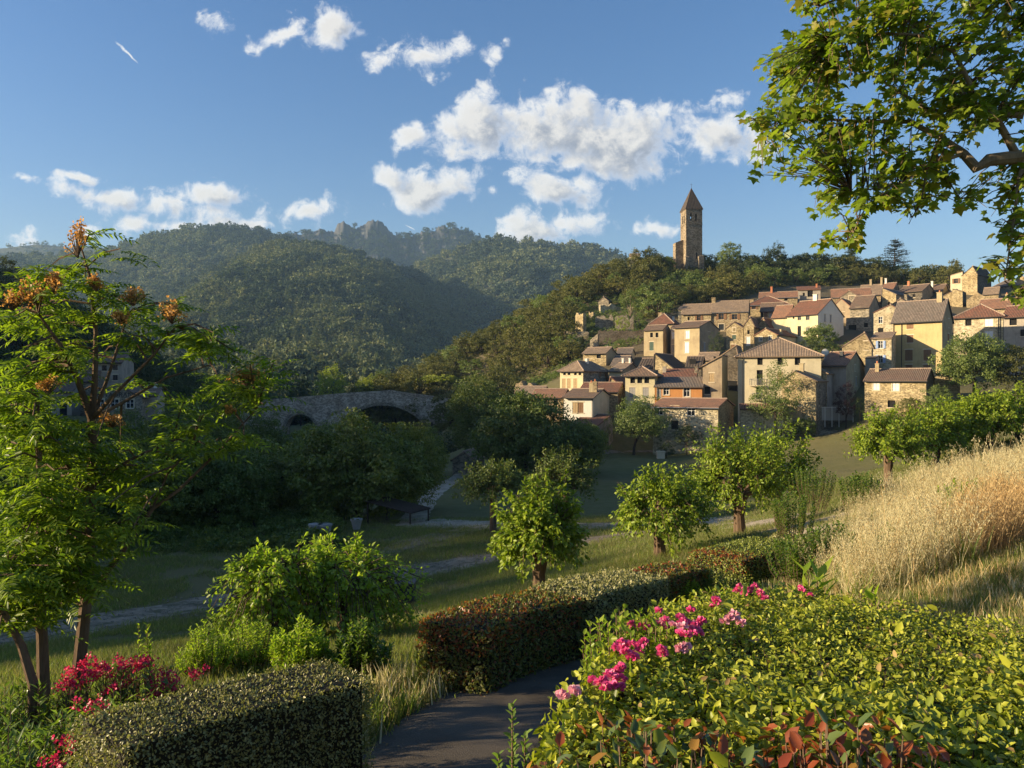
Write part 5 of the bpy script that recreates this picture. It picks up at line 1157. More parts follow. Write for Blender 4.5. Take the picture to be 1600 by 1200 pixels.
def xyz_at(px, d): x = (px-800)/F*d; return x, d, G1(x, d)
def place_tree(name, px, d, top, wpx, mesh, label, cat='tree', group=None, sq=None, dy=0):
    """tree whose crown spans wpx pixels and whose top reaches the pixel row top"""
    x, y, z = xyz_at(px, d); rad = wpx/F*d/2*.86; h = CZ-(top-600)/F*d-z
    o = obj(name, mesh, None, (x, y, z-.1)); o.rotation_euler = (0, 0, (px*.37) % 6.28); o.scale = (rad, rad, max(.3, h/2.22)); tag(o, label, cat, group); return o
def thing_tree(name, px, d, top, wpx, lmat, label, seed, nclump=110, per=60, ls=.055, trunk=.12, bark='bark_dark', group=None, cz=.60, shape='rhomb', cflat=0, crz=.46, lean=0, clump=.17, cat='tree', shell=.5, bottom=-.75):
    """own tree: empty > trunk, crown. sizes in metres"""
    x, y, z = xyz_at(px, d); rad = wpx/F*d/2*.84; h = CZ-(top-600)/F*d-z
    e = empty(name, (x, y, z)); tag(e, label, cat, group)
    nclump = int(nclump*(2.6 if lmat in (M['lf_olive'], M['lf_oak']) else 1.8)); ls = ls*1.15
    lb = LB(); crown(lb, (lean*.6, 0, h*cz), (rad, rad, h*crz*.9), nclump, per, ls*rad if ls > .02 else ls, seed, shape, clump=clump, shell=shell, bottom=bottom)
    obj('crown', lb.mesh('crown', [lmat]), e)
    mb = MB(); tr = trunk; rr = random.Random(seed)
    mb.tube([(0,0,-.6),(lean*.05,.02,h*.12),(lean*.25,.03,h*.3),(lean*.5,-.02,h*(cz+.1))], [tr*1.3, tr, tr*.85, tr*.35], 8)
    for k in range(6):
        a = k*1.05+seed; q = .5+.4*rr.random()
        mb.tube([(lean*.2,.02,h*(.2+.05*k)),(lean*.3+rad*.35*math.cos(a), rad*.35*math.sin(a), h*(cz-.1)),(lean*.5+rad*q*math.cos(a), rad*q*math.sin(a), h*(cz+.18*rr.random()))], [tr*.5, tr*.3, tr*.08], 5)
    mb.build('trunk', M[bark], e, smooth=True); return e

# named trees near and among the houses
thing_tree('tree', 1212, 109, 568, 92, M['lf_olive'], 'loose pale green tree in front of the big square cream house', 301, 60, 50, .05, .16, cz=.55, crz=.5, shell=.2, clump=.2)
thing_tree('tree', 990, 108, 618, 95, M['lf_olive'], 'airy leaning tree on the lawn before the three window house', 302, 90, 50, .05, .18, lean=1.6, cz=.58, shell=.3, clump=.2)
thing_tree('tree', 1522, 108, 517, 125, M['lf_olive'], 'big multi stemmed green tree before the pale stone block', 303, 110, 60, .05, .2, cz=.52, crz=.52, clump=.17, shell=.3)
thing_tree('tree', 1588, 106, 535, 90, M['lf_oak'], 'dark evergreen tree at the right end of the village, right of the multi stemmed tree', 304, 90, 50, .055, .2, cz=.5, crz=.52)
thing_tree('tree', 1120, 146, 518, 34, M['lf_dark'], 'dark leafy tree between the weathered block and the narrow gables', 305, 50, 40, .07, .12)
thing_tree('bush', 1283, 150, 506, 62, M['lf_olive'], 'broad green bush in front of the broad white gabled house', 306, 70, 50, .06, .1, cat='bush')
thing_tree('bush', 1262, 146, 528, 40, M['lf_dark'], 'dark low bush at the left foot of the broad green bush', 326, 50, 40, .07, .1, cat='bush')
thing_tree('tree', 1322, 112, 598, 42, M['lf_purple'], 'dark purple leaved tree between two rubble houses', 307, 60, 50, .06, .1)
thing_tree('shrub', 1344, 111, 618, 20, M['lf_olive'], 'small grey green shrub right of the purple tree', 308, 30, 30, .1, .06, cat='shrub')
thing_tree('shrub', 1258, 110, 653, 42, M['lf_olive'], 'round clipped shrub against the garden wall', 309, 70, 60, .06, .08, cat='shrub', cz=.5, crz=.55, clump=.13)
thing_tree('tree', 1073, 106, 661, 46, M['lf_dark'], 'small ball shaped tree on a thin trunk before the long low house', 310, 80, 60, .05, .07, cat='tree', cz=.62, crz=.4, clump=.12)
thing_tree('shrub', 1094, 108, 668, 26, M['lf_dark'], 'dark shrub just right of the ball shaped tree', 311, 30, 40, .08, .06, cat='shrub', cz=.5, crz=.5)
thing_tree('shrub', 1116, 110, 674, 34, M['lf_dark'], 'low dark clipped shrub before the pale parapet wall', 312, 40, 40, .08, .06, cat='shrub', cz=.5, crz=.5)
thing_tree('shrub', 1041, 104, 690, 34, M['lf_dark'], 'very low flat topped shrub on the lawn beside a stone block', 313, 40, 40, .08, .05, cat='shrub', cz=.45, crz=.5)
thing_tree('shrub', 918, 104, 662, 66, M['lf_olive'], 'large rounded bush in front of the red lean to roof', 314, 70, 50, .05, .1, cat='shrub', cz=.5, crz=.5)
thing_tree('shrub', 1035, 111, 660, 24, M['lf_dark'], 'narrow dark shrub between the leaning tree and the ball tree', 315, 30, 40, .08, .06, cat='shrub', cz=.5, crz=.5)
thing_tree('shrub', 950, 111, 640, 22, M['lf_olive'], 'green bush at the corner of the white house', 316, 30, 40, .08, .06, cat='shrub', cz=.5, crz=.5)
thing_tree('shrub', 1390, 104, 640, 36, M['lf_olive'], 'mixed green shrub below the low rubble house', 317, 40, 40, .07, .06, cat='shrub', cz=.5, crz=.5)
thing_tree('shrub', 1425, 103, 618, 44, M['lf_oak'], 'dull green shrub at the right foot of the rubble house', 318, 50, 40, .07, .06, cat='shrub', cz=.5, crz=.5)
thing_tree('shrub', 1464, 101, 600, 50, M['lf_olive'], 'taller mixed shrub left of the big multi stemmed tree', 319, 60, 40, .06, .06, cat='shrub', cz=.5, crz=.5)
thing_tree('oleander', 950, 162, 526, 22, M['lf_olive'], 'white flowered oleander on the terrace behind the small square house', 320, 24, 30, .1, .06, cat='oleander', cz=.5, crz=.5)
thing_tree('oleander', 968, 161, 527, 22, M['lf_olive'], 'pink flowered oleander next to the white one behind the small square house', 321, 24, 30, .1, .06, cat='oleander', cz=.5, crz=.5)
for (px, mm) in ((950, 'white'), (968, 'pink')):
    o_ = [c for c in bpy.data.objects if c.name.startswith('oleander') and c.type == 'EMPTY' and abs(c.location.x-xyz_at(px, 161.5)[0]) < 1.2][0]
    lb = LB(); lmt = m_leaf('oleander_blossom_'+mm, (.7,.66,.6) if mm == 'white' else (.65,.25,.28), (.75,.7,.64) if mm == 'white' else (.7,.35,.36), None, .2, (1,1,1)); crown(lb, (0,0,1.5), (1.4,1.4,1.3), 20, 9, .14, 5, shell=.9); obj('blossom', lb.mesh('blossom', [lmt]), o_)
thing_tree('tree', 1166, 160, 548, 16, M['lf_bright'], 'small bright bush between the slate roofs and the cream house', 322, 24, 30, .12, .05)
thing_tree('tree', 1094, 128, 588, 14, M['lf_bright'], 'slender bright green sapling left of the tall narrow house', 323, 20, 26, .14, .04)
thing_tree('tree', 985, 182, 452, 40, M['lf_olive'], 'pale trunked open tree standing above the slope ruins', 324, 40, 40, .07, .16, bark='bark_pale', cz=.75, crz=.28)
thing_tree('tree', 972, 176, 492, 26, M['lf_bright'], 'bright green shrub in the middle of the slope ruins', 325, 30, 30, .1, .08)
for i, (px, d, top, w, lab) in enumerate([(909, 172, 526, 8, 'dark slim cypress beside the small square house'), (1198, 236, 384, 13, 'tall slim cypress on the crest right of the bell tower'), (1223, 240, 398, 11, 'short slim cypress on the crest, second from the tower')]):
    x, y, z = xyz_at(px, d); h = CZ-(top-600)/F*d-z; e = empty('cypress', (x, y, z)); tag(e, lab, 'cypress')
    lb = LB(); crown(lb, (0,0,h*.52), (w/F*d/2, w/F*d/2, h*.5), 60, 26, .28, 400+i, clump=.3, shell=.8, bottom=-1); obj('crown', lb.mesh('crown', [M['lf_dark']]), e); mb = MB(); mb.tube([(0,0,-.5),(0,0,h*.8)], [.18,.05], 6); mb.build('trunk', M['bark_dark'], e)
# cedar on the crest
def cedar(px, d, top, w, label, seed, tiers=15, mat_='lf_cedar', open_=1.0):
    x, y, z = xyz_at(px, d); h = CZ-(top-600)/F*d-z; e = empty('cedar', (x, y, z)); tag(e, label, 'cedar'); r = np.random.default_rng(seed); R0 = w/F*d/2
    mb = MB(); mb.tube([(0,0,-.5),(0,0,h*.5),(.1,0,h)], [.35,.22,.04], 8); lb = LB()
    for t in range(tiers):
        f = t/tiers; zt = h*(.28+.70*f); L = R0*(1-f)**.75*1.0+.4
        for k in range(7):
            a = r.random()*6.28; l = L*r.uniform(.6, 1.1); tip = np.array([l*math.cos(a), l*math.sin(a), zt+.16*l-.02*l*l])
            mb.tube([(0,0,zt-.2), tuple(tip*.5+np.array([0,0,zt*.5])), tuple(tip)], [.07,.04,.015], 4)
            n = int(60*l/R0)+16; u = r.random(n)**.6; base = np.array([0,0,zt-.2])
            p = base+(tip-base)*u[:, None]+r.normal(size=(n, 3))*np.array([.38,.38,.10])*(.5+.7*u[:, None])
            lb.leaves(p, rnd_dir(n, r)*np.array([1,1,.4]), np.array([[0,0,1.]])+rnd_dir(n, r)*.5, r.uniform(.25, .5, n), 'rhomb')
    mb.build('trunk', M['bark_dark'], e); obj('crown', lb.mesh('crown', [M[mat_]]), e)
cedar(1398, 238, 371, 58, 'tall blue green layered cedar alone on the skyline above the roofs', 501)
cedar(1330, 240, 384, 34, 'dark pointed conifer left of the blue green cedar on the crest', 502, 12, 'lf_dark')
for i, (px, d, top, w, lab) in enumerate([(1140, 238, 378, 42, 'open crowned pine on the crest just right of the bell tower'), (1215, 240, 375, 26, 'tall dark pine on the crest between the two cypresses'), (1270, 240, 394, 60, 'broad dark tree on the crest left of the dark pointed conifer'),
        (1015, 236, 386, 30, 'small round tree on the crest left of the rampart'), (1245, 240, 398, 40, 'middling dark tree on the crest behind the short cypress'), (1310, 236, 398, 56, 'wide spreading dark tree on the crest below the pointed conifer'), (1360, 234, 402, 56, 'wide dark tree directly left of the blue green cedar'), (1440, 226, 418, 60, 'low dark tree on the crest right of the cedar'), (1468, 222, 424, 50, 'lowest dark tree at the right end of the crest'), (1168, 236, 396, 46, 'dense tree on the crest left of the tall cypress')]):
    thing_tree('pine' if i < 2 else 'tree', px, d, top, w, M['lf_dark'] if i != 0 else M['lf_olive'], lab, 520+i, 60, 34, .075, .25, cz=.66, crz=.36, shell=.45)

# ------------------------------------------------------------------ valley floor, left bank and ridge woods
def region_scatter(name, xr, yr, n, cond, s, protos, label, seed, cat='wood'):
    r = np.random.default_rng(seed); x = r.uniform(*xr, n); y = r.uniform(*yr, n); z = Gz(x, y); k = cond(x, y, z)
    p = np.stack([x, y, z-.5], -1)[k]; return scatter(name, p, r.uniform(s[0], s[1], len(p)), r.random(len(p))*6.28, protos, label=label, cat=cat)
MIDP = [tree_mesh('wood_tree', 240+i, M['lf_hill'], 34, 22, .13) for i in range(4)]
def c1(x, y, z): return ((x < -62-.12*(y-190)) | (y > 232)) & (x > -.72*y-30) & ~((x > -95) & (x < -55) & (y < 150))
region_scatter('valley_wood', (-230, 60), (200, 360), 3600, lambda x, y, z: c1(x, y, z) & (z < CZ+18) & (y > 205) & ~((x > -95) & (x < 10) & (y < 226)), (3.0, 5.2), MIDP+CON, 'mixed woods filling the valley floor beyond the bridge', 31)
region_scatter('bank_wood', (-230, -70), (60, 240), 2200, lambda x, y, z: (y > 143) & (x > -.75*y-15) | ((x < -.60*y) & (x > -.75*y-12) & (z > CZ+1)), (2.6, 4.4), MIDP, 'dark woods climbing the left bank behind the inn', 32)
region_scatter('ridge_shade_wood', (-165, -128), (-90, 240), 520, lambda x, y, z: z > CZ+19, (1.6, 2.6), MIDP, 'mostly unseen trees added on the left ridge to soften its shadow', 33)  # trees mostly out of view, added to soften the ridge's shadow edge
region_scatter('river_wood', (-75, 0), (100, 176), 1300, lambda x, y, z: (z < CZ-9.5) & (y < 176) & (600-(z+6.3-CZ)/y*F > np.where(x/y*F+800 > 400, 664, 640)) & ~((x > -34) & (x < -22) & (y > 140)), (1.8, 3.2), [tree_mesh('t', 250+i, M['lf_dark'], 34, 22, .13) for i in range(3)], 'riverside thicket of dark trees in front of the bridge', 34)
sun_t = dict(ls=.06, nclump=90, per=40)
thing_tree('tree', 518, 205, 572, 62, M['lf_bright'], 'sunlit yellow green tree rising behind the left end of the bridge', 601, trunk=.25, **sun_t)
thing_tree('tree', 573, 212, 588, 44, M['lf_bright'], 'smaller sunlit tree behind the bridge, left of its crown', 602, trunk=.2, **sun_t)
thing_tree('tree', 596, 222, 578, 40, M['lf_olive'], 'dull green tree just behind the crown of the bridge', 603, trunk=.2, **sun_t)
thing_tree('tree', 690, 196, 584, 70, M['lf_bright'], 'sunlit yellow green tree behind the right end of the bridge', 604, trunk=.25, **sun_t)
thing_tree('tree', 655, 200, 592, 50, M['lf_oak'], 'brownish oak above the right half of the bridge', 605, trunk=.25, **sun_t)
thing_tree('tree', 612, 208, 622, 46, M['lf_bright'], 'green tree seen through the wide arch of the bridge', 606, trunk=.2, **sun_t)
thing_tree('tree', 640, 205, 634, 40, M['lf_oak'], 'darker tree seen through the right of the wide arch', 607, trunk=.2, **sun_t)
thing_tree('tree', 470, 215, 594, 60, M['lf_dark'], 'dark tree behind the left end of the bridge', 608, trunk=.2, **sun_t)
# big trees of the grove and the meadow edge
GR = [  # px, d, top, width, mat, label
 (560, 54, 666, 250, 'lf_dark', 'huge dark feathery tree in the middle of the riverside grove', .11), (642, 58, 676, 125, 'lf_dark', 'dark drooping tree at the right end of the grove', .11),
 (440, 58, 700, 160, 'lf_dark', 'dark tree left of the huge feathery tree in the grove', .11), (340, 50, 700, 190, 'lf_dark', 'broad dark tree in the left half of the grove', .11),
 (230, 47, 690, 200, 'lf_dark', 'dark tree standing behind the near feathery tree', .11), (110, 45, 700, 210, 'lf_dark', 'second dark tree from the left edge of the grove', .11), (0, 42, 700, 210, 'lf_dark', 'dark tree cut by the left edge of the view', .11),
 (330, 78, 640, 130, 'lf_dark', 'far dark tree below the restaurant', .11), (405, 88, 655, 110, 'lf_dark', 'grey green tree before the left pier of the bridge', .11), (500, 86, 668, 120, 'lf_dark', 'dense tree below the small arch of the bridge', .11), (585, 92, 684, 100, 'lf_dark', 'black green tree below the wide arch', .11),
 (655, 84, 672, 95, 'lf_dark', 'upright dark tree below the right end of the bridge', .11), (748, 108, 596, 118, 'lf_dark', 'tall green tree hiding the right end of the bridge', .11), (822, 84, 628, 190, 'lf_dark', 'very large dark green tree behind the two small meadow trees', .11),
 (908, 86, 662, 100, 'lf_dark', 'medium green tree at the right shoulder of the very large tree', .11), (790, 112, 620, 60, 'lf_dark', 'tree between the tall green tree and the village foot', .11), (260, 105, 650, 100, 'lf_dark', 'tree at the left below the inn', .11), (180, 95, 652, 110, 'lf_dark', 'tree below the stone gabled restaurant', .11)]
M['lf_grove'] = m_leaf('grove_leaves', (.055,.09,.016), (.15,.185,.034), None, .2, objvar=.9)
for i, (px, d, top, w, mt, lab, tk) in enumerate(GR):
    thing_tree('tree', px, d, top, w, M['lf_grove'], lab, 700+i, 250, 64, .045, .22, cz=.55, crz=.60, clump=.17, shell=.3, bottom=-.95)
# undergrowth below the grove
region_scatter('undergrowth', (-46, -9), (38, 62), 900, lambda x, y, z: (y > 40.5+.0*x) & (x < -9-(y-40)*.25+0), (.5, 1.1), [tree_mesh('t', 260+i, M['lf_grove'], 30, 20, .15, tall=.6) for i in range(3)], 'dark undergrowth along the foot of the riverside grove', 35, 'undergrowth')
# ------------------------------------------------------------------ foreground plants
def nearest(skel, p):
    best = None
    for a in skel:
        dd = (a-p).length
        if best is None or dd < best[0]: best = (dd, a)
    return best[1]
def px2w(px, py, d): return P(px, py, d)
def sub(pts, n=5):
    out = []
    for i in range(len(pts)-1):
        for k in range(n): out.append(Vector(pts[i]).lerp(Vector(pts[i+1]), k/n))
    out.append(Vector(pts[-1])); return out

# --- the near tree with feathery compound leaves, left edge
def feather_tree(label, base, branches, zones, nsh, seed, cat='tree', leaf=.095, rach=(.32, .55), panicles=(), name='tree', dz=1.3, per=7):
    """branches: lists of (px, py, d, radius); zones: (polygon px, depth lo, depth hi, weight)"""
    KS = .78; leaf *= KS*1.05; rach = (rach[0]*KS, rach[1]*KS)
    base = (base[0]*KS, base[1]*KS, G1(base[0]*KS, base[1]*KS)); branches = [[(a, b, c*KS, q*KS) for (a, b, c, q) in br] for br in branches]
    zones = [(p_, a*KS, b*KS, w_) for (p_, a, b, w_) in zones]; panicles = [(a, b, d*KS, w*KS, h*KS) for (a, b, d, w, h) in panicles]
    e = empty(name, base); tag(e, label, cat); inv = Vector(base)
    mb = MB(); skel = []; b0_ = P(*branches[0][0][:3]); mb.tube([Vector((b0_.x, b0_.y, min(b0_.z, base[2])-.3))-inv, b0_-inv], [branches[0][0][3]*1.25, branches[0][0][3]], 8)
    for br in branches:
        pts = [P(a, b, c) for (a, b, c, _) in br]; sk = sub(pts, 6); skel += sk[4:]
        mb.tube([p-inv for p in pts], [q[3] for q in br], 8)
    lb = LB(); tw = MB(); r = np.random.default_rng(seed); tot = sum(z[3] for z in zones)
    for (poly, d0, d1, w) in zones:
        xs_ = [q[0] for q in poly]; ys_ = [q[1] for q in poly]; n = int(nsh*w/tot); c = 0; tries = 0
        while c < n and tries < n*40:
            tries += 1
            a, b = r.uniform(min(xs_), max(xs_)), r.uniform(min(ys_), max(ys_))
            if not inpoly(np.array([a]), np.array([b]), poly)[0]: continue
            c += 1; tip = P(a, b, r.uniform(d0, d1)); root = nearest(skel, tip)
            if (tip-root).length > 1.2: root = tip-(tip-root).normalized()*.8
            dirv = (tip-root); L = dirv.length; dirv = dirv.normalized() if L > .05 else Vector((0, 0, 1))
            dirv = (dirv+Vector((0, 0, .35))).normalized()
            tw.tube([root-inv, (root.lerp(tip, .5)+Vector((0, 0, .05)))-inv, tip-inv], [.011, .008, .005], 4, cap=False)
            nl = per
            for j in range(nl):
                az = r.random()*6.28; f = j/nl; st = tip-dirv*(.35*(1-f)*min(L, .6)/.6)
                side = Vector((math.cos(az), math.sin(az), r.uniform(-.1, .8))); rd = (side+dirv*.3).normalized()
                RL = r.uniform(*rach); npair = int(r.integers(6, 9)); k = np.arange(npair+1)
                s = .12+.88*k/npair; base_ = np.array(st-inv); rdv = np.array(rd)
                rp = base_+rdv*(s*RL)[:, None]; rp[:, 2] -= (s**2)*RL*.38
                tan = rdv-np.stack([0*s, 0*s, s*.76], -1)
                up = np.array([0, 0, 1.0])+.35*r.normal(size=3); bn = np.cross(tan, up); bn /= np.linalg.norm(bn, axis=1, keepdims=True); nn = np.cross(bn, tan)
                sz = leaf*(1-.35*np.abs(s-.5))*r.uniform(.85, 1.15)
                for sg in (-1, 1):
                    td = bn[:-1]*sg+tan[:-1]*.45; td[:, 2] -= .28
                    lb.leaves(rp[:-1], td+.15*r.normal(size=td.shape), nn[:-1]+.25*r.normal(size=td.shape), sz[:-1], 'leaflet')
                lb.leaves(rp[-1:], tan[-1:], nn[-1:], sz[-1:], 'leaflet')
                tw.tube([Vector(rp[0]), Vector(rp[npair//2]), Vector(rp[-1])], [.0032, .0026, .0015], 3, 1, cap=False)
    obj('crown', lb.mesh('crown', [M['lf_pin']]), e)
    mb.build('trunk', M['bark'], e, smooth=True); tw.build('twigs', [M['bark'], M['lf_pin']], e)
    for (a, b, d, w, h) in panicles:
        d -= .35; w *= .8; h *= .8; c = P(a, b, d)-inv; n = int(1300*w*h*6)+160; r2 = r.random(n)**.5; az = r.random(n)*6.28; zt = r.random(n)
        p = np.stack([w*(1-zt*.75)*r2*np.cos(az), w*(1-zt*.75)*r2*np.sin(az), (zt-.4)*h], -1)
        cl = r.integers(0, 26, n); cc = r.normal(size=(26, 3))*np.array([w*.5, w*.5, h*.3]); p = p*.45+cc[cl]*.75
        l2 = LB(); l2.leaves(p+np.array(c), rnd_dir(n, r), rnd_dir(n, r), r.uniform(.014, .028, n), 'round')
        st = MB()
        for q in cc: st.tube([c-Vector((0, 0, h*.7)), c+Vector(tuple(q*.75))], [.006, .003], 3, cap=False)
        f = obj('seed_cluster', l2.mesh('seed_cluster', [M['orange_fl']]), e); st.build('stalks', M['bark'], f)
    return e
SHAPES['leaflet'] = (np.array([(0,0,0),(.3,.16,.04),(.7,.12,.02),(1.1,0,-.06),(.7,-.12,.02),(.3,-.16,.04)]), [(0,3,2,1),(0,5,4,3)])
g = (P(125,1035,9.3)); gb = (g.x, g.y, G1(g.x, g.y))
Z1 = [([(75,380),(125,345),(190,380),(200,470),(150,500),(90,450)], 9.0, 10.0, 6), ([(0,470),(60,410),(180,470),(300,470),(345,520),(330,560),(60,560),(0,560)], 8.6, 10.6, 24),
      ([(330,540),(430,560),(462,610),(470,690),(400,720),(300,700),(270,640)], 8.8, 10.4, 17), ([(0,560),(70,560),(60,660),(0,700)], 8.2, 10.0, 14), ([(0,660),(250,670),(300,720),(250,770),(0,800)], 8.4, 10.5, 34),
      ([(0,780),(230,770),(215,850),(150,930),(60,960),(0,900)], 8.0, 9.8, 32), ([(70,560),(260,560),(250,650),(60,650)], 9.2, 10.6, 2)]
feather_tree('tall feathery leaved tree with orange seed clusters at the near left', gb,
  [[(122,1060,9.3,.085),(128,1000,9.3,.075),(138,900,9.35,.068),(142,780,9.4,.058),(145,700,9.4,.052),(143,655,9.4,.05)],
   [(143,655,9.4,.045),(120,590,9.2,.034),(95,540,9.0,.024),(60,490,8.8,.012)], [(143,655,9.4,.048),(148,600,9.4,.036),(150,520,9.5,.028),(140,430,9.5,.02),(128,390,9.5,.01)],
   [(143,655,9.4,.03),(165,600,9.6,.022),(185,540,9.8,.016),(200,490,9.9,.008)], [(143,655,9.4,.03),(185,610,9.2,.02),(240,555,9.0,.014),(275,510,9.0,.008)], [(143,655,9.4,.03),(190,630,9.8,.02),(260,590,10.2,.014),(330,570,10.4,.008)],
   [(134,940,9.3,.05),(160,905,9.3,.036),(200,850,9.4,.03),(238,795,9.5,.026),(280,765,9.6,.02),(340,706,9.7,.013),(400,640,9.8,.008)],
   [(238,795,9.5,.018),(262,740,9.4,.012),(300,700,9.3,.008)], [(134,930,9.3,.03),(115,880,9.1,.022),(80,830,8.9,.015),(40,790,8.7,.01)], [(142,780,9.4,.03),(100,720,9.2,.02),(50,680,9,.01)], [(142,760,9.4,.03),(200,720,9.5,.018),(270,690,9.6,.01)]],
  Z1, 200, 41, panicles=[(122,372,9.4,.16,.42),(85,440,9.2,.22,.26),(48,462,9.0,.2,.28),(150,440,9.4,.12,.2),(268,486,9.2,.2,.26),(208,462,9.5,.2,.22),(75,600,9.2,.16,.22),(175,655,9.5,.2,.18),(385,588,9.8,.24,.28),(20,470,9.0,.15,.2),(360,640,9.8,.1,.12),(190,495,9.4,.15,.15)])
g2 = P(62,1050,8.6); gb2 = (g2.x, g2.y, G1(g2.x, g2.y))
feather_tree('second feathery leaved tree with a pale forked trunk at the left edge', gb2,
  [[(68,1075,8.6,.07),(66,1000,8.6,.06),(60,900,8.6,.05),(64,800,8.5,.04),(60,700,8.5,.03),(58,620,8.4,.02)], [(66,985,8.6,.035),(40,955,8.4,.026),(10,900,8.2,.015)], [(60,890,8.6,.03),(100,840,8.8,.02),(130,790,9,.01)]],
  [([(0,600),(60,590),(100,700),(110,900),(60,950),(0,960)], 7.6, 9.0, 20), ([(0,860),(90,860),(110,960),(60,1000),(0,980)], 7.8, 8.8, 7)], 60, 42)
g3 = P(52,1060,7.8); gb3 = (g3.x, g3.y, G1(g3.x, g3.y))
feather_tree('slanting young feathery tree at the lower left edge', gb3, [[(52,1070,7.8,.05),(34,1010,7.8,.04),(8,960,7.7,.03),(-30,920,7.6,.02)]], [([(-30,820),(30,860),(50,960),(0,1000),(-30,1000)], 7.2, 8.2, 10)], 16, 43)

# --- pollarded mulberries
def mulberry(px, d, top, wpx, cyp, bottom, label, seed, nsh=95, per=34, leaf=.12, trunk=.17, lmat='lf_mul', group=None, spike=.25, height=None, droop=.5, name='mulberry_tree', cat='mulberry tree'):
    """px: trunk, cyp: pixel row of the crown's middle, bottom: pixel row where the crown ends"""
    x = (px-800)/F*d; z = G1(x, d); e = empty(name, (x, d, z)); tag(e, label, cat, group); r = np.random.default_rng(seed)
    rad = wpx/F*d/2*.9; zt = CZ-(top-600)/F*d-z; zb_ = CZ-(bottom-600)/F*d-z; zc = (zt+zb_)/2; hz_ = (zt-zb_)/2
    hd = max(.9, zc-hz_*.35); mb = MB(); lb = LB(); tw = MB()
    mb.tube([(0,0,-.4),(.02,0,.15),(.0,.03,hd*.6),(.03,0,hd)], [trunk*1.35, trunk*1.05, trunk*.9, trunk*1.15], 10)
    heads = []
    for k in range(6):
        a = k*1.047+r.random()*.5; q = rad*r.uniform(.2, .4); h_ = Vector((q*math.cos(a), q*math.sin(a), hd+hz_*r.uniform(.05, .5))); heads.append(h_)
        mb.tube([(0,0,hd-.15), h_*.5+Vector((0,0,hd*.5+.05)), h_], [trunk*.65, trunk*.45, trunk*.38], 7)
    mb.build('trunk', M['bark'], e, smooth=True)
    nsh = int(nsh*1.65); D_ = rnd_dir(nsh*2, r); D_ = D_[(D_[:, 2] > -.55)][:nsh]
    for i, dv in enumerate(D_):
        lob = .72+.50*r.random()**1.3+.22*float(fbm2(dv[0]*2+seed, dv[1]*2+dv[2], seed, 2)); tip = Vector((dv[0]*rad*lob, dv[1]*rad*lob, zc+dv[2]*hz_*lob))
        if dv[2] > .35: tip.z += spike*r.random()*hz_
        hd_ = nearest(heads, tip); mid = hd_.lerp(tip, .55)+Vector((0,0,.22*rad*.5))
        if dv[2] < .1: mid.z += .2*rad; 
        n = int(per*1.15); t = r.random(n)**.75; t = .15+.85*t
        H0, H1, H2 = np.array(hd_), np.array(mid), np.array(tip)
        p = ((1-t)**2)[:, None]*H0+(2*t*(1-t))[:, None]*H1+(t**2)[:, None]*H2
        tg = 2*((1-t))[:, None]*(H1-H0)+2*t[:, None]*(H2-H1); tg /= np.linalg.norm(tg, axis=1, keepdims=True)
        sd_ = rnd_dir(n, r); p = p+sd_*.10*rad*r.random((n, 1))*1.0
        td = sd_+tg*.5; td[:, 2] -= droop
        outw = p-np.array([0, 0, zc]); outw /= np.maximum(np.linalg.norm(outw, axis=1, keepdims=True), .01)
        nr = outw*.8+np.array([0, 0, .5])+.45*r.normal(size=(n, 3))
        lb.leaves(p, td, nr, leaf*r.uniform(.6, 1.15, n), 'ovate')
        tw.tube([hd_, mid, tip], [.014, .009, .004], 3, cap=False)
    obj('crown', lb.mesh('crown', [M[lmat]]), e); tw.build('branches', M['bark'], e)
    return e
mulberry(1030, 22, 738, 162, 800, 872, 'sunlit pollarded mulberry at the middle, right of the leafier low one', 61, 150, 34)
mulberry(1155, 26, 682, 170, 760, 832, 'sunlit pollarded mulberry with the clearest trunk, centre right of the meadow', 62, 170, 36, trunk=.2)
mulberry(1216, 29, 676, 120, 740, 805, 'darker drooping mulberry directly behind the right of the clearest trunk', 63, 110, 30, trunk=.16, leaf=.15)
mulberry(842, 18, 762, 150, 840, 925, 'sunlit low mulberry whose leaves hide its trunk, left of the middle', 64, 150, 34, leaf=.13)
mulberry(770, 43, 724, 118, 760, 794, 'shaded round mulberry with a straight dark trunk beside the road', 65, 110, 34, leaf=.17, lmat='lf_grove', trunk=.2, spike=.1)  # darker leaf material than the sunlit mulberries, shade put into the colour
mulberry(884, 46, 706, 122, 750, 796, 'shaded round mulberry in front of the very large dark tree', 66, 110, 34, leaf=.17, lmat='lf_grove', trunk=.2, spike=.1)  # shade painted in by the darker leaf material
for i, (px, d, top, w, bot, lab) in enumerate([(1388, 35, 640, 132, 748, 'first mulberry of the right hand row, nearest the lawn'), (1462, 37, 632, 120, 740, 'second mulberry of the right hand row'), (1502, 39, 622, 110, 722, 'third mulberry of the right hand row'),
        (1546, 38, 612, 110, 700, 'fourth mulberry of the right hand row, pale trunk showing'), (1592, 40, 608, 110, 696, 'fifth mulberry of the right hand row'), (1660, 38, 606, 120, 690, 'last mulberry of the right hand row, cut by the edge')]):
    mulberry(px, d, top, w, 0, bot, lab, 70+i, 130, 32, leaf=.16, trunk=.2, spike=.12, group=None)
mulberry(535, 13.0, 892, 245, 940, 1040, 'bright leafy mulberry low at the centre left behind the clipped hedge', 67, 150, 30, leaf=.095, spike=.8, trunk=.1, lmat='lf_shrub', droop=.25)
mulberry(425, 12.0, 900, 200, 950, 1060, 'bright leafy mulberry touching the left of the larger one behind the hedge', 68, 130, 28, leaf=.09, spike=.8, trunk=.09, lmat='lf_shrub', droop=.25)

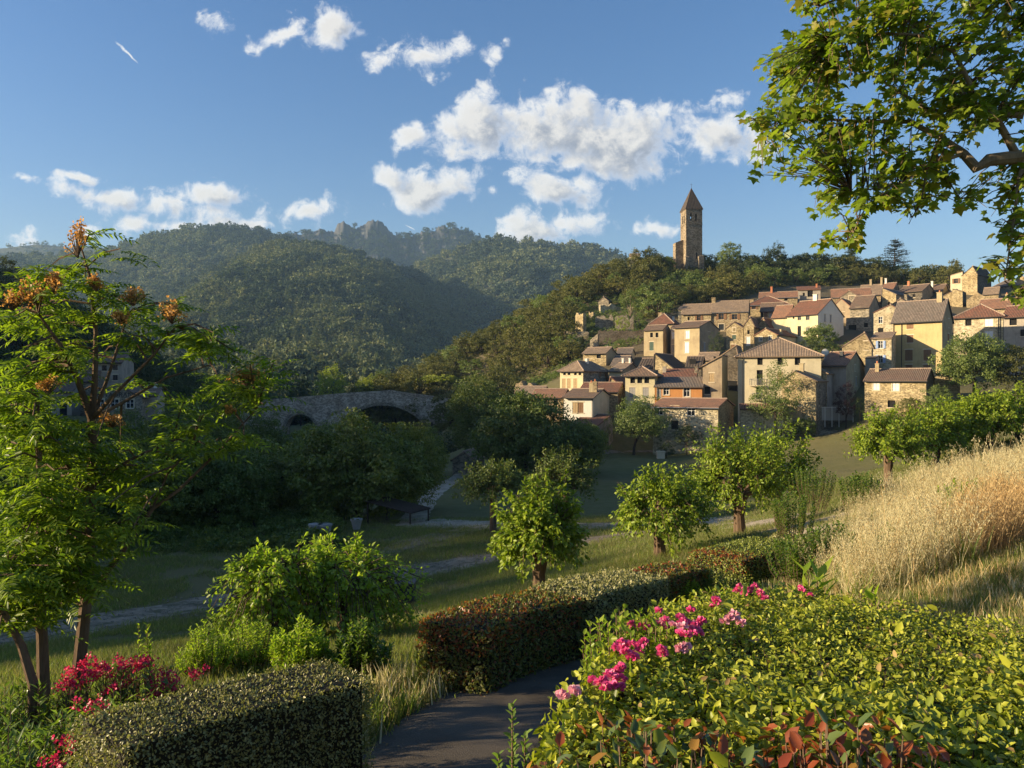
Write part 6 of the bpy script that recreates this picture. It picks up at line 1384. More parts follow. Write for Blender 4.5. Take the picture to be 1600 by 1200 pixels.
# --- clipped hedges
def hedge(label, spine, width, top, seed, lmat, leaf, dens, red=None, name='hedge', sag=.0, shape='ovate', core=(.03,.028,.015)):
    """spine: [(x, y)]; top: z of the top at each spine point"""
    r = np.random.default_rng(seed); e = empty(name, (spine[0][0], spine[0][1], G1(*spine[0]))); tag(e, label, 'hedge'); o = np.array(e.location)
    S = np.array(spine, float); T = np.array(top, float); seg = np.linalg.norm(np.diff(S, axis=0), axis=1); cum = np.concatenate([[0], np.cumsum(seg)]); L = cum[-1]
    def at(u):
        s = u*L; x = np.interp(s, cum, S[:, 0]); y = np.interp(s, cum, S[:, 1]); z = np.interp(s, cum, T)
        x2 = np.interp(np.minimum(s+.05, L), cum, S[:, 0]); y2 = np.interp(np.minimum(s+.05, L), cum, S[:, 1]); x1 = np.interp(np.maximum(s-.05, 0), cum, S[:, 0]); y1 = np.interp(np.maximum(s-.05, 0), cum, S[:, 1])
        t = np.stack([x2-x1, y2-y1], -1); t /= np.linalg.norm(t, axis=-1, keepdims=True); return x, y, z, t
    Hh = float(np.mean(T-np.array([G1(*p) for p in spine])))
    lb = LB(); tot = (L*width+2*L*Hh+2*width*Hh)
    for face in ('top', 'l', 'r', 'e0', 'e1'):
        A = {'top': L*width, 'l': L*Hh, 'r': L*Hh, 'e0': width*Hh, 'e1': width*Hh}[face]; n = int(A*dens*(1.0 if face != 'l' else .8))
        u = r.random(n); v = r.random(n)
        if face == 'top': uu, a, b = u, v*2-1, np.ones(n)
        elif face in 'lr': uu, a, b = u, np.full(n, -1. if face == 'r' else 1.), v
        else: uu, a, b = np.full(n, 0. if face == 'e0' else 1.), u*2-1, v
        x, y, z, t = at(uu); nx_, ny_ = -t[:, 1], t[:, 0]
        lump = 1+.10*fbm2(uu*L*1.3, b*2+a, seed, 3)
        edge = 1-.10*np.maximum(0, b-.85)/.15*(np.abs(a) > .0) if face != 'top' else 1
        dep = r.random(n)**2*.07
        ww = width/2*lump*edge-(dep if face in 'lr' else 0)
        gz = Gz(x, y); zz = gz-.05+(z-gz)*b*(1+.0*lump) - (dep if face == 'top' else 0)+ (.035*fbm2(x*2.2, y*2.2, seed+1, 4) if face == 'top' else 0) - (np.abs(a)**6*.05 if face == 'top' else 0)
        X_ = x+nx_*a*ww; Y_ = y+ny_*a*ww
        if face == 'e0': X_ -= t[:, 0]*(.06-dep); Y_ -= t[:, 1]*(.06-dep)
        if face == 'e1': X_ += t[:, 0]*(.06-dep); Y_ += t[:, 1]*(.06-dep)
        nrm = {'top': np.stack([0*x, 0*x, 0*x+1], -1), 'l': np.stack([nx_, ny_, 0*x+.15], -1), 'r': np.stack([-nx_, -ny_, 0*x+.15], -1), 'e0': np.stack([-t[:, 0], -t[:, 1], 0*x+.1], -1), 'e1': np.stack([t[:, 0], t[:, 1], 0*x+.1], -1)}[face]
        td = rnd_dir(n, r)+nrm*.45+np.array([0, 0, .25]); nn = nrm+rnd_dir(n, r)*.8
        pos = np.stack([X_, Y_, zz], -1)-o + nrm*np.where(r.random(n) < .035, r.random(n)*.075, 0)[:, None]
        mi = np.zeros(n, int)
        if red is not None:
            pr = red(uu, a, b, face, r.random(n), fbm2(x*1.2, y*1.2, seed+5, 3)); 
            for q in (0, 1):
                k = (pr == q); lb.leaves(pos[k], td[k], nn[k], leaf*r.uniform(.55, 1.2, int(k.sum())), shape, q)
        else: lb.leaves(pos, td, nn, leaf*r.uniform(.55, 1.2, n), shape)
    obj('foliage', lb.mesh('foliage', [M[lmat], M['lf_red']]), e)
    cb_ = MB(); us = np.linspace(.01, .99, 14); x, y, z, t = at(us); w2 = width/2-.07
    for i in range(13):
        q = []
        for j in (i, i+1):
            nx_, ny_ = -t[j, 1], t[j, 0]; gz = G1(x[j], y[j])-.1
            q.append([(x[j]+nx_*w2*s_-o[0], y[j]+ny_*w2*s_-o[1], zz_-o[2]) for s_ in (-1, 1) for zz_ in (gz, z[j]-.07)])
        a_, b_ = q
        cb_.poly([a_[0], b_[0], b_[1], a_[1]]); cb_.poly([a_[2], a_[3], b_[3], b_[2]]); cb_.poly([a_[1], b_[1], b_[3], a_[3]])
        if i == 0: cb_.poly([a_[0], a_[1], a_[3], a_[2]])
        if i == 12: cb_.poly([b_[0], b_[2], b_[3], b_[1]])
    cb_.build('twigs', M['twig'], e); return e  # solid dark core, painted shade behind the leaves
M['lf_shrubtop'] = m_leaf('yellow_green_hedge_leaves', (.13,.17,.025), (.30,.32,.07), (.08,.10,.02), .2, rough=.4)
M['twig'] = m_flat('hedge_core_shade', (.022,.020,.011), .95, .4, 30)  # near black of the hedge cores, standing in for shade between leaves
hedge('clipped box hedge with pale sunlit top at the lower left', [(-2.42,4.45),(-1.95,5.05),(-1.30,5.75)], .72, [CZ-2.0,CZ-2.04,CZ-2.12], 81, 'lf_box', .024, 5200)
hedge('clipped hedge with coppery red near end beside the path', [(-.62,7.85),(-.1,8.75),(.55,9.6)], .85, [CZ-2.45,CZ-2.5,CZ-2.62], 82, 'lf_pho', .042, 2600,
      red=lambda u, a, b, f, q, fb_: ((q < np.where(f == 'top', .46-.35*u, .28*(b > .6)+.05)+fb_*.4)).astype(int) if f == 'top' else ((q < (.35*(b > .65)+.04)*(1-.5*u))).astype(int))
M['lf_pale'] = m_leaf('pale_variegated_leaves', (.22,.21,.08), (.38,.35,.17), (.12,.13,.05), .22, rough=.4)
hedge('clipped hedge with pale variegated leaves continuing the coppery one', [(.62,9.65),(1.15,10.5),(1.95,11.6)], 1.0, [CZ-2.6,CZ-2.68,CZ-2.85], 83, 'lf_pale', .042, 2300)
hedge('low dark red leaved hedge past the pale variegated one', [(2.1,11.9),(2.6,12.6),(3.1,13.2)], .8, [CZ-2.92,CZ-3.0,CZ-3.1], 84, 'lf_pho', .05, 1500, red=lambda u, a, b, f, q, fb_: (q < .3).astype(int) if f == 'top' else (q < .12).astype(int))
hedge('clipped hedge with yellow green top and rusty end under the mulberries', [(3.85,14.2),(4.7,15.0),(5.6,15.9)], 1.2, [CZ-3.18,CZ-3.18,CZ-3.24], 85, 'lf_shrubtop', .042, 2000, red=lambda u, a, b, f, q, fb_: (q < np.clip(.8-2.4*u, 0, 1)).astype(int) if f == 'top' else (q < .25*(b > .7)*(u < .5)).astype(int))
hedge('short rounded hedge end behind the yellow green topped one', [(6.0,16.4),(6.6,17.4)], 1.0, [CZ-3.35,CZ-3.4], 86, 'lf_pale', .05, 1300)

# --- the broad evergreen hedge filling the lower right
HP = [(.06,1.5),(.08,2.2),(.16,2.75),(.42,3.4),(.72,4.05),(1.05,4.65),(1.5,4.95),(1.95,4.95),(2.35,4.65),(2.75,4.1),(3.3,3.6),(4.2,3.3),(4.2,1.5)]
e = empty('hedge', (1.5, 3.2, G1(1.5, 3.2))); tag(e, 'broad bright evergreen hedge filling the lower right corner', 'hedge'); o = np.array(e.location)
def htop(x, y): return CZ-1.12-.075*(y-2.2)+.05*fbm2(x*1.6, y*1.6, 31, 4)+.03*fbm2(x*6, y*6, 32, 3)
r = np.random.default_rng(90); lb = LB(); lr = LB()
n = 105000; x = r.uniform(0, 4.2, n); y = 1.5+3.6*r.random(n)**.9; k = inpoly(x, y, HP) & ((fbm2(x*7, y*7, 38, 3) > -.30) | (r.random(n) < .25)); x, y = x[k], y[k]; n = len(x)
dep = r.random(n)**1.3*.17+.03*np.maximum(0, fbm2(x*9, y*9, 37, 3)); pos = np.stack([x, y, htop(x, y)-dep], -1)-o
up = np.array([[0,0,1.]])+rnd_dir(n, r)*.75; td = rnd_dir(n, r)*np.array([1,1,.5])+np.array([0,0,.35])
sz = (.030+.014*fbm2(x*1.1, y*1.1, 33, 3))*r.uniform(.6, 1.25, n); sz = np.where(y < 2.9, sz*1.15, sz)
red = (fbm2(x*1.4, y*1.4, 35, 3)*.35+r.random(n)*.9 > np.where((y < 2.55) & (x < 1.3), .92, 1.2)) & (dep < .06)
lb.leaves(pos[~red], td[~red], up[~red], sz[~red], 'ovate', 0); lb.leaves(pos[red]+np.array([0,0,.03]), td[red], up[red], sz[red]*1.25, 'ovate', 1)
# big leaves standing out here and there
nb = 130; k = r.integers(0, n, nb); lb.leaves(pos[k]+np.array([0,0,.02]), td[k]+np.array([0,0,.3]), up[k], r.uniform(.05, .08, nb), 'ovate', 0)
# the side towards the path
m_ = 9000; t = r.random(m_)*5; hx = np.interp(t, range(6), [p[0] for p in HP[1:7]]); hy = np.interp(t, range(6), [p[1] for p in HP[1:7]]); v = r.random(m_)
gz = Gz(hx, hy); zt_ = htop(hx, hy); side = np.stack([hx-.03-.1*r.random(m_)*0+.05*r.random(m_), hy+.03, gz+(zt_-gz)*v], -1)-o
lb.leaves(side, rnd_dir(m_, r)+np.array([-.4,.3,.2]), np.array([[-.8,.5,.3]])+rnd_dir(m_, r)*.6, r.uniform(.025, .05, m_), 'ovate', 0)
kd = r.integers(0, n, 900); lb.leaves(pos[kd]+np.array([0,0,.012]), td[kd], up[kd], r.uniform(.02, .045, 900), 'ovate', 2)
obj('foliage', lb.mesh('foliage', [M['lf_hedge'], M['lf_red'], m_leaf('withered_leaves', (.22,.13,.05), (.36,.26,.10), None, .25)]), e)
tws = MB()
for q in r.integers(0, n, 420):
    a_ = Vector(pos[q])+Vector((0, 0, r.uniform(.0, .07))); tws.tube([a_-Vector((r.normal()*.04, r.normal()*.04, .2)), a_], [.0035, .002], 3, cap=False)
tws.build('shoots', M['bark'], e)
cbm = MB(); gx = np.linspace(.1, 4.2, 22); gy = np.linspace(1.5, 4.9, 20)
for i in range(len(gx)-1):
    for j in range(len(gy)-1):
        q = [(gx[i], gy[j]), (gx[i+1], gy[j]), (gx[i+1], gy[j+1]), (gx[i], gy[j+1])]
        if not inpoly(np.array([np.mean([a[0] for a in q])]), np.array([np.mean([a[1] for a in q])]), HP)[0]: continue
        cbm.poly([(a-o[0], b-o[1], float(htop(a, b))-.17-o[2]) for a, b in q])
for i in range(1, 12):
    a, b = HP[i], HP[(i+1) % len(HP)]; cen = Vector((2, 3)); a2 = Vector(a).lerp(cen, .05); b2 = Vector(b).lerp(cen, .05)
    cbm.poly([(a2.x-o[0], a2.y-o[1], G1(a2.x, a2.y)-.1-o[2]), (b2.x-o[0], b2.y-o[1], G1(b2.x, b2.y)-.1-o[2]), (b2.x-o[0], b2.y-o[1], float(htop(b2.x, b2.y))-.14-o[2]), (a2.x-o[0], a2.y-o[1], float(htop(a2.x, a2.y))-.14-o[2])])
cbm.build('twigs', M['twig'], e)  # dark inner shell that paints shade into the leaf gaps
# reddish large leaved shoots in the bottom edge of the view: photinia shrubs
def shoot_shrub(name, label, cx, cyy, zt_, rx, ry, nsh, leaf, seed, mats, redfrac=.5, shape='ovate', cat='shrub', hh=.5, nl=9, base_z=None, stemm='bark', spread=.5):
    z0 = G1(cx, cyy); e = empty(name, (cx, cyy, z0)); tag(e, label, cat); r = np.random.default_rng(seed); lb = LB(); tw = MB()
    if cat in ('bush', 'flowering shrub', 'seedling', 'rose bush'): nl = int(nl*1.8); leaf *= 1.3; nsh = int(nsh*1.25)
    for i in range(nsh):
        a = r.random()*6.28; q = r.random()**.5; x_, y_ = rx*q*math.cos(a), ry*q*math.sin(a); zt2 = zt_-z0-hh*.35*q*q+r.uniform(-.12, .08)*hh
        b0 = Vector((x_*spread, y_*spread, max(.0, zt2-hh*1.3))); b2 = Vector((x_, y_, zt2)); b1 = b0.lerp(b2, .5)+Vector((x_*.12, y_*.12, 0))
        tw.tube([b0, b1, b2], [.007, .005, .002], 4, cap=False)
        t = np.linspace(.25, 1, nl); az = np.arange(nl)*2.4+r.random()*6
        p = ((1-t)**2)[:, None]*np.array(b0)+(2*t*(1-t))[:, None]*np.array(b1)+(t**2)[:, None]*np.array(b2)
        td = np.stack([np.cos(az), np.sin(az), .35+.7*t], -1)+.2*r.normal(size=(nl, 3)); nn = np.stack([-np.cos(az)*.4, -np.sin(az)*.4, np.ones(nl)], -1)+.3*r.normal(size=(nl, 3))
        mi = 1 if r.random() < redfrac else 0
        half = nl//2 if mi else nl
        lb.leaves(p[:half], td[:half], nn[:half], leaf*r.uniform(.7, 1.1, half), shape, 0)
        if mi: lb.leaves(p[half:], td[half:], nn[half:], leaf*r.uniform(.6, 1.05, nl-half), shape, 1)
    obj('foliage', lb.mesh('foliage', [M[m_] for m_ in mats]), e); tw.build('stems', M[stemm], e); return e
M['lf_glossy'] = m_leaf('glossy_dark_leaves', (.07,.11,.025), (.13,.17,.04), (.2,.09,.03), .28, rough=.22, spec=.6)
shoot_shrub('photinia_shrub', 'glossy photinia with red young leaves at the bottom edge, right of the path', .42, 2.25, CZ-1.06, .38, .35, 120, .062, 91, ['lf_glossy', 'lf_red'], .5)
shoot_shrub('photinia_shrub', 'orange leaved photinia cluster at the bottom edge near the centre of the hedge', .98, 2.12, CZ-1.01, .38, .28, 110, .062, 92, ['lf_glossy', 'lf_red'], .6)
shoot_shrub('photinia_shrub', 'few large coppery leaves at the very bottom edge over the path', .02, 2.05, CZ-1.04, .07, .08, 5, .09, 93, ['lf_red', 'lf_red'], 1, hh=.35)
M['lf_twiggy'] = m_leaf('small_green_leaflets', (.10,.16,.03), (.17,.24,.05), None, .4)
shoot_shrub('wild_seedling', 'thin upright seedling with tiny paired leaves at the path edge', -.0, 2.55, CZ-1.10, .09, .09, 5, .026, 94, ['lf_twiggy', 'lf_twiggy'], 0, hh=.5, nl=30, cat='seedling')
shoot_shrub('rose_bush', 'rose bush with pink blooms nearest the path', .62, 3.75, CZ-1.17, .28, .5, 90, .035, 95, ['lf_shrub', 'lf_pho'], .1, cat='rose bush', nl=12)
shoot_shrub('rose_bush', 'rose bush with pink blooms at the middle of the hedge edge', 1.0, 4.5, CZ-1.36, .35, .35, 80, .035, 96, ['lf_shrub', 'lf_pho'], .1, cat='rose bush', nl=12)
shoot_shrub('rose_bush', 'rose bush with the farthest pink blooms at the top of the hedge', 1.5, 5.05, CZ-1.38, .35, .3, 70, .035, 97, ['lf_shrub', 'lf_pho'], .1, cat='rose bush', nl=12)
bushes = [o_ for o_ in bpy.data.objects if o_.name.startswith('rose_bush') and o_.type == 'EMPTY']
def rose(px, py, d, s, seed, pale=False):
    for dd in np.arange(2.4, 5.6, .02):
        q = P(px, py, dd)
        if inpoly(np.array([q.x]), np.array([q.y]), HP)[0] and q.z < float(htop(q.x, q.y)): d = dd-.10; break
    c = P(px, py, d); par = min(bushes, key=lambda b: (Vector((b.location.x, b.location.y, 0))-Vector((c.x, c.y, 0))).length); cc = np.array(c-par.location); r = np.random.default_rng(seed); lb = LB()
    for k in range(3):
        q = cc+r.normal(size=3)*np.array([.022, .022, .012])*(k > 0)*1.4; n = 30; dv = rnd_dir(n, r); dv[:, 2] = np.abs(dv[:, 2])*.8-.1
        lb.leaves(q+dv*s*.25, dv+rnd_dir(n, r)*.35, dv+np.array([0,0,.5])+rnd_dir(n, r)*.6, s*r.uniform(.45, .75, n), 'round', 0)
    m_ = M['pale_pink'] if pale else M['pink']
    b = obj('bloom', lb.mesh('bloom', [m_]), par); st = MB(); st.tube([cc-np.array([0,0,.25]), cc], [.003, .003], 4, cap=False); st.build('stem', M['lf_shrub'], b)
M['pale_pink'] = m_leaf('pale_rose_petals', (.80,.32,.40), (.85,.50,.54), None, .3, (1.1,1.1,1.05))
for i, (px, py, d) in enumerate([(1120,941,4.7),(1150,924,4.9),(1173,921,5.0),(992,982,4.1),(982,988,4.0),(1003,978,4.2),(1070,970,4.4),(1082,984,4.4),(1060,976,4.4),(1072,992,4.3),(1090,976,4.5),(985,1029,3.7),(972,1014,3.8),(1000,1011,3.9),(987,1008,3.9),(945,1075,3.35),(955,1058,3.45),(938,1068,3.3),(961,1052,3.5),(1035,1022,3.9),(1032,975,4.3),(1188,926,5.0)]):
    rose(px, py, d, .034, 900+i)
for i, (px, py, d) in enumerate([(1142,966,4.6),(1063,1014,4.0),(880,1090,3.0),(1052,978,4.4),(1152,970,4.6)]): rose(px, py, d, .036, 950+i, True)
rose(1253, 922, 5.1, .03, 970)
shoot_shrub('dock_plant', 'large upright pale green leaves on the far edge of the broad hedge', 1.95, 4.95, CZ-1.22, .1, .08, 5, .2, 98, ['lf_shrub', 'lf_shrub'], 0, cat='weed', nl=4, hh=.25, shape='lance')
shoot_shrub('dock_plant', 'second clump of big pale leaves right of the first on the hedge edge', 2.25, 4.7, CZ-1.3, .08, .08, 4, .16, 99, ['lf_shrub', 'lf_shrub'], 0, cat='weed', nl=4, hh=.2, shape='lance')

# --- left corner: crimson blossom shrub and leafy undergrowth
M['lf_under'] = m_leaf('underwood_leaves', (.07,.12,.02), (.15,.21,.035), None, .4, rough=.3, spec=.5)
def W2(px, d): return (px-800)/F*d
shoot_shrub('flowering_shrub', 'shrub with crimson blossom behind the clipped box hedge', W2(205,6.3), 6.3, P(200,1052,6.3).z, .75, .45, 110, .07, 110, ['lf_under', 'lf_pho'], .15, cat='flowering shrub', nl=11, shape='lance', hh=.9)
fl = [o_ for o_ in bpy.data.objects if o_.name.startswith('flowering_shrub')][0]
shoot_shrub('flowering_shrub', 'smaller crimson blossom shrub at the bottom left corner', W2(140,5.3), 5.3, P(140,1110,5.3).z, .35, .35, 60, .07, 111, ['lf_under', 'lf_pho'], .15, cat='flowering shrub', nl=11, shape='lance', hh=.9)
fl2 = [o_ for o_ in bpy.data.objects if o_.name.startswith('flowering_shrub') and o_ != fl and o_.type == 'EMPTY'][0]
def blossom(px, py, d, w, h, seed, par):
    c = np.array(P(px, py, d)-par.location); r = np.random.default_rng(seed); n = int(130*w*h*100)+60; nc = 12; cc = r.normal(size=(nc, 3))*np.array([w*.5, w*.4, h*.4]); k = r.integers(0, nc, n)
    p = c+cc[k]+r.normal(size=(n, 3))*.018; lb = LB(); lb.leaves(p, rnd_dir(n, r)+np.array([0,0,.4]), rnd_dir(n, r)+np.array([0,0,.6]), r.uniform(.014, .026, n), 'round')
    b = obj('blossom', lb.mesh('blossom', [M['crim']]), par); st = MB()
    for q in cc: st.tube([c-np.array([0, 0, .28]), c+q], [.004, .002], 3, cap=False)
    st.build('stalks', M['bark'], b)
for i, (px, py, d, w, h) in enumerate([(112,1060,6.2,.10,.10),(135,1045,6.2,.11,.10),(165,1048,6.3,.11,.10),(190,1040,6.3,.11,.10),(215,1042,6.4,.08,.08),(228,1032,6.4,.06,.06),(175,1075,6.2,.08,.06),(248,1062,6.4,.10,.10),(270,1062,6.4,.09,.08),(258,1082,6.3,.08,.06),(308,1050,6.6,.09,.06),(105,1072,6.1,.06,.06),(200,1066,6.3,.06,.05),(235,1088,6.2,.05,.05)]): blossom(px, py, d, w, h, 1000+i, fl)
for i, (px, py, d, w, h) in enumerate([(148,1108,5.3,.08,.09),(160,1120,5.3,.05,.05),(105,1160,5.0,.06,.06),(85,1193,4.8,.05,.05),(145,1172,5.0,.04,.04)]): blossom(px, py, d, w, h, 1040+i, fl2)
for i, (px, py, d, rx, n, lab) in enumerate([(30,1110,6.0,.55,110,'leafy green undergrowth filling the bottom left corner'),(95,1150,5.2,.45,90,'leafy green undergrowth in front of the crimson shrub'),(20,1180,5.0,.45,80,'dark leafy undergrowth lowest in the left corner'),(185,1140,5.0,.3,50,'shaded leafy plant against the end of the clipped box hedge')]):
    shoot_shrub('undergrowth_bush', lab, W2(px, d), d, P(px, py-25, d).z, rx, .5, n, .075, 120+i, ['lf_under', 'lf_under'], 0, cat='bush', nl=12, shape='lance', hh=1.0)
for i, (px, py, d, rx, n, lf, mt, lab) in enumerate([(320,1010,9.0,.35,60,.035,'lf_shrub','airy bright green sapling left of the centre left mulberry'),(390,1000,9.5,.5,100,.035,'lf_shrub','airy bright green bush in front of the centre left mulberry'),(470,1000,8.6,.35,70,.05,'lf_shrub','bright yellow green bush just behind the clipped box hedge'),(560,1010,8.6,.4,80,.05,'lf_under','low green bush at the right end behind the clipped box hedge'),
        (222,1000,7.2,.10,8,.04,'lf_shrub','single tall seedling rising through the crimson shrub'),(1240,800,17,.5,40,.06,'lf_under','tall green weed at the left edge of the dry grass'),(1250,870,13,.6,60,.06,'lf_under','green weeds between the hedge and the dry grass'),(1345,770,20,.6,40,.07,'lf_under','tall green weed standing in the dry grass'),(1300,850,13,.6,60,.05,'lf_under','leafy weed at the near foot of the dry grass'),(1420,850,12,.6,50,.05,'lf_under','leafy weed among the oats right of the middle'),(1520,780,15,.7,50,.05,'lf_shrub','paler weed high among the oats near the right edge'),(1270,760,22,.7,40,.06,'lf_under','green weed behind the left end of the oats'),(1040,925,12.4,.6,110,.045,'lf_shrub','light green weeds between the two clipped hedges'),(1110,925,13.0,.6,90,.04,'lf_under','grassy weeds in front of the yellow green topped hedge'),(1200,945,9.5,.6,80,.05,'lf_under','dark weeds right behind the rose bushes')]):
    shoot_shrub('wild_bush' if n > 20 else 'seedling', lab, W2(px, d), d, P(px, py-30, d).z, rx, rx*.8, n, lf, 130+i, [mt, mt], 0, cat='bush' if n > 20 else 'seedling', nl=16, hh=1.0 if i < 5 else .8)
# flowering spikes on the yellow green bush
# --- plane tree reaching in from the right
pe_base = (8.4, 9.5); pz = G1(*pe_base); e = empty('plane_tree', (*pe_base, pz)); tag(e, 'plane tree whose leafy boughs hang in from the upper right', 'plane tree'); inv = Vector(e.location)
mb = MB(); skel = []
BR = [[(1850,1000,9.5,.34),(1835,700,9.5,.30),(1815,450,9.6,.27),(1800,300,9.6,.25),(1790,120,9.6,.20),(1760,-120,9.6,.13),(1740,-300,9.6,.07)],
      [(1803,330,9.6,.15),(1720,250,9.5,.12),(1640,238,9.4,.095),(1590,245,9.3,.085),(1545,250,9.3,.078),(1525,262,9.3,.07),(1505,240,9.4,.055),(1470,215,9.6,.04),(1420,190,9.8,.03),(1350,190,10,.022),(1270,185,10.2,.014),(1190,205,10.3,.008)],
      [(1590,245,9.3,.05),(1560,190,9.2,.04),(1526,172,9.1,.036),(1515,130,9.1,.03),(1490,80,9.0,.025),(1440,55,9.0,.018),(1380,52,9.1,.014),(1300,70,9.3,.008)],
      [(1526,172,9.1,.028),(1490,128,9.3,.022),(1465,90,9.5,.016),(1400,10,9.8,.01)], [(1600,180,9.4,.05),(1540,175,9.6,.03),(1450,172,9.8,.022),(1360,115,10,.015),(1250,95,10.2,.008)],
      [(1505,240,9.4,.025),(1450,260,9.2,.018),(1400,290,9.1,.012),(1330,300,9.2,.007)], [(1450,260,9.2,.012),(1440,310,9.2,.008),(1420,350,9.2,.005)], [(1400,290,9.1,.010),(1350,330,9.2,.007),(1325,380,9.2,.004)],
      [(1600,245,9.3,.03),(1590,300,9.2,.02),(1580,370,9.2,.012),(1570,440,9.2,.006)], [(1470,215,9.6,.02),(1480,280,9.4,.012),(1500,310,9.3,.006)],
      [(1780,100,9.6,.10),(1650,10,9.4,.07),(1520,-30,9.3,.04),(1400,-40,9.4,.025),(1280,10,9.6,.012)], [(1770,0,9.6,.08),(1680,-150,9.2,.05),(1560,-220,9,.03)], [(1720,250,9.5,.05),(1700,330,9.3,.03),(1650,420,9.2,.015),(1620,480,9.2,.008)],
      [(1800,300,9.6,.1),(1900,200,9.8,.08),(2050,150,10.0,.04)], [(1790,120,9.6,.09),(1880,0,10.3,.06),(2000,-100,11,.03)]]
for br in BR:
    pts = [P(a, b, c) for (a, b, c, _) in br]; skel += sub(pts, 8)[5:]; mb.tube([p-inv for p in pts], [q[3] for q in br], 9)
mb.v = list(mb.v)
mb.tube([Vector((0, 0, -.4)), P(1850,1000,9.5)-inv], [.42, .34], 12)
mb.build('trunk', M['bark_pale'], e, smooth=True)
PZ = [([(1222,-60),(1600,-60),(1620,60),(1240,60),(1228,20)], 150), ([(1235,50),(1620,50),(1620,170),(1215,170),(1190,100)], 150), ([(1180,95),(1240,70),(1250,170),(1200,160)], 16), ([(1165,140),(1290,150),(1270,215),(1210,215),(1165,190)], 30),
      ([(1250,160),(1590,160),(1560,220),(1470,215),(1400,250),(1290,250),(1240,210)], 86), ([(1150,275),(1190,240),(1270,215),(1330,245),(1250,262),(1240,280),(1200,270)], 22), ([(1255,320),(1290,300),(1330,300),(1375,260),(1440,250),(1380,330),(1320,345)], 34), ([(1395,300),(1430,260),(1490,225),(1510,240),(1480,290),(1440,345),(1400,335)], 26),
      ([(1480,300),(1520,300),(1525,345),(1500,340)], 5), ([(1275,375),(1300,355),(1300,380),(1280,390)], 3), ([(1310,375),(1345,345),(1342,385),(1318,395)], 5), ([(1545,270),(1620,250),(1620,430),(1570,440),(1530,410),(1555,380),(1540,320)], 34), ([(1545,420),(1620,410),(1620,480),(1580,480),(1550,450)], 7), ([(1600,-100),(1900,-200),(2050,50),(1950,350),(1700,500),(1620,450)], 150), ([(1950,-150),(2500,-150),(2450,300),(1950,350)], 150), ([(1700,-600),(2200,-600),(2300,-150),(1700,-200)], 150), ([(1300,-300),(1700,-350),(1700,-60),(1250,-60)], 110)]
r = np.random.default_rng(77); lb = LB(); tw = MB()
for poly, n in PZ:
    xs_ = [q[0] for q in poly]; ys_ = [q[1] for q in poly]; c = 0
    while c < n*1.5:
        a, b = r.uniform(min(xs_), max(xs_)), r.uniform(min(ys_), max(ys_))
        if not inpoly(np.array([a]), np.array([b]), poly)[0]: continue
        c += 1; tip = P(a, b, r.uniform(8.6, 10.6)); root = nearest(skel, tip); L = (tip-root).length
        if L > 1.3: root = tip+(root-tip).normalized()*1.3
        mid = root.lerp(tip, .5)+Vector((0, 0, .07)); tw.tube([root-inv, mid-inv, tip-inv], [.010, .007, .003], 3, cap=False)
        nl = 8; t = r.uniform(.25, 1.05, nl); p0, p1, p2 = np.array(root-inv), np.array(mid-inv), np.array(tip-inv)
        p = ((1-t)**2)[:, None]*p0+(2*t*(1-t))[:, None]*p1+(t**2)[:, None]*p2; dv = rnd_dir(nl, r); p = p+dv*.05
        td = dv*np.array([1,1,.5])+np.array(tip-root)/max(L, .1)*.5; td[:, 2] -= .35; nn = np.array([[-.25,-.15,.8]])+rnd_dir(nl, r)*.6
        lb.leaves(p, td, nn, r.uniform(.065, .14, nl), 'palm')
obj('crown', lb.mesh('crown', [M['lf_plane']]), e); tw.build('twigs', M['bark'], e)

# --- tall dry oats on the right bank
def oat_tuft(seed, n=12, h=1.0, red=False):
    r = np.random.default_rng(seed); lb = LB(); V = []; Fq = []
    for i in range(n):
        bx, by = r.normal(size=2)*.10; a = r.random()*6.28; ln = r.uniform(.05, .35); hh = h*r.uniform(.65, 1.1); s = np.linspace(0, 1, 6)
        p = np.stack([bx+math.cos(a)*ln*s**2, by+math.sin(a)*ln*s**2, hh*(s-.10*ln*s**3)], -1); w = .0028*(1-.5*s)
        sd = np.array([-math.sin(a+.6), math.cos(a+.6), 0]); b0 = len(V)
        for k in range(6): V += [tuple(p[k]-sd*w[k]), tuple(p[k]+sd*w[k])]
        for k in range(5): Fq.append((b0+2*k, b0+2*k+1, b0+2*k+3, b0+2*k+2))
        m_ = 24; t = r.uniform(.55, 1.02, m_); q = np.stack([np.interp(t, s, p[:, j]) for j in range(3)], -1); dv = rnd_dir(m_, r)*np.array([1,1,.3]); q = q+dv*.06*(1.15-t)[:, None]*2
        td = dv*.5+np.array([0,0,-.8 if not red else .8]); lb.leaves(q, td, rnd_dir(m_, r), r.uniform(.022, .036, m_), 'lance')
        if i % 3 == 0:
            m2 = 3; lb.leaves(np.tile([bx, by, .1], (m2, 1))+np.stack([0*np.arange(m2), 0*np.arange(m2), .12*np.arange(m2)], -1), rnd_dir(m2, r)*.6+np.array([0,0,.7]), rnd_dir(m2, r), r.uniform(.2, .35, m2), 'blade')
    lb.add(np.array(V), [np.array(Fq)]); return lb.mesh('oat_tuft', [M['straw_red' if red else 'straw']])
SHAPES['blade'] = (np.array([(0,.012,0),(0,-.012,0),(.5,-.010,.05),(1,0,-.12),(.5,.010,.05)]), [(0,1,2,4),(4,2,3)])
OATS = [oat_tuft(300+i) for i in range(5)]; OATR = [oat_tuft(320+i, 14, .8, True) for i in range(2)]
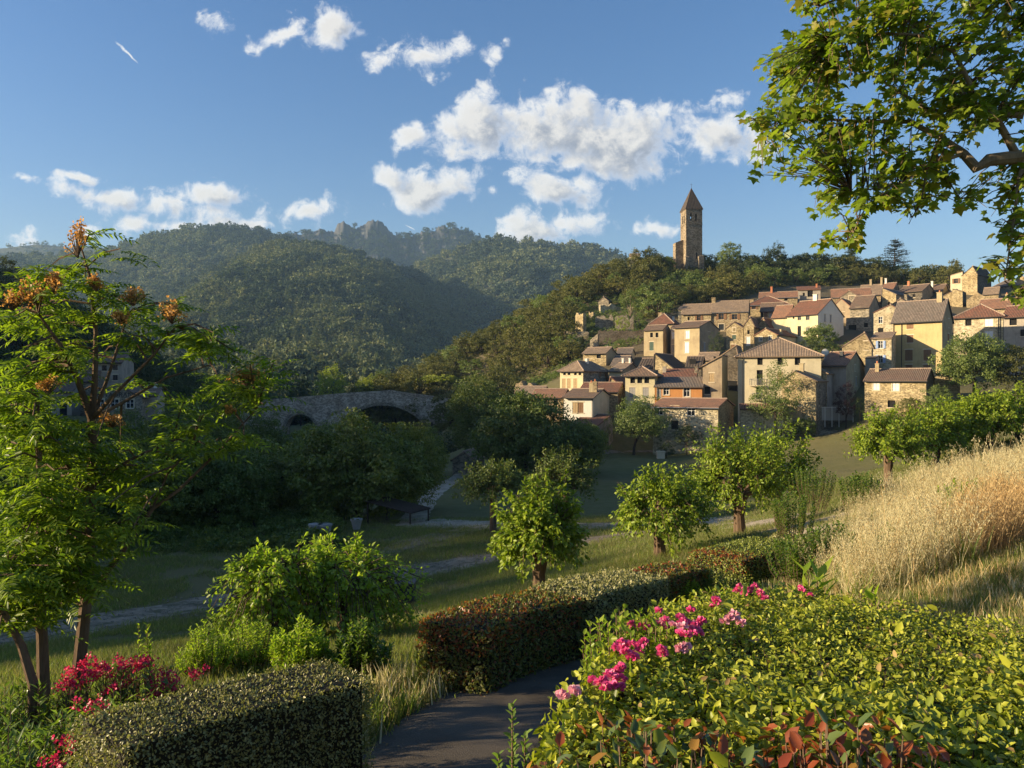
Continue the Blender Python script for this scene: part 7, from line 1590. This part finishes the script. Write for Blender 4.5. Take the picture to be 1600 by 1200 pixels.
# --- shorter grass: verges, bank and meadow
def grass_tuft(seed, n=16, h=.16, spread=.09, mt='grass'):
    r = np.random.default_rng(seed); lb = LB(); p = np.stack([r.normal(size=n)*spread, r.normal(size=n)*spread, np.zeros(n)], -1); td = rnd_dir(n, r)*.45+np.array([0,0,1.]); sh = 'gblade'
    lb.leaves(p, td, rnd_dir(n, r), h*r.uniform(.5, 1.2, n), sh); return lb.mesh('grass_tuft', [M[mt]])
SHAPES['gblade'] = (np.array([(0,.028,0),(0,-.028,0),(.55,-.02,.06),(1,0,-.1),(.55,.02,.06)]), [(0,1,2,4),(4,2,3)])
GT = [grass_tuft(400+i) for i in range(4)]+[grass_tuft(410+i, mt='grass_bright') for i in range(2)]; VG = [grass_tuft(420+i, 20, .27, .07, 'grass_bright' if i else 'grass') for i in range(2)]+[grass_tuft(430, 16, .26, .07, 'straw'), grass_tuft(433, 14, .16, .09, 'straw_red')]
r = np.random.default_rng(78); n = 14000
d = 7.5+16*r.random(n)**.8; px = r.uniform(1225, 1960, n); x = (px-800)/F*d; z = Gz(x, d)
lim = np.interp(px, [1225,1290,1340,1420,1600,1720], [13.5, 11.6, 10.6, 10.4, 11.2, 11.5])     # grass begins this far out
k = (d > lim+fbm2(x*.7, d*.7, 40, 3)*.6) & (d < np.interp(px, [1225,1300,1450,1600], [14.5, 19, 22, 23])) & (r.random(n) < np.interp(px, [1225,1290,1340], [.12,.45,1]))
x, d, z, px = x[k][:4300], d[k][:4300], z[k][:4300], px[k][:4300]; sc_ = (r.uniform(.55, 1.2, len(x))+.28*fbm2(x*.9, d*.9, 44, 3))*np.interp(px, [1225,1300,1500], [.62, .8, .98])*np.where(r.random(len(x)) < .04, 1.3, 1)
red_ = (px > 1470) & (fbm2(x*.5, d*.5, 41, 3)+.4*r.random(len(x)) > .12) & (d < 15)
scatter('dry_grass', np.stack([x, d, z-.03], -1), sc_, r.random(len(x))*6.28, OATS+OATR+[grass_tuft(440, 26, .75, .10, 'grass_bright'), grass_tuft(441, 22, .6, .12, 'grass')], label='tall golden wild oats gone dry on the right bank', cat='grass', pick=np.where(r.random(len(x)) < np.interp(px, [1225,1350,1500], [.45,.22,.08]), 7+r.integers(0, 2, len(x)), np.where(red_, 5+r.integers(0, 2, len(x)), r.integers(0, 5, len(x)))))
def on_path(x, y):
    c = np.array([(-2.3,2.3),(-1.9,3.0),(-1.25,4.6),(-.5,6.3),(.35,7.8),(1.3,9.1),(2.6,10.0),(4.6,10.6),(6.5,10.8)]); best = np.full(x.shape, 9.)
    for i in range(len(c)-1):
        a, b = c[i], c[i+1]; t = np.clip(((x-a[0])*(b[0]-a[0])+(y-a[1])*(b[1]-a[1]))/((b-a)**2).sum(), 0, 1); best = np.minimum(best, np.hypot(x-a[0]-t*(b[0]-a[0]), y-a[1]-t*(b[1]-a[1])))
    return best
n = 60000; d = 5.5+46*r.random(n)**1.25; px = r.uniform(-20, 1640, n); x = (px-800)/F*d; k = (on_path(x, d) > .85)
trk = np.minimum(np.abs(fbm2(x*.3, d*.3, 50, 3)), 1)
x, d = x[k], d[k]; z = Gz(x, d); k2 = (fbm2(x*.45, d*.45, 51, 4) > -.35); x, d, z = x[k2], d[k2], z[k2]
# keep the tracks and the road thin of grass
tr_pts = np.array([[*fr(a, b)] for a, b in [(20,1000),(85,988),(150,975),(225,962),(300,948),(375,936),(450,925),(505,915),(560,905),(600,899),(640,893),(690,886),(740,878),(795,868),(850,858),(900,849),(950,840),(1000,833),(655,818),(700,819),(740,820),(810,821),(880,822),(940,822),(1000,822),(1050,821),(1100,820),(1150,819),(1200,817),(1250,815),(1300,812)]])
dm_ = np.full(x.shape, 99.)
for q in tr_pts: dm_ = np.minimum(dm_, np.hypot((x-q[0])*.75, d-q[1]))
k3 = (dm_ > 1.7) | ((r.random(len(x)) < .3) & (dm_ > .9)); x, d, z = x[k3], d[k3], z[k3]
far = np.clip((d-12)/30, 0, 1)
scatter('meadow_grass', np.stack([x, d, z], -1), (.8+1.5*far)*r.uniform(.6, 1.2, len(x)), r.random(len(x))*6.28, GT, label='short meadow grass sloping down to the road', cat='grass', sz=(1-.45*far))
n = 9000; x = r.uniform(-2.2, 3.0, n); d = r.uniform(4.8, 13, n); q = on_path(x, d); k = (q > .78+.12*r.random(n)) & (q < 1.9) & (r.random(n) < np.exp(-(q-.8)*1.3)); x, d = x[k], d[k]
scatter('verge_grass', np.stack([x, d, Gz(x, d)], -1), r.uniform(.45, 1.15, len(x)), r.random(len(x))*6.28, VG, label='longer grass along the edges of the path', cat='grass')
n = 16000; px = r.uniform(1180, 2100, n); d = 4.6+9*r.random(n); x = (px-800)/F*d; k = ~inpoly(x, d, HP); x, d = x[k], d[k]
scatter('bank_grass', np.stack([x, d, Gz(x, d)-.02], -1), r.uniform(.4, 1.0, len(x)), r.random(len(x))*6.28, VG+[grass_tuft(431, 16, .3, .08, 'straw_red'), grass_tuft(434, 26, .24, .10, 'grass'), grass_tuft(435, 26, .2, .10, 'grass_bright')], label='mixed green and dry grass between the hedge and the oats', cat='grass')
# --- small things in the shade of the grove
def pot(px, py, d, s, label, m='shut_grey'):
    c = P(px, py, d); z = G1(c.x, d); e = empty('plant_pot', (c.x, d, max(z, c.z))); tag(e, label, 'plant pot'); mb = MB(); mb.tube([(0,0,0),(0,0,.05*s),(0,0,.5*s),(0,0,.5*s+.003),(0,0,.58*s)], [.18*s,.2*s,.3*s,.34*s,.34*s], 14); mb.build('bowl', M[m], e)
    lb = LB(); crown(lb, (0,0,.85*s), (.4*s,.4*s,.4*s), 14, 14, .10, int(px)); obj('foliage', lb.mesh('foliage', [M['lf_grove']]), e)
for a in [(493,838,44,1.25,'pale round plant pot at the left under the grove trees'),(508,838,44,1.25,'second pale plant pot right beside the first under the grove'),(557,827,46,1.1,'lighter plant pot farther right under the grove trees')]: pot(*a)
c = P(622,815,50); e = empty('open_shed', (c.x, 50, G1(c.x, 50)-.5), -.5); e.scale = (.72, .72, .72); tag(e, 'dark open sided shed under the right end of the grove', 'shed')
mb = MB(); mb.poly([(-2.6,-1.6,2.7),(2.6,-1.6,2.0),(2.6,1.6,2.0),(-2.6,1.6,2.7)]); mb.poly([(-2.6,-1.6,2.78),(-2.6,1.6,2.78),(2.6,1.6,2.08),(2.6,-1.6,2.08)]); mb.poly([(-2.6,-1.6,2.7),(-2.6,-1.6,2.78),(2.6,-1.6,2.08),(2.6,-1.6,2.0)]); mb.build('roof', M['bark_dark'], e)
for a, b in ((-2.4,-1.4),(2.4,-1.4),(-2.4,1.4),(2.4,1.4)): mb = MB(); mb.tube([(a,b,-.6),(a,b,2.72 if a < 0 else 2.03)], [.08,.08], 7); mb.build('post', M['bark_dark'], e)
c = P(1030,694,104); e = obj('stone_block', None) if False else None
mb = MB(); mb.box(-.5,.5,-.4,.4,-.4,.9); mb.box(-.58,.58,-.48,.48,.903,1.02); o_ = mb.build('stone_block', M['lintel']); o_.location = (c.x, 103, G1(c.x, 103)); tag(o_, 'small pale stone block on the lawn beside the flat topped shrub', 'stone block')
c = P(634, 915, 24); mb = MB(); mb.box(-.28,.28,-.28,.28,-.2,.75); mb.box(-.32,.32,-.32,.32,.753,.83); o_ = mb.build('litter_bin', M['dmetal']); o_.location = (c.x, 24, G1(c.x, 24)); tag(o_, 'dark square bin standing in the meadow right of the bright mulberry', 'bin')

n = 5200; x = r.uniform(-2.6, 5.5, n); d = r.uniform(3.2, 12, n); q = on_path(x, d); k = (q < 1.15) & (r.random(n) < np.clip((q-.25)*1.1, .05, .9)); x, d = x[k], d[k]; n = len(x)
lb = LB(); lb.leaves(np.stack([x, d, Gz(x, d)+.045], -1), rnd_dir(n, r)*np.array([1,1,.15]), np.array([[0,0,1.]])+rnd_dir(n, r)*.4, r.uniform(.018, .045, n), 'ovate')
M['litter'] = m_leaf('dead_leaves', (.20,.13,.06), (.34,.25,.12), (.12,.07,.035), .15, (1.1,1,.8), rough=.8, spec=.1)
tag(obj('leaf_litter', lb.mesh('leaf_litter', [M['litter']])), 'dead leaves and bits scattered along the path', 'leaf litter', None, 'stuff')

for i, (px, d, top, w) in enumerate([(1690,105,560,90),(1760,112,540,100),(1840,100,550,110),(1930,96,530,120),(1720,150,470,90),(1820,160,460,90)]):
    thing_tree('tree', px, d, top, w, M['lf_oak' if i % 2 else 'lf_olive'], 'leafy tree beyond the right edge of the village', 1200+i, 60, 44, .06, .2, group='trees beyond the right edge')

n = 2600; k = r.integers(0, len(tr_pts), n); x = tr_pts[k, 0]+r.normal(size=n)*1.6; d = tr_pts[k, 1]+r.normal(size=n)*.9
ST = []
for i in range(3):
    b_ = MB(); q = [Vector((math.cos(a*1.05)*(.5+.2*((a*7+i) % 3)), math.sin(a*1.05)*(.5+.15*((a*5+i) % 3)), 0)) for a in range(6)]
    for a in range(6): b_.poly([q[a], q[(a+1) % 6], q[(a+1) % 6]*.55+Vector((0, 0, .45)), q[a]*.55+Vector((0, 0, .45))])
    b_.poly([v*.55+Vector((0, 0, .45)) for v in q]); ST.append(b_.mesh('pebble', [M['stone_grey']]))
scatter('loose_stones', np.stack([x, d, Gz(x, d)+.03], -1), r.uniform(.03, .10, n), r.random(n)*6.28, ST, label='loose stones along the track and road edges', cat='stones')
# ------------------------------------------------------------------ haze
m, n, out = mat('haze_air')
pv = n.new('ShaderNodeVolumePrincipled'); pv.inputs['Color'].default_value = (.42,.68,1,1); pv.inputs['Density'].default_value = .0001
m.cycles.homogeneous_volume = True
pv.inputs['Anisotropy'].default_value = .0
n.l.new(pv.outputs[0], out.inputs['Volume'])
mb = MB(); mb.box(-2350, 1800, -450, 3000, -120, 575)
hz = mb.build('haze', m); tag(hz, kind='stuff')
